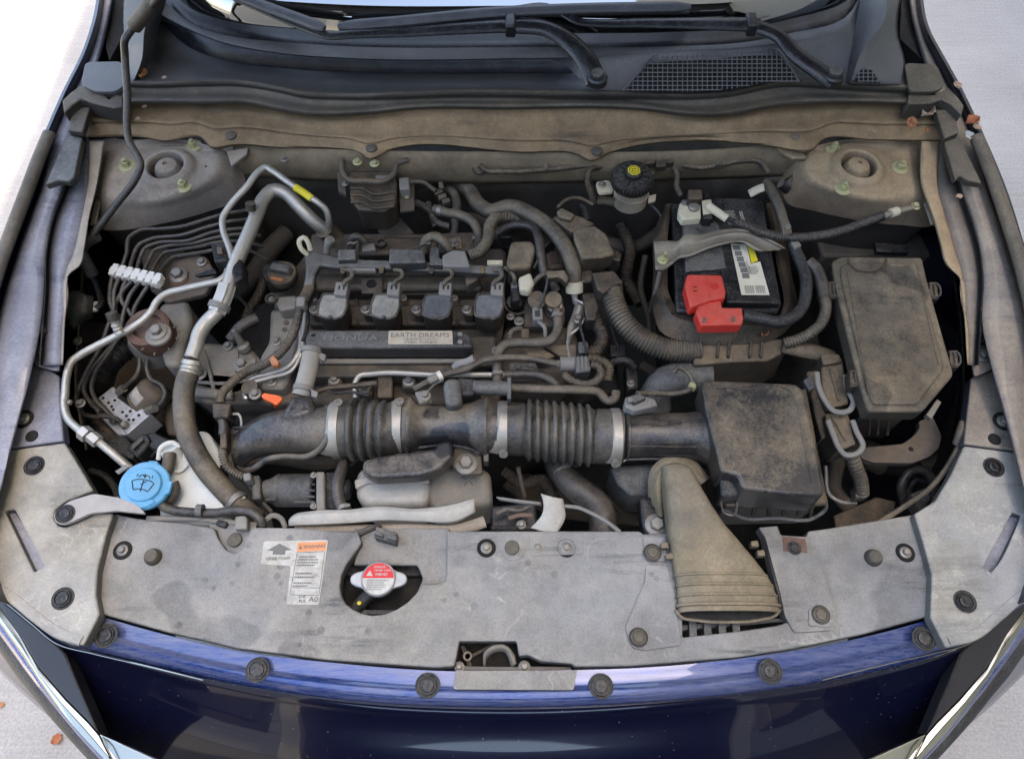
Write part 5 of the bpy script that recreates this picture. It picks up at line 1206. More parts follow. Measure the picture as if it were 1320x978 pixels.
# front fuel pipe etc.
H('thin bare steel pipe running across the front of the engine head', 'pipe', [(458, 512, .79), (457, 496, .798), (463, 485, .80), (480, 482, .80), (560, 483, .80), (640, 483, .80), (680, 483, .80)], 3.6, 'alu', 'pipe', n=10)
H('dark grey pipe angling from centre duct up to the right', 'pipe', [(534, 502, .815), (556, 490, .82), (576, 482, .82), (600, 476, .82), (622, 465, .825), (650, 461, .825), (684, 462, .822), (718, 469, .82)], 4.4, 'rubberd', 'pipe', n=10)
pc = thing('pipe_sleeve', 'short shiny crimp sleeve on the angled grey pipe', 'sleeve', P(560, 488, .81))
add_obj('sleeve', hose([(553, 492, .820), (566, 485, .822)], 6, n=14), M['steel'], pc)
add_obj('band', hose([(564, 486, .822), (569, 483.5, .822)], 6.8, n=14), M['white'], pc)
H('small ivory lever sticking up beside the trim bar', 'lever', [(585, 474, .815), (592, 468, .822), (602, 466, .826), (611, 461, .832)], 5, 'steelp', 'lever', flat=.7)
for i, (x0, x1) in enumerate(((486, 506),)):
    box_part('clip', [(x0, 477), (x1, 477), (x1, 512), (x0, 512)], .79, .02, 'blackd', eng, .003)
# ================================================================ intake duct train, from the left elbow to the air box
M['bellow'] = mk('bellows_rubber', (.018, .017, .016), .36, spec=.55, dust=.26, dcol=(.25, .215, .16), var=.5, scale=14)
el = thing('intake_elbow', 'smooth dark grey intake elbow at the left end of the air duct', 'duct', P(370, 560, .76))
pts = [(303, 602, .775), (308, 588, .785), (322, 572, .795), (345, 561, .80), (372, 556, .802), (400, 555, .802), (416, 554, .802), (430, 553, .802)]
w = catmull(PP(pts), 50); rpx = [10, 17, 23, 27, 30, 31.5, 32.5, 33, 33.5, 33.5]
rad = [(rpx[min(9, int(i / 49 * 9))] * (1 - (i / 49 * 9) % 1) + rpx[min(9, int(i / 49 * 9) + 1)] * ((i / 49 * 9) % 1)) * .00104 for i in range(50)]
add_obj('body', MB().sweep(w, rad, 36), M['pipe'], el, smooth=60)
add_obj('rim', hose([(421, 522, .822), (428, 534, .835), (428, 548, .838), (422, 564, .83), (408, 582, .808), (396, 588, .80), (366, 588, .80), (344, 592, .80), (326, 604, .79), (312, 606, .785), (302, 600, .785)], 4.2, n=12, flat=.7), M['pipe'], el)
box_part('neck', [(366, 526), (374, 509), (402, 508), (406, 532), (380, 540), (360, 538)], .838, .03, 'pipe', el, .008)
add_obj('stub', hose([(301, 557, .80), (316, 556, .802), (330, 556, .80)], 7.5, n=14), M['pipe'], el)
box_part('stub_plate', [(300, 549), (336, 549), (334, 552), (300, 552)], .815, .006, 'pipe', el, .001)
def bellows(label, st, clamps, mat='bellow'):
    t = thing('intake_bellows', label, 'bellows hose', P(st[len(st) // 2][0], st[len(st) // 2][1], .75))
    add_obj('bellows', duct_sweep(MB(), st, 44), M[mat], t, smooth=50)
    for (x, y, r, sy) in clamps:
        cl_ = add_obj('hose_clamp', duct_sweep(MB(), [(x - 5, y, r), (x - 5, y, r + 1.2), (x + 5, y, r + 1.2), (x + 5, y, r)], 44), M['steelb'], t, smooth=40)
        add_obj('screw_head', MB().lathe(P(x, y + sy * (r - 5), .80 + (.030 if sy > 0 else .036)), [(.0001, 0), (.0062, 0), (.0062, .006), (.003, .0062), (.003, .0045), (.0001, .0045)], 14, axis=(0, -sy * .9 if sy > 0 else .1, .6)), M['steel'], cl_)
    return t
M['steelb'] = mk('clamp_band', (.42, .39, .34), .35, metal=.85, dust=.3, dcol=(.36, .30, .22), var=.5, scale=20)
st1 = [(424, 554, 32), (431, 554, 36), (444, 554, 37), (449, 554, 35.5)]
for i, x in enumerate((451, 464, 477, 490)):
    st1 += [(x, 554, 35.5), (x + 2, 554, 39.5 - i * .8), (x + 4.2, 554, 41.5 - i), (x + 6.6, 554, 41.5 - i), (x + 9, 554, 39 - i * .8), (x + 11, 554, 35)]
st1 += [(504, 553, 34), (508, 552, 34), (524, 550, 33.5), (526, 550, 31)]
bellows('ribbed rubber intake hose with two steel clamps, left of the middle duct', st1, [(437, 553.5, 37, -1), (516, 549.5, 34.5, -1)])
st2 = [(640, 551, 30), (643, 552, 34.5), (668, 553, 34.5), (674, 553, 35)]
for i in range(8):
    x = 677 + i * 10.8; y = 553.5 + i * 1.1
    st2 += [(x, y, 33.5), (x + 1.6, y, 37.5), (x + 3.4, y, 40.5), (x + 5.2, y, 41), (x + 7, y, 40), (x + 8.8, y, 36.5), (x + 10, y, 33)]
st2 += [(766, 562, 36), (786, 563, 36), (801, 564, 36), (803, 564, 31)]
bellows('long ribbed rubber intake hose joining the air box outlet, with two steel clamps', st2, [(649, 552.5, 35, 1), (793, 563.5, 36.5, 1)])
md_ = thing('middle_duct', 'dark smooth middle duct joining the two ribbed intake hoses', 'duct', P(585, 555, .75))
add_obj('tube', duct_sweep(MB(), [(522, 550, 34), (527, 550, 36), (529, 550, 38.5), (531, 550, 38.5), (534, 550, 36), (539, 550, 31.5), (546, 549, 28), (556, 549, 26.5), (575, 549, 26.5), (592, 549, 27.5), (604, 549, 30), (614, 549, 34), (622, 550, 37.5), (625, 550, 39), (628, 550, 39), (630, 550, 36), (636, 551, 34), (646, 552, 33)], 48), M['pipe'], md_, smooth=50)
for x_, r_ in ((530, 37), (626, 37.5)):
    add_obj('collar_flange', MB().prism(rounded(PP([(x_ - 3, 551 + r_ * .86), (x_ + 4, 551 + r_ * .86), (x_ + 4, 551 + r_ + 6), (x_ - 3, 551 + r_ + 6)], .80), .002), .02), M['pipe'], md_, bevel=.001)
add_obj('seam', hose([(540, 577, .806), (560, 574.5, .808), (585, 574.5, .808), (604, 578, .806), (618, 584, .80)], 2.0, n=10), M['pipe'], md_)
box_part('neck', [(570, 490), (578, 486), (594, 486), (596, 520), (574, 522)], .85, .05, 'greyp', md_, .008)
box_part('neck_cap', [(590, 486), (612, 487), (612, 508), (592, 510)], .842, .03, 'black', md_, .004)
add_obj('sensor_tube', hose([(610, 499, .835), (656, 501, .835)], 9.5, n=20), M['greyp'], md_)
add_obj('sensor_flange', MB().prism(PP([(654, 486), (659, 486), (659, 514), (654, 514)], .852), .035), M['greyp'], md_, bevel=.001)
box_part('mount_plate', [(534, 504), (550, 502), (554, 516), (540, 520)], .832, .02, 'cast', md_, .003); bolt(548, 510, .833, md_, .9)
# resonator below it
rs = thing('resonator', 'flat dark grey resonator chamber hanging below the middle duct', 'resonator', P(520, 600, .77))
rsp = [(470, 594), (486, 588), (513, 584), (560, 578), (566, 568), (583, 568), (584, 588), (566, 605), (541, 613), (482, 616), (470, 609)]
add_obj('upper_shell', MB().prism(rounded(PP(rsp, .825), .006), .03), M['pipe'], rs, bevel=.008, seg=3)
add_obj('rim', MB().prism(rounded(PP([(sum(p[0] for p in rsp) / 11 + (p[0] - sum(q[0] for q in rsp) / 11) * 1.04, 595 + (p[1] - 595) * 1.12 + 1) for p in rsp], .797), .006), .007), M['pipe'], rs, bevel=.002)
bk = thing('duct_bracket', 'black angled bracket with a large washer bolt below the middle duct', 'bracket', P(605, 595, .76))
box_part('plate', [(583, 572), (620, 576), (622, 610), (594, 612), (582, 600)], .79, .01, 'castd', bk, .003)
bolt(601, 598, .792, bk, 1.7)
# turbo housing and shields
tu = thing('turbo_housing', 'pale metal turbocharger housing with a bright ridge below the resonator', 'turbocharger', P(550, 630, .65))
box_part('shell', [(458, 610), (470, 598), (540, 600), (556, 622), (550, 650), (470, 652), (458, 640)], .765, .10, 'shield', tu, .014, rad=.012, seg=4)
box_part('ridge', [(456, 618), (474, 612), (552, 614), (554, 622), (474, 622), (458, 630)], .772, .01, 'shieldl' if 'shieldl' in M else 'shield', tu, .003)
box_part('shell', [(548, 602), (600, 596), (632, 604), (636, 650), (560, 660), (548, 640)], .755, .10, 'cast', tu, .018, rad=.014, seg=4)
ms = MB()
for a_ in range(5):
    an = R(90 + a_ * 72); c = P(604, 618, .7556)
    ms.sweep([c + Vector((math.cos(an), math.sin(an), 0)) * .003, c + Vector((math.cos(an), math.sin(an), 0)) * .011], .0008, 6)
add_obj('cast_mark', ms, M['castd'], tu)
shs = thing('heat_shield', 'long pale folded metal heat shield along the rear edge of the radiator cover', 'heat shield', P(490, 665, .78))
sh_t = [(372, 672, .792), (376, 667, .794), (403, 660, .796), (452, 658, .796), (486, 654, .797), (541, 657, .797), (580, 651, .797), (611, 643, .797)]
sh_b = [(372, 677, .790), (390, 677, .790), (417, 676, .790), (452, 674, .790), (497, 671, .790), (541, 672, .790), (590, 672, .790), (613, 660, .790)]
add_obj('strip', loft([[(p[0], p[1], p[2] - .02) for p in sh_t], sh_t, [(p[0], p[1] + 1.5, p[2] + .001) for p in sh_t], sh_b, [(p[0], p[1], p[2] - .01) for p in sh_b]], 50, 2), M['shield'], shs, solid=.0015)
cr_ = thing('support_bar', 'grey painted radiator support bar seen behind the radiator cover', 'bar', P(540, 680, .76))
add_obj('bar', hose([(380, 684, .775), (450, 684, .775), (520, 682, .775), (600, 680, .775), (625, 672, .775)], 8, n=12, flat=.6), M['towerg'], cr_)
add_obj('hose_end', hose([(462, 688, .79), (478, 681, .79), (490, 677, .785)], 4.5, n=10), M['rubber'], cr_)
sw2 = thing('small_shield', 'small pale curved metal shield standing at the middle rear edge of the cover', 'shield', P(705, 665, .77))
add_obj('sheet', loft([[(684, 680, .80), (692, 672, .803), (699, 662, .806), (700, 645, .812), (697, 636, .815)], [(697, 684, .80), (706, 678, .803), (712, 664, .806), (714, 650, .811), (712, 640, .814)], [(718, 686, .80), (726, 674, .80), (729, 666, .802), (727, 650, .806), (726, 643, .81)]], 20, 3), M['shield'], sw2, solid=.002)
cl = thing('latch_cluster', 'dark greasy latch mechanism with a coil spring left of the small pale shield', 'mechanism', P(665, 665, .76))
box_part('housing', [(632, 652), (690, 646), (694, 684), (632, 684)], .765, .03, 'black', cl, .004)
add_obj('spring', hose([(634, 681, .785), (650, 681, .785), (668, 681, .785)], 4.5, n=10, rib=.003, amp=.3), M['rubberb'], cl)
add_obj('link', hose([(641, 662, .785), (655, 656, .79), (668, 658, .79), (684, 652, .79)], 3.4, n=10), M['rubberd'], cl)
add_obj('link', hose([(656, 668, .785), (670, 664, .79), (686, 664, .79)], 3, n=10), M['rust'], cl)
add_obj('cover_strip', loft([[(640, 641, .80), (665, 644, .80), (697, 648, .80)], [(644, 645, .795), (668, 649, .795), (698, 652, .795)]], 16, 1), M['steelp'], cl, solid=.002)
bolt(672, 676, .785, cl, .7)
H('thick black radiator hose curving down behind the radiator cover', 'hose', [(716, 586, .70), (722, 604, .72), (738, 626, .73), (760, 642, .73), (774, 656, .73), (778, 676, .73), (776, 700, .72)], 17.5, 'rubber', n=22)
H('thin pale cable running from the small shield to the radiator cover', 'cable', [(727, 652, .80), (745, 654, .80), (762, 661, .80), (782, 672, .80), (799, 685, .80)], 2.6, 'steelp', 'cable', n=8)
H('thin vertical steel rod below the ribbed intake hose', 'rod', [(668, 602, .74), (670, 612, .73), (676, 640, .70)], 3, 'castd', 'rod')
# actuator left of the turbo
ac = thing('actuator', 'ribbed grey electric actuator lying below the intake elbow', 'actuator', P(385, 633, .70))
acz = .752
def xs_(mb, st, n=32): return duct_sweep(mb, [(a, b, c, acz) for a, b, c in st], n)
add_obj('body', xs_(MB(), [(340, 632, 12), (341, 632, 14), (350, 632, 17), (358, 632, 22), (362, 632, 22.5), (363.5, 632, 21.5), (365, 632, 22.5), (404, 632, 22.5), (406, 632, 20)]), M['greyp'], ac, smooth=40)
for yy in (617, 624, 632, 640, 647):
    add_obj('rib', hose([(380, yy, acz + .018 - abs(yy - 632) * .0004), (406, yy, acz + .024 - abs(yy - 632) * .0006)], 1.8, n=8), M['greyp'], ac)
for yy in (620, 628, 636, 644):
    add_obj('rib', hose([(343, yy, acz + .012), (356, yy, acz + .020)], 1.6, n=8), M['greyp'], ac)
box_part('flange', [(407, 607), (418, 607), (419, 658), (407, 658)], acz + .024, .05, 'steelp', ac, .003)
box_part('connector', [(323, 612), (334, 611), (336, 642), (324, 644)], acz + .026, .03, 'greyp', ac, .004)
box_part('back_flange', [(419, 607), (434, 607), (434, 656), (419, 656)], acz + .012, .04, 'black', ac, .003)
add_obj('shaft', xs_(MB(), [(418, 631, 10), (440, 631, 10), (441, 631, 13), (450, 631, 14), (453, 631, 11)]), M['rubberb'], ac, smooth=40)
bolt(404, 612, acz + .024, ac, .5); bolt(404, 652, acz + .024, ac, .5)
H('short black hose dropping between actuator and turbocharger', 'hose', [(446, 590, .77), (440, 606, .785), (435, 622, .79), (436, 640, .785), (443, 662, .775)], 7.5, 'rubber', n=14)
# ================================================================ between engine and battery
def Hs(label, pts, r, mat='rubberd', cat='hose', name='hose', **k): return H(label, cat, pts, r, mat, name, **k)
Hs('large dusty hose arching over from the firewall down to an ivory clamp', [(560, 232, .80), (590, 237, .80), (605, 247, .81), (618, 265, .825), (634, 273, .835), (655, 267, .845), (690, 280, .85), (715, 300, .85), (732, 325, .848), (739, 345, .84), (740, 366, .82)], 9.5, n=18)
single('hose_clamp', 'ivory plastic clamp at the lower end of the large arching hose', 'clamp', hose([(740, 362, .826), (740.5, 376, .812)], 11.5, n=20), M['ivory'])
Hs('ribbed wiring conduit bending up from the wiring rail beneath the arching hose', [(604, 330, .85), (618, 324, .85), (629, 308, .85), (631, 292, .848), (640, 281, .845), (657, 280, .84), (675, 284, .83), (690, 289, .82)], 8, cat='conduit', name='conduit', rib=.0045, amp=.13, n=16)
Hs('second ribbed conduit running behind the arching hose', [(662, 292, .80), (680, 293, .80), (700, 292, .80), (716, 286, .80), (728, 280, .80)], 6.5, cat='conduit', name='conduit', rib=.0045, amp=.13, n=14)
Hs('medium hose curving from behind the wiring rail with a pale stripe', [(560, 270, .83), (575, 274, .835), (595, 278, .84), (610, 287, .84), (617, 302, .83), (616, 318, .81)], 6.2, n=14)
Hs('short hose hooping over directly behind the wiring rail', [(547, 324, .82), (549, 310, .838), (560, 305, .845), (572, 312, .845), (581, 325, .83)], 6.5, n=14)
Hs('dark hose low along the firewall, behind the brake reservoir', [(643, 232, .72), (657, 250, .72), (690, 256, .72), (732, 254, .72), (750, 262, .72), (756, 282, .70)], 8.5, mat='rubber', n=14)
Hs('vertical dusty hose rising behind the engine towards the firewall', [(570, 242, .79), (584, 248, .80), (589, 262, .80), (587, 285, .79), (586, 306, .77)], 6, n=12)
Hs('thin curved hose behind the engine left of the vertical hose', [(552, 262, .79), (556, 278, .79), (566, 288, .79), (580, 292, .79)], 4, n=10)
Hs('short black hose stub at the left rear of the engine', [(452, 322, .81), (453, 308, .825), (462, 305, .83), (470, 312, .82)], 5, mat='rubber', n=12)
rt_ = thing('rear_manifold', 'cluster of dark dusty valves and fittings behind the wiring rail', 'fitting', P(500, 310, .76))
box_part('block', [(462, 306), (548, 304), (552, 326), (460, 328)], .800, .04, 'blackd', rt_, .005)
box_part('block', [(560, 300), (612, 298), (618, 322), (566, 326)], .79, .04, 'blackd', rt_, .004)
add_obj('port', MB().lathe(P(492, 316, .80), [(.0001, .002), (.0062, .002), (.0066, .008), (.0088, .008), (.0092, 0)], 22), M['rubber'], rt_)
box_part('ribs', [(466, 314), (482, 313), (484, 322), (467, 324)], .808, .01, 'steelp', rt_, .001)
bolt(585, 313, .792, rt_, .9); box_part('lug', [(576, 306), (594, 305), (596, 320), (578, 321)], .7915, .01, 'blackdd', rt_, .002)
cst = thing('connector_row', 'row of three small dusty connectors hanging below the firewall wiring', 'connector', P(569, 252, .82))
for (x, y) in ((564, 247), (569, 253), (574, 259)):
    box_part('connector', [(x - 5, y - 2), (x + 5, y - 5), (x + 7, y), (x - 3, y + 4)], .845, .012, 'blackdd', cst, .0012)
box_part('stem', [(565, 234), (571, 234), (572, 242), (566, 242)], .85, .01, 'blackdd', cst, .001)
# grey pod and the small pipes in front of it
pod = thing('resonator_pod', 'dusty rounded plastic pod at the right rear of the engine', 'pod', P(670, 328, .78))
box_part('shell', [(658, 310), (686, 309), (691, 318), (684, 344), (656, 346), (652, 338)], .855, .05, 'blackdd', pod, .009, rad=.008, seg=4)
box_part('tag', [(673, 334), (684, 330), (684, 338), (674, 340)], .8555, .002, 'blackdd', pod, .0005)
Hs('dark steel pipe standing beside the dusty pod', [(640, 300, .82), (655, 292, .83), (675, 290, .84), (690, 296, .848), (694, 306, .85), (697, 330, .845), (702, 352, .835), (712, 364, .83), (716, 374, .82)], 6, mat='rubber', cat='pipe', name='pipe', n=14)
dv = thing('purge_valve', 'small cylindrical valve with silver middle and rusty red base', 'valve', P(713, 390, .79))
def vcyl(par, name, x, y, z0, z1, r, mat, n=26):
    k_ = pxm(x, y, z0); return add_obj(name, MB().lathe(P(x, y, z0), [(.0001, 0), (r * k_ * .97, 0), (r * k_, .001), (r * k_, z1 - z0 - .001), (r * k_ * .95, z1 - z0), (.0001, z1 - z0 + .0003)], n, axis=(0, -.35, 1)), M[mat], par)
vcyl(dv, 'base', 715, 402, .79, .801, 12.5, 'rust'); vcyl(dv, 'barrel', 714, 399, .80, .826, 9.5, 'steel'); vcyl(dv, 'top', 713, 388, .826, .836, 11, 'blackdd')
vcyl(dv, 'collar', 717, 410, .788, .792, 10, 'rust')
Hs('dusty hose running down from the valve and turning left then forward', [(717, 399, .822), (719, 412, .82), (718, 428, .815), (711, 438, .815), (695, 442, .815), (665, 442, .815), (650, 445, .815), (642, 456, .812), (641, 474, .808), (641, 492, .80)], 6.3, n=16)
mp = thing('pressure_sensor', 'round dusty sensor with a pale square connector left of the valve', 'sensor', P(690, 395, .78))
vcyl(mp, 'dome', 692, 389, .81, .822, 12, 'castd'); vcyl(mp, 'rivet', 693, 386, .822, .824, 2, 'rust')
box_part('connector', [(686, 396), (699, 396), (700, 411), (687, 412)], .826, .02, 'steelp', mp, .0015)
box_part('socket', [(689, 400), (696, 400), (696, 408), (690, 408)], .8265, .002, 'rubberb', mp, 0)
box_part('base_plate', [(676, 384), (726, 382), (729, 412), (722, 420), (674, 420)], .79, .02, 'castd', mp, .005)
add_obj('arm', hose([(694, 414, .82), (702, 422, .82), (703, 434, .81)], 2.6, n=8, flat=.5), M['steelp'], mp)
bolt(669, 414, .80, mp, .85); bolt(658, 408, .80, mp, .7)
iv = thing('small_cover', 'small square ivory grey plastic cover with a ribbed lead, beside the pod', 'cover', P(680, 360, .80))
box_part('cover', [(668, 357), (684, 350), (689, 364), (682, 374), (670, 372)], .845, .02, 'ivory', iv, .004)
add_obj('lead', hose([(683, 373, .835), (690, 362, .84), (700, 354, .845), (712, 352, .845)], 3.6, n=10, rib=.0035, amp=.15), M['rubberd'], iv)
box_part('connector_bar', [(704, 349), (728, 347), (734, 358), (730, 364), (722, 356), (706, 358)], .85, .018, 'blackdd', iv, .003)
inj = thing('sensor_plug', 'black sensor plug in a round collar at the right edge of the engine', 'plug', P(662, 380, .78))
vcyl(inj, 'collar', 663, 392, .775, .79, 10, 'rubber')
box_part('plug', [(658, 364), (669, 363), (670, 386), (659, 388)], .825, .03, 'black', inj, .003)
box_part('latch', [(659, 364), (667, 364), (667, 370), (659, 371)], .827, .004, 'steelp', inj, .001)
add_obj('lead', hose([(651, 345, .84), (658, 350, .842), (663, 358, .84), (663, 366, .83)], 3, n=8), M['rubberd'], inj)
Hs('thin dark cable looping round the sensor plug to the right edge', [(652, 352, .81), (649, 380, .80), (653, 398, .795), (668, 405, .80), (680, 400, .805)], 1.6, mat='rubber', cat='cable', name='cable', n=6)
ljc = thing('cable', 'short ribbed cable hooking into a small connector below the bolt', 'cable', P(665, 430, .78))
add_obj('conduit', hose([(658, 440, .79), (658, 430, .80), (666, 424, .805), (674, 424, .805)], 4, n=10, rib=.0035, amp=.15), M['blackdd'], ljc)
box_part('plug', [(672, 423), (682, 423), (682, 437), (672, 437)], .81, .012, 'blackd', ljc, .001)
# sheet bracket at the hose end
hb = thing('hose_bracket', 'twisted bare sheet metal bracket below the ivory clamp', 'bracket', P(742, 400, .76))
add_obj('stem', hose([(740, 374, .815), (741, 384, .81), (743, 392, .805)], 4, n=12), M['steelp'], hb)
add_obj('sheet', loft([[(742, 388, .81), (738, 404, .805), (732, 420, .80), (731, 448, .79)], [(753, 394, .81), (750, 410, .80), (742, 424, .795), (735, 450, .785)]], 20, 1), M['steel'], hb, solid=.0015)
add_obj('edge', hose([(741, 386, .812), (753, 393, .812), (752, 412, .80), (743, 425, .795), (734, 432, .792), (733, 455, .79), (740, 474, .79)], 1.8, n=8), M['alu'], hb)
bolt(745, 411, .806, hb, .9)
# connector box stack
cb = thing('connector_box', 'stacked grey plastic connector boxes feeding the thick ribbed conduit', 'connector box', P(765, 330, .78))
box_part('upper_box', [(713, 281), (728, 272), (752, 280), (767, 288), (737, 299)], .868, .03, 'blackd', cb, .003)
box_part('latch', [(717, 272), (724, 267), (742, 276), (736, 283), (722, 280)], .876, .012, 'blackdd', cb, .003)
box_part('main_box', [(738, 292), (767, 290), (782, 301), (793, 327), (776, 331), (750, 333), (740, 308)], .866, .035, 'blackdd', cb, .004, label='largest box with moulded marks')
box_part('side_box', [(780, 314), (802, 326), (800, 336), (786, 334)], .845, .03, 'blackd', cb, .003)
box_part('elbow_box', [(763, 351), (792, 348), (804, 364), (790, 368), (778, 378), (770, 372)], .850, .03, 'blackd', cb, .003)
box_part('mid_box', [(746, 346), (764, 348), (766, 362), (750, 364)], .83, .03, 'blackd', cb, .003)
box_part('lower_box', [(750, 378), (768, 376), (772, 396), (768, 412), (756, 412)], .82, .03, 'blackd', cb, .003)
bx = bpy.data.objects.get('main_box')
print_rows(bx, P(770, 296, .8665), (-.5, -1, 0), (1, -.3, 0), .02, .006, 2, 'steelp', name='moulded_mark', seed=21)
Hs('dark ribbed conduit curling down from the connector boxes', [(764, 408, .80), (771, 420, .795), (776, 434, .79), (771, 448, .785), (756, 458, .78)], 9, mat='blackd', cat='conduit', name='conduit', rib=.005, amp=.12, n=16)
sc_ = thing('solenoid', 'pale grey cylindrical solenoid with a ribbed connector, in front of the conduit', 'solenoid', P(740, 469, .76))
add_obj('nose', hose([(711, 469, .81), (723, 469, .81)], 5, n=14), M['steelp'], sc_)
add_obj('barrel', hose([(722, 469, .81), (742, 469, .81)], 9.5, n=20), M['steelp'], sc_)
box_part('connector', [(741, 459), (759, 458), (762, 478), (742, 480)], .825, .03, 'greyp', sc_, .003)
for x in (745, 750, 755): add_obj('rib', hose([(x, 459, .826), (x + 1, 478, .826)], 1, n=6), M['steelp'], sc_)
Hs('ribbed cable looping under the pale solenoid', [(762, 470, .81), (771, 473, .81), (774, 483, .81), (766, 493, .81), (748, 495, .81), (736, 490, .81), (727, 483, .81)], 5.6, cat='cable', name='cable', rib=.0038, amp=.14, n=12)
Hs('dusty ribbed sleeve beside the solenoid going back', [(758, 462, .79), (772, 464, .79), (784, 472, .79), (783, 490, .78)], 6.5, mat='blackdd', cat='conduit', name='conduit', rib=.004, amp=.12, n=12)
Hs('black hose stub right of the solenoid', [(784, 470, .75), (796, 464, .76), (810, 465, .76), (818, 474, .75)], 4.5, mat='rubber', n=10)
Hs('dark tube below the solenoid ending behind the bellows', [(650, 483, .80), (680, 482, .80), (700, 485, .80), (714, 493, .80), (724, 508, .79)], 6, mat='rubber', n=14)
Hs('long grey tube lying behind the ribbed hose, ending in an elbow', [(656, 500, .82), (700, 502, .82), (750, 503, .82), (772, 506, .815), (784, 517, .81), (792, 514, .81), (794, 505, .81)], 6, n=14)
ht = thing('head_casting', 'rough cast metal end of the engine with bolts, below the small pipes', 'casting', P(690, 470, .7))
box_part('casting', [(652, 420), (740, 420), (752, 462), (724, 500), (650, 500), (640, 460)], .76, .08, 'castd', ht, .008)
box_part('plate', [(677, 452), (700, 448), (716, 458), (706, 463), (680, 462)], .795, .02, 'blackdd', ht, .003)
box_part('plate', [(700, 444), (744, 443), (744, 460), (720, 458)], .79, .02, 'blackdd', ht, .003)
box_part('block', [(745, 440), (758, 440), (759, 454), (746, 455)], .805, .02, 'greyp', ht, .002)
for (x, y) in ((668, 474), (684, 473), (676, 478)): bolt(x, y, .79, ht, .8)
box_part('boss', [(656, 466), (692, 466), (694, 482), (656, 482)], .788, .03, 'cast', ht, .005)
lowd = thing('lower_harness', 'dark jumble of small plugs low behind the thick conduit', 'wiring', P(800, 470, .7))
box_part('plug', [(786, 444), (806, 444), (807, 458), (787, 459)], .76, .02, 'black', lowd, .002)
box_part('plug', [(806, 470), (822, 468), (824, 500), (808, 502)], .74, .03, 'black', lowd, .003)
bolt(813, 494, .742, lowd, .7)
for x in (788, 792, 796, 800): add_obj('rib', hose([(x, 447, .761), (x, 456, .761)], .9, n=6), M['blackd'], lowd)
for (x, y, a) in ((700, 320, 0), (722, 330, .2)):
    pass
gb = thing('vacuum_unit', 'dark rusty plate and boxes between pod and connector boxes', 'unit', P(715, 330, .76))
box_part('box', [(703, 318), (724, 316), (728, 344), (706, 346)], .80, .04, 'castd', gb, .005)
box_part('panel', [(708, 322), (719, 321), (721, 338), (710, 339)], .803, .004, 'rust', gb, .002)
box_part('box', [(697, 300), (712, 298), (716, 312), (700, 315)], .825, .03, 'blackd', gb, .003)
box_part('box', [(640, 286), (660, 288), (660, 306), (644, 306)], .80, .03, 'black', gb, .003)
# ================================================================ firewall row
br_ = thing('brake_reservoir', 'white brake fluid reservoir with a ribbed black cap and yellow octagon label', 'fluid reservoir', P(813, 262, .78))
z = .902; k = pxm(813, 234, z); c = P(814, 236, z - .026)
cap = MB(); prof = [(.0001, 0), (26.5 * k, 0), (27.5 * k, .002), (27.5 * k, .014), (25.5 * k, .018), (21 * k, .0195), (12.5 * k, .0185), (11.5 * k, .0185), (11 * k, .0265), (9.5 * k, .0285), (.0001, .0285)]
cap.lathe(c, prof, 48)
cp = add_obj('cap', cap, M['black'], br_)
for i in range(36):
    a = 2 * math.pi * i / 36
    if i == 0: rib0 = add_obj('rib', MB().box(c + Vector((27.4 * k, 0, .008)), (.002, .0022, .012)), M['blackd'], cp)
    q = MB()
rb_ = MB()
for i in range(1, 36):
    a = 2 * math.pi * i / 36; rb_.box(c + Vector((27.4 * k * math.cos(a), 27.4 * k * math.sin(a), .008)), (.002, .0022, .012), Matrix.Rotation(a, 3, 'Z'))
add_obj('grip_ribs', rb_, M['blackd'], cp)['kind'] = 'stuff'
for i in range(14):
    a = 2 * math.pi * i / 14
    sp = MB().sweep([c + Vector((math.cos(a) * 14 * k, math.sin(a) * 14 * k, .0192)), c + Vector((math.cos(a) * 24 * k, math.sin(a) * 24 * k, .0188))], .0006, 6)
    add_obj('moulded_line', sp, M['seal'], cp)
oct_ = [c + Vector((8.6 * k * math.cos(R(22.5 + 45 * i)), 8.6 * k * math.sin(R(22.5 + 45 * i)), .0292)) for i in range(8)]
yl = add_obj('label_disc', MB().prism(oct_, .0006), M['yellow'], cp)
oc2 = [c + Vector((6.2 * k * math.cos(R(22.5 + 45 * i)), 6.2 * k * math.sin(R(22.5 + 45 * i)), .0296)) for i in range(8)]
add_obj('octagon_line', MB().sweep(oc2 + [oc2[0]], .0005, 6), M['ink'], yl)
add_obj('symbol', MB().sweep([c + Vector((x * k, y * k, .0297)) for x, y in ((-2.5, -2), (-2.5, 2), (2.5, 2), (2.5, -2), (-2.5, -2))], .0005, 6), M['ink'], yl)
tank = MB().lathe(P(811, 262, .775), [(.0001, 0), (22 * k, 0), (24 * k, .003), (24 * k, .026), (25 * k, .027), (25 * k, .030), (24 * k, .031), (24.5 * k, .085), (.0001, .086)], 40, sy=.9)
M['restank'] = mk('reservoir_plastic', (.62, .53, .38), .4, dust=.35, dcol=(.36, .26, .15), var=.6, scale=15)
add_obj('tank', tank, M['restank'], br_, bevel=0)
add_obj('ear', MB().prism(rounded(PP([(768, 234), (786, 232), (792, 246), (772, 248)], .868), .006), .008), M['restank'], br_, bevel=.001)
bolt(776, 238, .869, br_, .7)
add_obj('outlet', hose([(792, 262, .82), (780, 260, .82), (769, 260, .82)], 6.5, n=14), M['blackdd'], br_)
add_obj('ear', MB().prism(PP([(836, 252), (846, 250), (845, 258), (836, 260)], .85), .006), M['restank'], br_, bevel=.001)
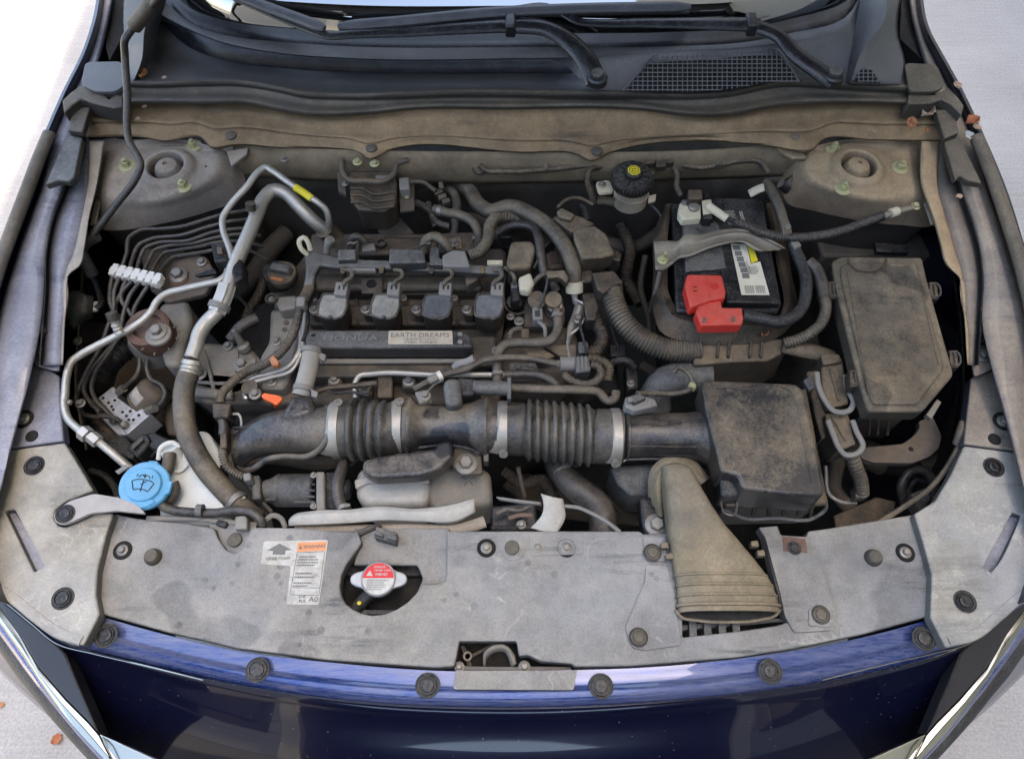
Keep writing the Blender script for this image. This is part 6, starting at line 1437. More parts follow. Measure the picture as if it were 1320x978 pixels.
Hs('ribbed black cable looping down left of the brake reservoir', [(800, 212, .87), (776, 214, .87), (760, 220, .87), (757, 232, .86), (762, 248, .84), (766, 262, .82)], 4.2, mat='blackd', cat='cable', name='cable', n=10, rib=.003, amp=.12)
Hs('thin black cable dropping right of the brake reservoir', [(848, 214, .87), (866, 214, .868), (873, 226, .86), (872, 240, .85), (877, 252, .84)], 3.8, mat='rubberd', cat='cable', name='cable', n=10)
wl_ = thing('firewall_wiring', 'long dusty ribbed cable clipped along the top of the firewall', 'cable', P(800, 214, .85))
add_obj('conduit', hose([(618, 213, .878), (625, 219, .872), (645, 221, .872), (700, 219, .872), (760, 213, .872), (800, 211, .872), (840, 207, .872), (862, 207, .872), (880, 213, .870), (905, 216, .870), (930, 212, .870), (960, 207, .872), (980, 209, .87), (990, 222, .86)], 3.6, n=10, rib=.004, amp=.12), M['blackdd'], wl_)
add_obj('grommet', MB().lathe(P(618, 215, .868), [(.0001, .004), (.010, .004), (.0115, .006), (.0135, .004), (.014, 0)], 26, axis=(0, -.7, .7)), M['blackdd'], wl_)
for (x, y) in ((704, 214), (925, 208), (848, 204)):
    add_obj('wire_clip', hose([(x, y - 5, .875), (x + 1, y + 7, .872)], 4.6, n=10), M['castd'], wl_)
for (x, y) in ((838, 206), (852, 210), (862, 205)): box_part('plug', [(x - 7, y - 4), (x + 6, y - 5), (x + 7, y + 4), (x - 6, y + 5)], .885, .012, 'blackdd', wl_, .0012)
bx_ = thing('solenoid_box', 'dusty black ribbed box in a wire frame bracket on the firewall', 'valve box', P(480, 240, .80))
box_part('body', [(450, 220), (508, 219), (512, 234), (510, 262), (496, 272), (462, 270), (451, 256)], .865, .05, 'blackd', bx_, .007, rad=.006, seg=3)
for dy in (0, 9, 18): add_obj('fold', hose([(452, 243 + dy, .866), (468, 243 + dy, .868), (480, 250 + dy, .868), (508, 248 + dy, .866)], 1.8, n=8), M['blackd'], bx_)
add_obj('frame', hose([(441, 206, .885), (442, 222, .883), (449, 231, .882), (470, 233, .882), (498, 232, .882), (508, 224, .883), (513, 210, .884), (526, 206, .886)], 3.4, n=10), M['castd'], bx_)
box_part('plate', [(484, 226), (502, 226), (503, 231), (485, 231)], .874, .004, 'steelp', bx_, .001)
box_part('side_plate', [(512, 205), (534, 204), (534, 270), (516, 272)], .845, .006, 'castd', bx_, .001)
box_part('side_plate', [(434, 218), (444, 216), (446, 250), (436, 246)], .86, .01, 'castd', bx_, .001)
box_part('plug', [(514, 229), (527, 228), (528, 243), (515, 244)], .868, .02, 'steelp', bx_, .002)
for (x, y) in ((461, 209), (483, 211)): bolt(x, y, .888, bx_, .85, 'zinc')
bolt(524, 253, .848, bx_, .55, 'zinc'); bolt(445, 237, .868, bx_, .6)
add_obj('lead', hose([(527, 235, .86), (545, 235, .858), (556, 242, .85), (562, 246, .85)], 2.8, n=8), M['rubberd'], bx_)
pl_ = thing('support_plate', 'flat triangular brown bracket below the ribbed box', 'bracket', P(505, 285, .72))
box_part('plate', [(484, 279), (512, 276), (534, 300), (500, 306), (488, 300)], .76, .01, 'castd', pl_, .002)
Hs('dark tube arcing below the ribbed box to the right', [(536, 262, .80), (548, 268, .80), (556, 276, .79), (562, 292, .78)], 5, mat='rubber', n=12)
for (x, y) in ((367, 205), ): bolt(x, y, .875, car, .8)
for i, (a, b, r_) in enumerate((((300, 214), (316, 250), 11),)):
    Hs('grey rubber boot at the edge of the left strut tower', [(a[0], a[1] + 4, .83), (308, 228, .82), (b[0], b[1], .79)], 11, mat='rubber', cat='boot', name='boot', n=14)
Hs('dark rubber boot at the edge of the right strut tower', [(1012, 232, .84), (1024, 244, .83), (1036, 258, .82)], 13, mat='rubber', cat='boot', name='boot', n=14)
bl = box_part('brace_plate', [(292, 195), (320, 190), (318, 198), (298, 214)], .885, .006, 'towerg', tl, .001)
bl = box_part('brace_plate', [(1000, 190), (1034, 194), (1040, 204), (1022, 204)], .885, .006, 'tower', tr, .001)

# ================================================================ left side
vv = thing('air_con_pipe', 'thick pale aluminium pipe bending over behind the engine with crimped rubber end', 'pipe', P(320, 310, .8))
add_obj('pipe', hose([(247, 462, .835), (253, 445, .838), (257, 430, .84), (266, 416, .842), (278, 404, .845), (287, 390, .85), (293, 374, .855), (302, 345, .862), (318, 308, .868), (332, 275, .872), (341, 255, .872), (353, 245, .872), (366, 248, .868), (385, 266, .855), (405, 286, .835), (424, 300, .81)], 9.6, n=20), M['alu'], vv)
add_obj('union', hose([(279, 403, .845), (284, 393, .848), (290, 378, .853), (293, 368, .856)], 12.5, n=6), M['alu'], vv)
add_obj('union_band', hose([(281, 399, .846), (284, 392, .848)], 14, n=18), M['steelp'], vv)
add_obj('end_boot', hose([(418, 295, .82), (428, 304, .80), (434, 310, .79)], 13, n=18), M['blackdd'], vv)
add_obj('crimp', hose([(243, 484, .828), (246, 474, .83), (248, 464, .835)], 13.2, n=22, rib=.008, amp=.1), M['alu'], vv)
add_obj('port', hose([(325, 276, .875), (323, 268, .885)], 4, n=12), M['alu'], vv)
add_obj('port_cap', hose([(323.5, 270, .885), (322.5, 262, .895)], 6.6, n=16), M['rubber'], vv)
H('thick rubber air conditioning hose sweeping down past the blue cap', 'hose', [(243, 482, .83), (238, 500, .826), (237, 525, .822), (240, 552, .818), (250, 578, .812), (264, 602, .805), (284, 626, .795), (308, 650, .78), (330, 668, .76)], 13.2, 'rubber2' if 'rubber2' in M else 'rubberd', n=22)
tp = thing('air_con_line', 'thin bare pipe with a yellow band, peaked above the thick aluminium pipe', 'pipe', P(340, 260, .84))
add_obj('pipe', hose([(299, 334, .865), (295, 318, .87), (288, 298, .875), (287, 282, .88), (296, 266, .885), (318, 241, .895), (334, 221, .90), (342, 216, .90), (352, 221, .898), (372, 235, .892), (396, 252, .88), (410, 261, .875), (420, 270, .865), (424, 282, .85), (424, 294, .83)], 4.3, n=12), M['alu'], tp)
add_obj('yellow_band', hose([(380, 241, .8895), (391, 248, .8835), (402, 256, .8785)], 4.9, n=12), M['yellow'], tp)
lp = thing('air_con_line', 'long thin bare pipe zigzagging down the left side to the blue cap', 'pipe', P(150, 430, .8))
add_obj('pipe', hose([(294, 346, .85), (292, 354, .85), (284, 361, .85), (265, 366, .85), (235, 373, .85), (212, 380, .85), (202, 389, .85), (196, 400, .848), (187, 410, .846), (172, 421, .845), (150, 433, .842), (124, 446, .84), (104, 457, .838), (92, 466, .836), (87, 480, .834), (84, 505, .832), (83, 525, .83), (88, 540, .828), (100, 552, .826), (118, 565, .824)], 4.6, n=12), M['alu'], lp)
add_obj('nut', hose([(106, 556, .826), (114, 562, .825)], 10, n=6), M['alu'], lp)
add_obj('nut', hose([(117, 562, .825), (127, 570, .823)], 8.5, n=6), M['alu'], lp)
add_obj('pipe', hose([(124, 567, .822), (140, 580, .818), (154, 592, .81), (168, 604, .80)], 5.2, n=12), M['alu'], lp)
add_obj('band', hose([(87, 517, .833), (80, 516, .832), (92, 519, .83)], 3.4, n=8), M['steel'], lp)
add_obj('port', hose([(155, 430, .846), (150, 420, .855), (147, 412, .863)], 6.2, n=14, rib=.006, amp=.15), M['alu'], lp)
add_obj('port_cap', hose([(147, 413, .863), (143, 403, .873)], 7.4, n=18), M['rubber'], lp)
tg = box_part('tag', [(148, 607), (162, 598), (166, 602), (152, 611)], .815, .003, 'steelp', lp, .001)
# pipe holder
ph = thing('pipe_holder', 'black plastic holder clamping both pipes at the strut tower', 'clamp', P(290, 335, .82))
box_part('body', [(271, 313), (290, 312), (294, 336), (276, 338)], .872, .03, 'black', ph, .003)
box_part('body', [(300, 330), (312, 334), (314, 356), (303, 364), (298, 350)], .872, .03, 'black', ph, .003)
box_part('tab', [(279, 318), (286, 318), (287, 327), (280, 327)], .876, .006, 'blackd', ph, .001)
box_part('foot', [(250, 354), (276, 346), (280, 352), (256, 356)], .845, .006, 'black', ph, .001)
# tower side bracket
tb_ = thing('mount_bracket', 'grey pressed metal bracket plate with a large collar bolt, above the engine mount', 'bracket', P(225, 360, .76))
box_part('plate', [(178, 322), (210, 318), (266, 330), (278, 352), (266, 378), (215, 390), (196, 376), (186, 350)], .80, .012, 'castd', tb_, .004, rad=.008)
add_obj('rust_washer', MB().lathe(P(230, 358, .8005), [(.0001, 0), (.017, 0), (.016, .002), (.0001, .0025)], 24), M['rust'], tb_)
bolt(230, 355, .8025, tb_, 1.6); bolt(260, 338, .802, tb_, .9); 
box_part('plate', [(190, 366), (206, 364), (210, 374), (196, 376)], .803, .004, 'cast', tb_, .001)
# engine mount
em = thing('engine_mount', 'round rusty rubber engine mount with a central bolt and pale washer', 'engine mount', P(204, 440, .72))
k = pxm(204, 428, .84)
add_obj('rubber_ring', MB().lathe(P(205, 440, .785), [(.0001, 0), (24 * k, 0), (27 * k, .006), (28.5 * k, .03), (28.5 * k, .044), (25 * k, .047), (19 * k, .046), (18 * k, .038), (.0001, .038)], 40), M['rust'], em)
add_obj('washer', MB().lathe(P(205, 432, .828), [(.0001, 0), (17 * k, 0), (16.5 * k, .004), (10 * k, .006), (.0001, .006)], 32), M['cast'], em)
bolt(203, 428, .834, em, 1.5)
for i in range(8):
    a = 2 * math.pi * i / 8; cc_ = P(205, 436, .831)
    add_obj('notch', MB().box(cc_ + Vector((math.cos(a) * 24 * k, math.sin(a) * 24 * k, .0008)), (.005, .002, .002), Matrix.Rotation(a, 3, 'Z')), M['castd'], em)
add_obj('base', MB().lathe(P(205, 452, .74), [(.0001, 0), (30 * k, 0), (28 * k, .04), (24 * k, .05), (.0001, .05)], 30), M['cast'], em)
box_part('arm', [(206, 390), (242, 386), (246, 412), (236, 440), (232, 470), (212, 472), (196, 420)], .795, .06, 'cast', em, .008)
mc = thing('mount_casting', 'ribbed cast aluminium engine bracket with a pointed stud, left of the valve cover', 'casting', P(290, 470, .66))
box_part('casting', [(246, 446), (262, 440), (290, 442), (322, 446), (336, 462), (338, 500), (300, 512), (244, 500), (236, 470)], .745, .06, 'cast', mc, .010, rad=.008, label='main casting')
box_part('ledge', [(234, 496), (300, 502), (300, 514), (236, 508)], .755, .03, 'cast', mc, .004)
bolt(294, 446, .747, mc, .9); bolt(312, 470, .77, mc, 1.4); bolt(258, 482, .748, mc, 1.2); bolt(328, 468, .77, mc, .9)
add_obj('stud', MB().lathe(P(316, 450, .75), [(.0001, 0), (.011, 0), (.011, .008), (.0062, .012), (.0055, .03), (.004, .04), (.0001, .043)], 20, axis=(-.25, .35, 1)), M['steel'], mc)
add_obj('rubber_stub', hose([(297, 438, .77), (312, 420, .78), (332, 410, .78)], 7.5, n=14), M['rubber'], mc)
dh = thing('dipstick', 'bright orange dipstick handle beside the intake elbow', 'dipstick', P(350, 513, .80))
add_obj('handle', MB().prism(rounded(PP([(336, 510), (340, 506), (352, 508), (362, 510), (364, 514), (356, 522), (350, 518), (340, 514)], .832), .003), .006), M['orange'], dh, bevel=.001)
add_obj('stem', hose([(352, 516, .828), (356, 524, .80)], 2.5, n=8), M['orange'], dh)
bs = thing('bolt_boss', 'dark round bolt boss left of the orange handle', 'boss', P(329, 508, .76)); bolt(329, 508, .79, bs, 1.0)
add_obj('boss', MB().lathe(P(329, 510, .76), [(.0001, 0), (.013, 0), (.012, .03), (.0001, .03)], 22), M['castd'], bs)
# brake lines and their clip
bc_ = thing('line_clip', 'row of six white plastic clips gathering the brake lines', 'clip', P(175, 352, .81))
for i in range(7):
    x, y = 147 + i * 9.2, 346 + i * 2.0
    if i == 0:
        k = pxm(x, y, .83)
        p0 = MB().prism(rounded([P(x, y, .836) + Vector((a * .0062, b * .0105, 0)) for a, b in ((-.75, -1), (.75, -1), (.75, -.5), (1, -.4), (1, .4), (.75, .5), (.75, 1), (-.75, 1), (-.75, .5), (-1, .4), (-1, -.4), (-.75, -.5))], .001, 2), .014)
        seg0 = add_obj('clip_segment', p0, M['white'], bc_, bevel=.0012)
        off0 = P(x, y, .83) - world_loc(bc_)
        for v in seg0.data.vertices: v.co -= off0
        seg0.location = off0; seg0.rotation_euler = (0, 0, R(-12))
    else: inst('clip_segment', seg0, P(x, y, .83), bc_, rot=(0, 0, R(-12)))
ups_ = [[(157, 344, .83), (163, 328, .835), (167, 306, .84), (178, 298, .84), (208, 295, .84), (235, 292, .84), (262, 284, .842), (290, 276, .844), (322, 271, .84)],
        [(167, 347, .83), (172, 330, .832), (180, 315, .834), (192, 309, .834), (235, 303, .834), (270, 292, .836), (300, 285, .838), (330, 282, .83)],
        [(176, 349, .83), (181, 332, .828), (188, 319, .828), (200, 314, .828), (243, 310, .828), (276, 299, .83), (305, 295, .83), (332, 294, .82)],
        [(185, 351, .83), (192, 336, .823), (200, 322, .822), (212, 318, .822), (248, 314, .822), (280, 306, .824), (312, 302, .822), (336, 304, .81)],
        [(195, 353, .83), (202, 338, .818), (212, 326, .816), (226, 323, .816), (256, 318, .816), (284, 312, .818), (316, 312, .814), (340, 318, .80)],
        [(204, 355, .83), (212, 342, .812), (222, 332, .81), (236, 329, .81), (262, 325, .81), (290, 320, .81), (318, 322, .806), (345, 334, .79)]]
dns = [[(147, 349, .83), (143, 366, .825), (144, 396, .815), (156, 412, .80), (172, 438, .785), (180, 462, .77), (177, 482, .76), (166, 494, .75), (157, 502, .745)],
       [(157, 352, .83), (148, 372, .825), (146, 400, .812), (138, 424, .80), (128, 450, .785), (112, 478, .77), (102, 500, .76), (98, 520, .755), (106, 532, .75), (120, 537, .75), (142, 537, .75), (153, 541, .745), (158, 549, .735)],
       [(167, 354, .83), (158, 372, .822), (156, 384, .816), (168, 404, .806), (178, 424, .79), (180, 460, .77), (190, 470, .76)],
       [(176, 357, .83), (158, 376, .82), (149, 392, .812), (151, 415, .80), (150, 435, .79), (130, 462, .775), (112, 485, .765), (108, 502, .76), (116, 518, .75), (128, 530, .74)],
       [(185, 359, .83), (168, 380, .82), (160, 402, .81), (154, 432, .795), (138, 458, .78), (122, 482, .765), (118, 500, .757), (124, 516, .75), (136, 528, .742), (144, 536, .738)],
       [(196, 361, .83), (182, 382, .82), (172, 402, .808), (176, 430, .79), (190, 452, .775), (190, 478, .76), (194, 488, .755), (208, 496, .75), (213, 506, .745), (210, 516, .74), (200, 526, .735)]]
ords = ('first', 'second', 'third', 'fourth', 'fifth', 'last')
for i in range(6):
    H('dark thin brake line, %s from the left where it enters the white clips' % ords[i], 'brake line', ups_[i], 2.7, 'rubber', 'brake_line', group='thin dark brake lines', n=8)
    H('dark thin brake line, %s from the left where it leaves below the white clips' % ords[i], 'brake line', dns[i], 2.9, 'rubber', 'brake_line', group='thin dark brake lines', n=8)
Hs('fat black ribbed hose deep behind the brake lines', [(170, 446, .72), (152, 460, .72), (138, 474, .71), (134, 492, .70)], 13, mat='rubberb', rib=.007, amp=.12, n=18)
# brake control unit
ab_ = thing('brake_control_unit', 'speckled aluminium valve block with a round motor and black control box', 'brake unit', P(160, 550, .64))
blk = [(126, 513), (145, 498), (153, 504), (151, 512), (159, 518), (176, 530), (183, 526), (195, 533), (164, 560)]
add_obj('valve_block', MB().prism(PP(blk, .735), .045), M['speck'] if 'speck' in M else M.setdefault('speck', mk('speckled_aluminium', (.55, .56, .57), .4, metal=.5, dust=.30, dcol=(.12, .12, .12), var=.9, scale=45)), ab_, bevel=.001)
box_part('lower_step', [(114, 522), (126, 513), (164, 560), (152, 560)], .722, .04, 'speck', ab_, .001)
for (x, y) in ((133, 513), (140, 519), (144, 524), (148, 516), (146, 528), (158, 531), (163, 536), (168, 530), (172, 541), (166, 541), (179, 535), (161, 547)):
    add_obj('port_hole', MB().lathe(P(x, y, .7352), [(.0001, .0003), (.0019, .0003), (.0021, .0010), (.0024, 0)], 12), M['abyss'], ab_)
for (x, y, z) in ((162, 549, .74), (136, 528, .73), (122, 520, .73), (148, 543, .73)):
    add_obj('fitting', MB().lathe(P(x, y, z - .004), [(.0001, 0), (.0062, 0), (.0062, .008), (.004, .010), (.0001, .010)], 6), M['steel'], ab_)
for (a, b) in (((153, 506), (160, 500)), ((190, 530), (200, 526))):
    add_obj('fitting', hose([(a[0], a[1], .735), (b[0], b[1], .745)], 5.5, n=6), M['steel'], ab_)
cm = P(184, 522, .715); axm = Vector((.62, .45, .42)).normalized()
add_obj('motor', MB().lathe(cm, [(.0001, 0), (.027, 0), (.027, .030), (.025, .037), (.019, .042), (.0001, .044)], 34, axis=axm), M['castd'], ab_)
u_ = axm.cross(Vector((0, 0, 1))).normalized(); v_ = u_.cross(axm).normalized()
lab = MB()
rows_ = []
for i in range(9):
    an = R(60 + i * 8); d = (u_ * math.cos(an) + v_ * math.sin(an)) * .0274
    rows_.append([cm + d + axm * .006, cm + d + axm * .026])
lab.grid(rows_); lb_ = add_obj('motor_label', lab, M['label'], ab_, solid=.0004)
box_part('control_box', [(104, 536), (114, 522), (158, 560), (166, 566), (178, 580), (170, 592), (150, 584)], .715, .06, 'black', ab_, .003)
for i in range(4): add_obj('fin', hose([(112 + i * 3, 530 + i * 4, .716), (148 + i * 3, 560 + i * 4, .716)], .9, n=6), M['blackd'], ab_)
box_part('plug', [(162, 578), (184, 557), (192, 560), (196, 568), (176, 590)], .745, .04, 'black', ab_, .004)
box_part('plug', [(184, 558), (200, 556), (222, 568), (204, 582), (192, 578)], .742, .04, 'black', ab_, .004)
box_part('plug_lever', [(168, 574), (182, 562), (185, 566), (171, 579)], .752, .006, 'greyp', ab_, .001)
# washer tank, cap and hoses
wtk = thing('washer_tank', 'cloudy translucent washer fluid tank behind the blue cap', 'washer tank', P(245, 620, .55))
box_part('tank', [(222, 596), (236, 572), (256, 554), (268, 556), (280, 576), (288, 612), (290, 676), (206, 676), (204, 640)], .785, .26, 'tank', wtk, .016, rad=.014, seg=4)
add_obj('filler', hose([(234, 608, .765), (226, 592, .78), (218, 578, .795)], 12, n=24), M['tank'], wtk)
add_obj('moulded_ring', hose([(222, 608, .79), (234, 606, .79), (242, 598, .79)], 2.4, n=8), M['tank'], wtk)
add_obj('cut_edge', hose([(204, 592, .790), (208, 576, .80), (222, 570, .80), (232, 576, .795)], 3, n=8), M['white'], wtk)
wc = thing('filler_cap', 'bright sky blue washer fluid cap with a windshield symbol', 'cap', P(187, 626, .80))
c = P(187, 626, .828); k = pxm(187, 626, .828); ax = Vector((.10, -.08, 1)).normalized()
skirt = MB().lathe(c, [(.0001, -.006), (31 * k, -.006), (31.5 * k, .002), (30 * k, .004), (24 * k, .0045), (23 * k, .0040), (22.5 * k, .0045), (21.5 * k, .0085), (19.5 * k, .0095), (.0001, .0098)], 48, axis=ax)
for i, w in enumerate(skirt.v): pass
bt_ = add_obj('lid', skirt, M['blue'], wc, smooth=40)
add_obj('pull_tab', MB().prism(rounded([c + Vector((x * k, y * k, .003)) for x, y in ((-27, -14), (-20, -22), (-14, -34), (-4, -34), (12, -27), (20, -22), (0, -10))], .004), .005), M['blue'], wc, bevel=.001)
add_obj('hinge_tab', MB().prism(rounded([c + Vector((x * k, y * k, .003)) for x, y in ((-2, 24), (10, 24), (10, 33), (-2, 34))], .002), .008), M['blue'], wc, bevel=.001)
add_obj('hinge_tab', MB().prism(rounded([c + Vector((x * k, y * k, .001)) for x, y in ((24, 8), (34, 6), (33, -10), (24, -14))], .002), .006), M['blue'], wc, bevel=.001)
q = Vector((0, 0, 1)).rotation_difference(ax).to_matrix()
def cp_(x, y): 
    v = Matrix.Rotation(R(-6), 3, 'Z') @ Vector((x * k, y * k, .0102)); return c + q @ v
sy_ = MB()
for pts in ([(-14, 2), (-9, 5), (0, 6), (9, 5), (14, 2)], [(-14, 2), (-9, -9)], [(14, 2), (9, -9)], [(-9, -9), (-4, -7), (0, -6.6), (4, -7), (9, -9)], [(0, 5), (0, -10)], [(-2, -1), (4, 4)], [(-7, 8), (-5, 11), (-2, 12), (-.5, 9)], [(7, 8), (5, 11), (2, 12), (.5, 9)], [(0, 8), (0, 13)], [(-10, 9), (-9, 12)], [(10, 9), (9, 12)]):
    sy_.sweep([cp_(*p) for p in pts], .00065, 6)
add_obj('windshield_symbol', sy_, M['ink'], bt_)
H('short dark elbow hose rising from the washer tank neck', 'hose', [(219, 585, .80), (217, 600, .80), (211, 615, .80)], 8, 'rubberd', n=16)
H('dark elbow hose tucked under the right rim of the blue cap', 'hose', [(222, 622, .81), (225, 632, .805), (220, 643, .80), (210, 650, .795)], 8, 'rubber', n=16)
gh = thing('grey_hose', 'grey rubber hose running along the rear edge of the radiator cover, left part', 'hose', P(280, 658, .78))
add_obj('hose', hose([(205, 644, .815), (210, 652, .812), (222, 657, .81), (245, 660, .808), (275, 661, .806), (308, 658, .806), (326, 661, .806), (336, 670, .802), (339, 682, .79)], 6, n=14), M['rubber'], gh)
add_obj('clip', hose([(254, 658, .812), (262, 658, .812)], 8.5, n=12), M['greyp'], gh)
pw = H('pale washer tube just under the grey hose', 'tube', [(190, 668, .80), (215, 668, .80), (250, 668, .80), (290, 672, .795), (340, 672, .79), (352, 664, .79), (362, 668, .785), (368, 680, .78)], 3.6, 'steelp', 'tube', n=10)
cb_ = thing('line_bracket', 'pale square clip holding the washer tube at the edge of the radiator cover', 'clip', P(310, 675, .78))
box_part('clip', [(303, 665), (316, 664), (319, 668), (318, 682), (302, 682)], .812, .012, 'cast', cb_, .002)
box_part('plug', [(280, 668), (294, 672), (290, 680), (277, 676)], .80, .01, 'black', cb_, .002)
bar = thing('support_arm', 'pale grey metal bracket arm bolted on the left corner cover', 'bracket', P(110, 655, .82))
add_obj('arm', MB().plate([rounded(PP([(69, 664), (75, 655), (91, 645), (121, 636), (152, 641), (176, 650), (188, 662), (150, 658), (116, 661), (98, 670), (82, 676), (72, 674)], .833), .006)], .006), M['armm'] if 'armm' in M else M.setdefault('armm', mk('pale_painted_metal', (.34, .33, .31), .45, metal=.2, dust=.5, dcol=(.36, .32, .27), var=.4, scale=12)), bar, bevel=.0015)
clip(84, 662, .8335, bar, .85, 'black')
H('thin grey vertical rod standing from the bracket arm', 'rod', [(152, 640, .82), (150, 650, .815)], 2, 'steelp', 'rod')
Hs('dark cable and plug below the pipe nut, left of the blue cap', [(116, 607, .70), (132, 612, .70), (148, 628, .70), (152, 640, .70)], 4.5, mat='rubberb', cat='cable', name='cable', n=10)
# harness left of the elbow
lh = thing('left_harness', 'grey taped harness with square connectors dropping left of the intake elbow', 'wiring', P(290, 570, .76))
box_part('connector', [(273, 519), (298, 519), (294, 538), (274, 538)], .835, .03, 'blackd', lh, .003)
box_part('connector', [(284, 544), (292, 544), (292, 577), (283, 578)], .825, .02, 'blackd', lh, .002)
add_obj('taped_stem', hose([(286, 536, .825), (288, 548, .822), (288, 560, .82)], 6, n=12), M['rubber'], lh)
add_obj('conduit', hose([(287, 576, .818), (288, 590, .812), (293, 601, .806), (303, 609, .80), (313, 614, .795)], 5.6, n=14, rib=.0038, amp=.15), M['rubberd'], lh)
box_part('plug', [(312, 610), (322, 608), (324, 618), (314, 620)], .80, .02, 'steelp', lh, .002)
add_obj('tube', hose([(301, 556, .80), (296, 572, .80), (296, 590, .80), (302, 606, .79), (320, 625, .77), (350, 660, .75)], 3, n=10), M['rubber'], lh)
add_obj('tube', hose([(288, 600, .79), (292, 620, .77), (312, 640, .75), (344, 664, .74)], 4.4, n=12), M['rubberb'], lh)
H('small pipe loop beside the left harness going over to the engine', 'pipe', [(297, 534, .82), (308, 534, .82), (311, 542, .815), (311, 550, .81)], 1.8, 'alu', 'pipe', n=8)
# ================================================================ radiator cap and label
rcw = thing('radiator_neck', 'dark radiator tank neck and hose in the round opening of the cover', 'radiator', P(490, 760, .70))
box_part('tank', [(436, 722), (548, 722), (548, 800), (436, 800)], .745, .05, 'abyss', rcw, .004)
box_part('ridge', [(436, 724), (546, 724), (546, 742), (436, 742)], .757, .01, 'rubberb', rcw, .002)
box_part('rib_bar', [(440, 785), (548, 785), (548, 792), (440, 792)], .77, .01, 'black', rcw, .001)
add_obj('overflow_hose', hose([(480, 762, .78), (470, 772, .775), (458, 784, .77), (450, 793, .765)], 9, n=16), M['rubberb'], rcw)
add_obj('neck', MB().lathe(P(489, 752, .755), [(.0001, 0), (.018, 0), (.018, .03), (.0001, .03)], 26), M['steel'], rcw)
add_obj('yellow_dot', MB().lathe(P(463, 777, .784), [(.0001, 0), (.0028, 0), (.0024, .0012), (.0001, .0014)], 14), M['yellow'], rcw)
rcap = thing('pressure_cap', 'shiny two eared metal radiator cap with a red and white warning disc', 'radiator cap', P(488, 748, .785))
c = P(488, 746, .80); k = pxm(488, 746, .80) * 1.09
out = []
for i in range(72):
    a = 2 * math.pi * i / 72
    da = min(abs(a), abs(a - math.pi), abs(a - 2 * math.pi)); r = 20.5 + 13.5 * math.exp(-(da / R(21)) ** 2.6)
    out.append(c + Vector((r * k * math.cos(a), r * k * math.sin(a) * (1.0), 0)))
M['capmetal'] = mk('plated_cap_metal', (.38, .38, .38), .35, metal=.7, dust=.35, dcol=(.4, .4, .38), var=.3, scale=30)
add_obj('plate', MB().prism(out, .010, .97), M['capmetal'], rcap, bevel=.0022, seg=3)
add_obj('rim', MB().lathe(c + Vector((0, 0, -.001)), [(.0001, 0), (20.5 * k, 0), (20.5 * k, .003), (19.5 * k, .0045), (18.6 * k, .0035), (.0001, .0035)], 44), M['capmetal'], rcap)
dw = add_obj('warning_disc', MB().lathe(c + Vector((0, 0, .0022)), [(.0001, 0), (18.3 * k, 0), (18.3 * k, .0008), (.0001, .0008)], 44), M['label'], rcap)
zt = c.z + .0031
seg_ = [Vector((c.x + 18.2 * k * math.cos(R(a)), c.y + 18.2 * k * math.sin(R(a)), zt + .0003)) for a in range(2, 179, 8)]
add_obj('red_field', MB().prism(seg_, .0003), M['redl'], dw)
def T(txt, par, x, y, w, h, mat, z_, bold=0): return stretch_text(txt, par, 'print', M[mat], Vector((c.x + x * k, c.y + y * k, z_)), (1, 0, 0), (0, 1, 0), w * k, h * k, .0002, bold)
T('DANGER', dw, -6, 12.3, 14, 2.6, 'label', zt + .0006, .02); T('NEVER OPEN', dw, -5, 8.4, 19, 2.3, 'label', zt + .0006, .02)
T('WHEN HOT', dw, -4, 3.2, 15, 3.2, 'label', zt + .0006, .03)
tri = MB().prism([c + Vector((x * k, y * k, .0037)) for x, y in ((-14.5, 3), (-6.5, 3), (-10.5, 9.5))], .0002); add_obj('triangle', tri, M['label'], dw)
print_rows(dw, Vector((c.x - 13 * k, c.y - 14 * k, zt)), (1, 0, 0), (0, 1, 0), 26 * k, 13 * k, 5, 'inkg', seed=31, thick=.4)
# label on the cover
zl_ = ZC + .0004
lbo = rounded(PP([(340, 697.5), (423, 695.5), (411, 779), (369, 778.5), (375, 729), (336, 726.5)], zl_ + .0004), .003, 3)
wl2 = thing('warning_label', 'worn white sticker with orange warning header, arrow and small print', 'sticker', P(390, 740, ZC))
sh_ = add_obj('sheet', MB().plate([lbo], .0012), M['label'], wl2)
zt = zl_ + .0007
add_obj('orange_header', MB().plate([PP([(384, 699), (421, 697.5), (419.5, 709), (382.5, 711)], zt)], .0003), M['oran'], sh_)
def Tp(txt, par, p0, p1, h, mat, bold=0):
    a, b = P(p0[0], p0[1], zt + .0003), P(p1[0], p1[1], zt + .0003); u = (b - a).normalized()
    return stretch_text(txt, par, 'print', M[mat], a, u, Vector((-u.y, u.x, 0)), (b - a).length, h * pxm(p0[0], p0[1], ZC), .0002, bold)
Tp('WARNING', sh_, (391, 707), (419, 705.5), 5, 'inkg', .01)
add_obj('triangle', MB().plate([PP([(385, 707.5), (389.5, 707.3), (387.5, 701.5)], zt + .0003)], .0002), M['inkg'], sh_)
add_obj('arrow', MB().plate([PP([(360.5, 700), (376, 708.5), (368, 709), (367.5, 714.5), (351.5, 714.5), (352, 709.5), (344.5, 709)], zt)], .0003), M['inkg'], sh_)
Tp('GRAB FOAM', sh_, (343, 722), (373, 721), 4.2, 'inkg')
fr_ = MB()
for a, b in (((383, 712), (418.5, 710.5)), ((418.5, 710.5), (411, 767)), ((411, 767), (373.5, 766)), ((373.5, 766), (383, 712)), ((376.5, 757), (412, 757.5))):
    fr_.sweep([P(a[0], a[1], zt), P(b[0], b[1], zt)], .0003, 4)
add_obj('frame_line', fr_, M['inkg'], sh_)
a_, b_ = P(380, 731, zt), P(414, 731, zt)
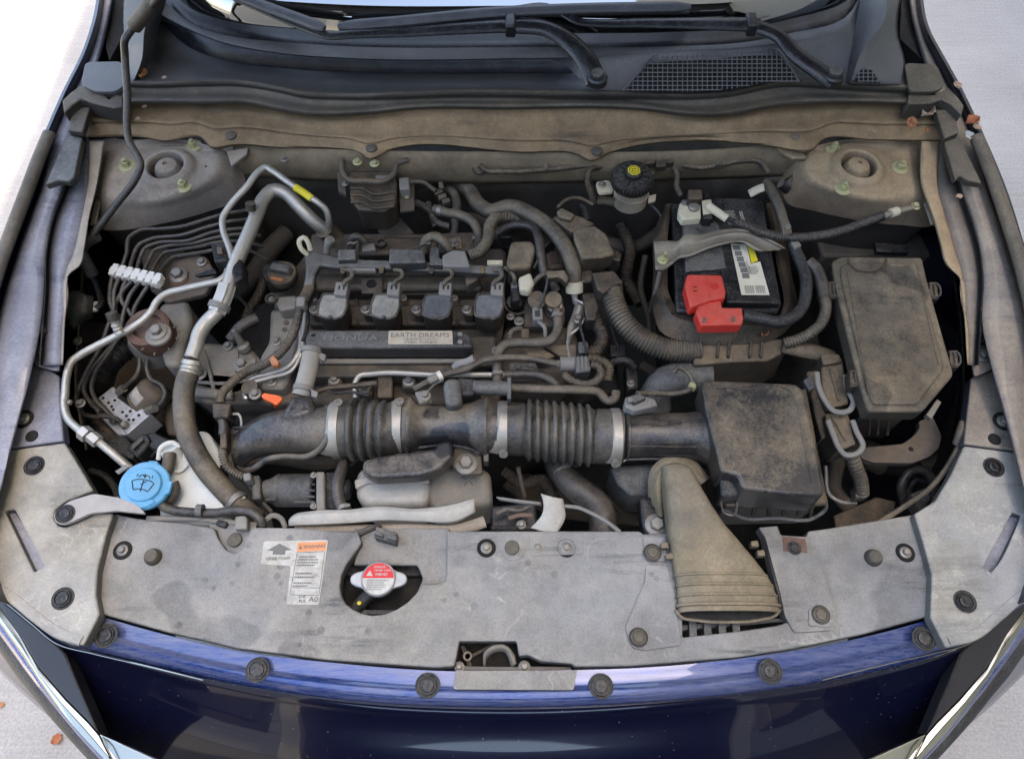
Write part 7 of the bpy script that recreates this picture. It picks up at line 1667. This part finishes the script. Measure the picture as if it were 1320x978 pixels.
print_rows(sh_, P(382, 730, zt), (1, 0, 0), (.12, 1, 0), .029, .015, 4, 'inkg', seed=41)
print_rows(sh_, P(379, 746, zt), (1, 0, 0), (.12, 1, 0), .029, .010, 2, 'inkg', seed=42)
print_rows(sh_, P(377, 757, zt), (1, 0, 0), (.12, 1, 0), .027, .008, 2, 'inkg', seed=43)
Tp('A0', sh_, (397, 775.5), (409.5, 775.5), 7, 'inkg', .01)
Tp('DE', sh_, (385, 770.5), (394, 770.5), 3.6, 'inkg', .01)
Tp('RS', sh_, (385, 776), (394, 776), 3.6, 'inkg', .01)
# ================================================================ fallen leaves, each curled differently
def leaf(x, y, z, s, rot, mat, lab, curl=.5):
    n = 9; rows = []
    for i in range(n):
        t = i / (n - 1); w = math.sin(math.pi * t) ** .7 * .42 * s * (1 + .18 * math.sin(i * 2.3)); r = []
        for j in range(5):
            u = (j - 2) / 2
            r.append(Vector(((t - .5) * s, u * w, abs(u) ** 1.5 * curl * s * .4 + curl * s * .35 * (t - .5) ** 2)))
        rows.append(r)
    m = Matrix.Rotation(rot, 3, 'Z'); c = P(x, y, z)
    mb_ = MB().grid([[c + m @ p for p in r] for r in rows])
    return single('leaf', lab, 'leaf', mb_, M[mat], 'fallen dry leaves', solid=.0004)
for a in ((1193, 149, .93, .024, .5, 'leafp', 'curled tan leaf on the right end of the shelf, the longest there', 1.2), (1172, 164, .925, .020, 1.4, 'leaf', 'upright folded brown leaf on the right end of the shelf', 1.4),
          (1195, 169, .92, .009, .2, 'leafr', 'tiny reddish leaf crumb beside the corner cap on the right shelf', .6), (1127, 170, .918, .008, .9, 'leafp', 'tiny pinkish leaf crumb alone on the shelf above the right tower', .6),
          (1251, 159, .95, .022, .3, 'leafr', 'bright orange leaf at the right fender corner', 1.0), (1258, 166, .945, .014, -.6, 'leafp', 'pale pink leaf just below the bright orange one', .8),
          (1233, 112, .965, .016, 1.8, 'leafp', 'pinkish leaf in the gutter beside the right end plate', .7), (1248, 178, .93, .018, -1.1, 'white', 'bleached white leaf stuck beside the right rubber seal', .9),
          (1236, 254, .915, .011, .1, 'leafp', 'small pale leaf lying on the right inner panel', .5), (1213, 228, .88, .016, .4, 'leafp', 'crumpled pinkish leaf in the corner outside the right strut tower', .8),
          (104, 206, .878, .022, .8, 'leaf', 'brown crumpled leaf in the corner outside the left strut tower', .8), (112, 198, .88, .016, .2, 'leafr', 'dark reddish leaf touching the crumpled one, left corner', .8),
          (186, 98, .96, .018, 1.2, 'leaf', 'shredded brown leaf bits at the left end of the cowl', 1.0), (212, 101, .96, .009, .4, 'leafp', 'tiny tan leaf scrap at the left end of the cowl bowl', .5),
          (187, 138, .937, .009, .4, 'leafp', 'tiny tan flake in the seal groove near the prop rod', .5), (178, 154, .928, .009, .4, 'leafp', 'tiny tan flake on the shelf near the prop rod', .5),
          (985, 431, .825, .014, .7, 'leafr', 'orange leaf scrap on the wiring channel below the battery', 1.0), (1110, 102, .972, .007, .2, 'leafr', 'small orange leaf speck on the right mesh grille', .6), (1268, 399, .87, .012, 1.5, 'leafr', 'orange leaf sliver in the groove of the right fender', .4)):
    leaf(*a)
leaf(74, 952, .003, .026, .8, 'leafr', 'reddish brown leaf on the concrete in front of the car', .4)
leaf(2, 908, .003, .015, .2, 'leaf', 'small dark leaf bit on the concrete left of the car', .4)
# ================================================================ dim things deep in the bay
sf = thing('subframe', 'dim dusty steel subframe bars deep under the engine', 'subframe', P(660, 500, .32))
for pts, r in (([(70, 560, .40), (120, 600, .42), (200, 640, .42)], 16), ([(640, 600, .45), (700, 640, .45), (830, 660, .45)], 18), ([(1060, 560, .45), (1150, 600, .47), (1230, 640, .47)], 18), ([(300, 250, .55), (420, 260, .55), (560, 255, .55), (760, 262, .55)], 16)):
    add_obj('bar', hose(pts, r, n=14), M['castd'], sf)
ins = thing('firewall_insulation', 'dark quilted insulation mat on the lower firewall behind the engine', 'insulation', P(660, 240, .5))
q_ = []
for j in range(9):
    z_ = .80 - j * .05
    q_.append([P(300 + i * 15, 236, .80) + Vector((0, .012 * (abs(math.sin(i * .6)) + abs(math.sin(j * 1.5))), -.05 * j)) for i in range(50)])
add_obj('mat', MB().grid(q_), M['castd'], ins, solid=.004)
wl3 = thing('wheel_liner', 'brown black plastic liner wall behind the brake lines on the left', 'liner', P(110, 380, .5))
add_obj('sheet', loft([[(100, 300, .79), (104, 350, .79), (100, 420, .78), (96, 500, .77), (110, 580, .76)], [(104, 300, .70), (112, 350, .68), (110, 420, .66), (108, 500, .66), (120, 580, .66)], [(130, 300, .50), (140, 360, .48), (136, 440, .48), (130, 520, .48), (140, 600, .48)]], 30, 4), M['blackd'], wl3, solid=.003)
for y in (330, 440, 520): bolt(100 if y < 500 else 104, y, .78, wl3, .8)
wl4 = thing('wheel_liner', 'black plastic liner wall outside the fuse box on the right', 'liner', P(1236, 420, .5))
add_obj('sheet', loft([[(1226, 345, .80), (1234, 390, .80), (1240, 450, .79), (1240, 520, .78), (1232, 590, .76)], [(1222, 345, .70), (1228, 390, .68), (1232, 450, .66), (1232, 520, .66), (1220, 590, .66)], [(1200, 345, .50), (1204, 390, .48), (1206, 450, .48), (1206, 520, .48), (1196, 600, .48)]], 30, 4), M['black'], wl4, solid=.003)
D = (('dim coolant hose crossing low behind the brake reservoir', [(742, 300, .66), (780, 312, .66), (820, 318, .66), (850, 300, .68)], 9, 'castd'),
     ('dim ribbed conduit low between connector boxes and battery', [(800, 290, .70), (812, 320, .69), (808, 360, .68), (826, 392, .68)], 8, 'blackd'),
     ('dim metal line dropping between the conduit and battery sleeve', [(832, 330, .72), (826, 370, .70), (836, 410, .68), (838, 440, .66)], 4, 'castd'),
     ('dim hose under the dusty hose near the engine rear', [(500, 262, .70), (560, 262, .70), (620, 282, .70), (650, 310, .70)], 9, 'castd'),
     ('dim fat hose passing low left of the valve cover', [(300, 380, .62), (330, 350, .64), (350, 320, .66), (370, 300, .66)], 13, 'castd'),
     ('dim ribbed wiring loom low left of the oil cap', [(310, 430, .66), (322, 400, .68), (336, 376, .69), (344, 340, .70)], 7, 'blackd'),
     ('dim bent pipe low in front of the battery conduit', [(826, 470, .66), (842, 480, .66), (836, 510, .66), (822, 540, .66)], 7, 'castd'),
     ('dim loom low between ribbed hose and support bar', [(650, 606, .62), (672, 622, .62), (700, 618, .62), (712, 640, .62)], 7, 'castd'),
     ('dim hose low under the air box on the right', [(1064, 560, .62), (1080, 590, .60), (1076, 630, .60), (1100, 660, .60)], 9, 'castd'),
     ('dim curved pipe low beside the frame bracket', [(1190, 600, .60), (1216, 590, .62), (1232, 560, .64), (1236, 520, .66)], 10, 'castd'),
     ('dim loom low right of the radiator hose', [(790, 640, .60), (806, 656, .60), (830, 668, .60), (850, 690, .60)], 8, 'blackd'),
     ('dim pipe low behind the fuse box', [(1060, 300, .66), (1110, 312, .66), (1170, 306, .66), (1210, 318, .66)], 8, 'castd'),
     ('dim hose low under the actuator', [(300, 600, .62), (340, 590, .64), (420, 596, .64), (470, 580, .66)], 9, 'castd'))
for lab, pts, r, m in D: H(lab, 'hose', pts, r, m, n=12, rib=.006 if 'ribbed' in lab else None)
hb_ = thing('inner_structure', 'dim boxy frame rail along the right inner wing behind the fuse box', 'frame rail', P(1130, 310, .5))
box_part('rail', [(1050, 296), (1200, 300), (1212, 330), (1060, 330)], .74, .1, 'castd', hb_, .006)
box_part('clip_plate', [(1128, 312), (1172, 316), (1172, 326), (1130, 324)], .79, .01, 'black', hb_, .001)
hb2 = thing('inner_structure', 'dim boxy frame rail along the left inner wing below the tower', 'frame rail', P(160, 480, .5))
box_part('rail', [(112, 420), (236, 420), (246, 520), (230, 560), (120, 500)], .60, .1, 'castd', hb2, .008)
box_part('tray', [(206, 500), (250, 500), (250, 560), (214, 560)], .70, .1, 'blackd', hb2, .006)
# ================================================================ clamps at hose ends, thin wires, small fasteners
def clampband(par, a, b, z, r, mat='steel', name='hose_clamp'):
    c_ = add_obj(name, hose([(a[0], a[1], z), (b[0], b[1], z)], r, n=16), M[mat], par)
    m_ = ((a[0] + b[0]) / 2 + r * .6, (a[1] + b[1]) / 2 - r * .3)
    add_obj('clamp_tab', MB().box(P(m_[0], m_[1], z + .006), (.006, .004, .005), Matrix.Rotation(.5, 3, 'Z')), M[mat], c_, bevel=.0006)
    return c_
hoses = [o for o in bpy.data.objects if o.get('category') == 'hose']
def near(x, y, z):
    p = P(x, y, z); best = None
    for o in hoses:
        if o.type != 'MESH': continue
        d = min(((o.location + v.co) - p).length for v in o.data.vertices)
        if best is None or d < best[0]: best = (d, o)
    return best[1]
for (x0, y0, x1, y1, z, r) in ((718, 405, 718, 410, .821, 7.4), (641, 480, 641, 485, .806, 7.4), (549, 314, 549, 319, .832, 7.6), (579, 317, 580, 322, .834, 7.6), (616, 306, 616, 311, .822, 7.2),
                               (564, 271, 569, 272, .833, 7.2), (303, 644, 308, 649, .784, 15), (724, 606, 729, 612, .724, 19), (443, 652, 444, 657, .78, 9), (707, 489, 711, 492, .793, 7), (453, 314, 453, 318, .818, 6)):
    clampband(near(x0, y0, z), (x0, y0), (x1, y1), z, r)
W = (('thin black wire from the connector boxes to the pale solenoid', [(756, 398, .81), (748, 416, .81), (752, 436, .812), (757, 456, .815)], 1.8, 'rubberb'),
     ('thin black wire crossing beneath the arching hose to the pod', [(716, 306, .835), (704, 316, .845), (694, 334, .848), (688, 346, .845)], 1.8, 'rubberb'),
     ('thin dark wire from the sensor connector up to the connector bar', [(694, 398, .828), (700, 384, .836), (704, 370, .842), (706, 358, .846)], 1.8, 'rubberb'),
     ('thin dark wire dropping behind the lower connector box', [(772, 396, .80), (784, 410, .79), (790, 430, .78), (796, 446, .765)], 2.0, 'rubberb'),
     ('thin dark wire beside the brake reservoir going to the battery', [(836, 262, .83), (850, 276, .82), (856, 300, .80), (850, 330, .78)], 2.0, 'rubberb'),
     ('thin wire bundle arching over the rear of the connector boxes', [(718, 268, .86), (730, 258, .86), (748, 256, .85), (764, 264, .84)], 2.4, 'rubberd'),
     ('pair of dark wires along the left edge of the valve cover', [(404, 372, .80), (398, 396, .80), (396, 420, .80), (390, 440, .80)], 2.2, 'rubberb'),
     ('thin dark wire over the front of the engine head to the left clamp', [(412, 500, .80), (430, 506, .80), (452, 505, .80), (476, 510, .80)], 2.0, 'rubberb'),
     ('dark strap of flat cable over the engine head toward the clamps', [(404, 506, .80), (424, 500, .80), (448, 498, .80), (486, 494, .80)], 4.2, 'blackd'),
     ('thin grey wire rising beside the middle duct neck', [(556, 520, .83), (552, 506, .83), (560, 496, .83), (572, 490, .835)], 1.8, 'rubberd'),
     ('thin dark wire below the pipe holder at the left tower', [(300, 360, .84), (306, 380, .82), (318, 394, .80), (326, 410, .78)], 2.4, 'rubberb'),
     ('thin dark wire behind the blue cap to the control unit', [(196, 588, .75), (204, 580, .76), (216, 574, .765), (230, 566, .76)], 2.2, 'rubberb'),
     ('thin dark wire low between actuator and turbocharger', [(452, 600, .74), (462, 592, .75), (474, 588, .75), (480, 580, .76)], 2.0, 'rubberb'),
     ('dark wire along the rear edge of the wiring channel', [(860, 430, .80), (890, 432, .81), (930, 430, .815), (980, 428, .815)], 2.4, 'rubberb'),
     ('dark wire hanging beside the front lever connector', [(1044, 560, .80), (1048, 590, .78), (1056, 612, .76), (1060, 630, .75)], 3.0, 'rubberb'))
for lab, pts, r, m in W: H(lab, 'wire', pts, r, m, name='wire', n=8)
for (x, y, z, s, par) in ((404, 384, .765, .7, eng), (520, 384, .80, .6, eng), (586, 384, .80, .6, eng), (640, 404, .782, .7, eng), (640, 452, .79, .8, eng), (356, 440, .773, .9, eng), (378, 470, .773, .9, eng), (350, 492, .773, .9, eng)):
    bolt(x, y, z, par, s, 'steel')
# cast ribs on the left engine bracket and the valve cover
for pts in ([(262, 452, .746), (270, 478, .748), (276, 504, .746)], [(306, 452, .746), (304, 478, .748), (296, 506, .746)], [(246, 492, .746), (290, 494, .748), (334, 488, .746)]):
    add_obj('rib', hose(pts, 2.6, n=8), M['cast'], mc)
for x in (460, 524, 590):
    add_obj('rib', hose([(x, 386, .766), (x, 420, .784)], 2.2, n=8), M['valve'], eng)
add_obj('rib', hose([(402, 376, .783), (500, 378, .784), (640, 378, .783)], 2.4, n=8), M['valve'], eng)
# moulded ribs and marks on the lids
for pts in ([(1092, 350, .8768), (1120, 508, .8768)], [(1187, 372, .8768), (1210, 470, .8768)]):
    add_obj('pressed_line', hose(pts, .9, n=6), M['fuselid'], fb)
add_obj('pressed_line', hose([(922, 500, .8682), (1020, 505, .8682), (1034, 560, .8682), (1046, 622, .8682)], 1.2, n=6), M['abox'], ab)
for (x0, y0, x1, y1) in ((812, 575, 900, 576), (812, 548, 900, 548)): add_obj('pressed_line', hose([(x0, y0, .8375), (x1, y1, .838)], 1.0, n=6), M['abox'], ab)
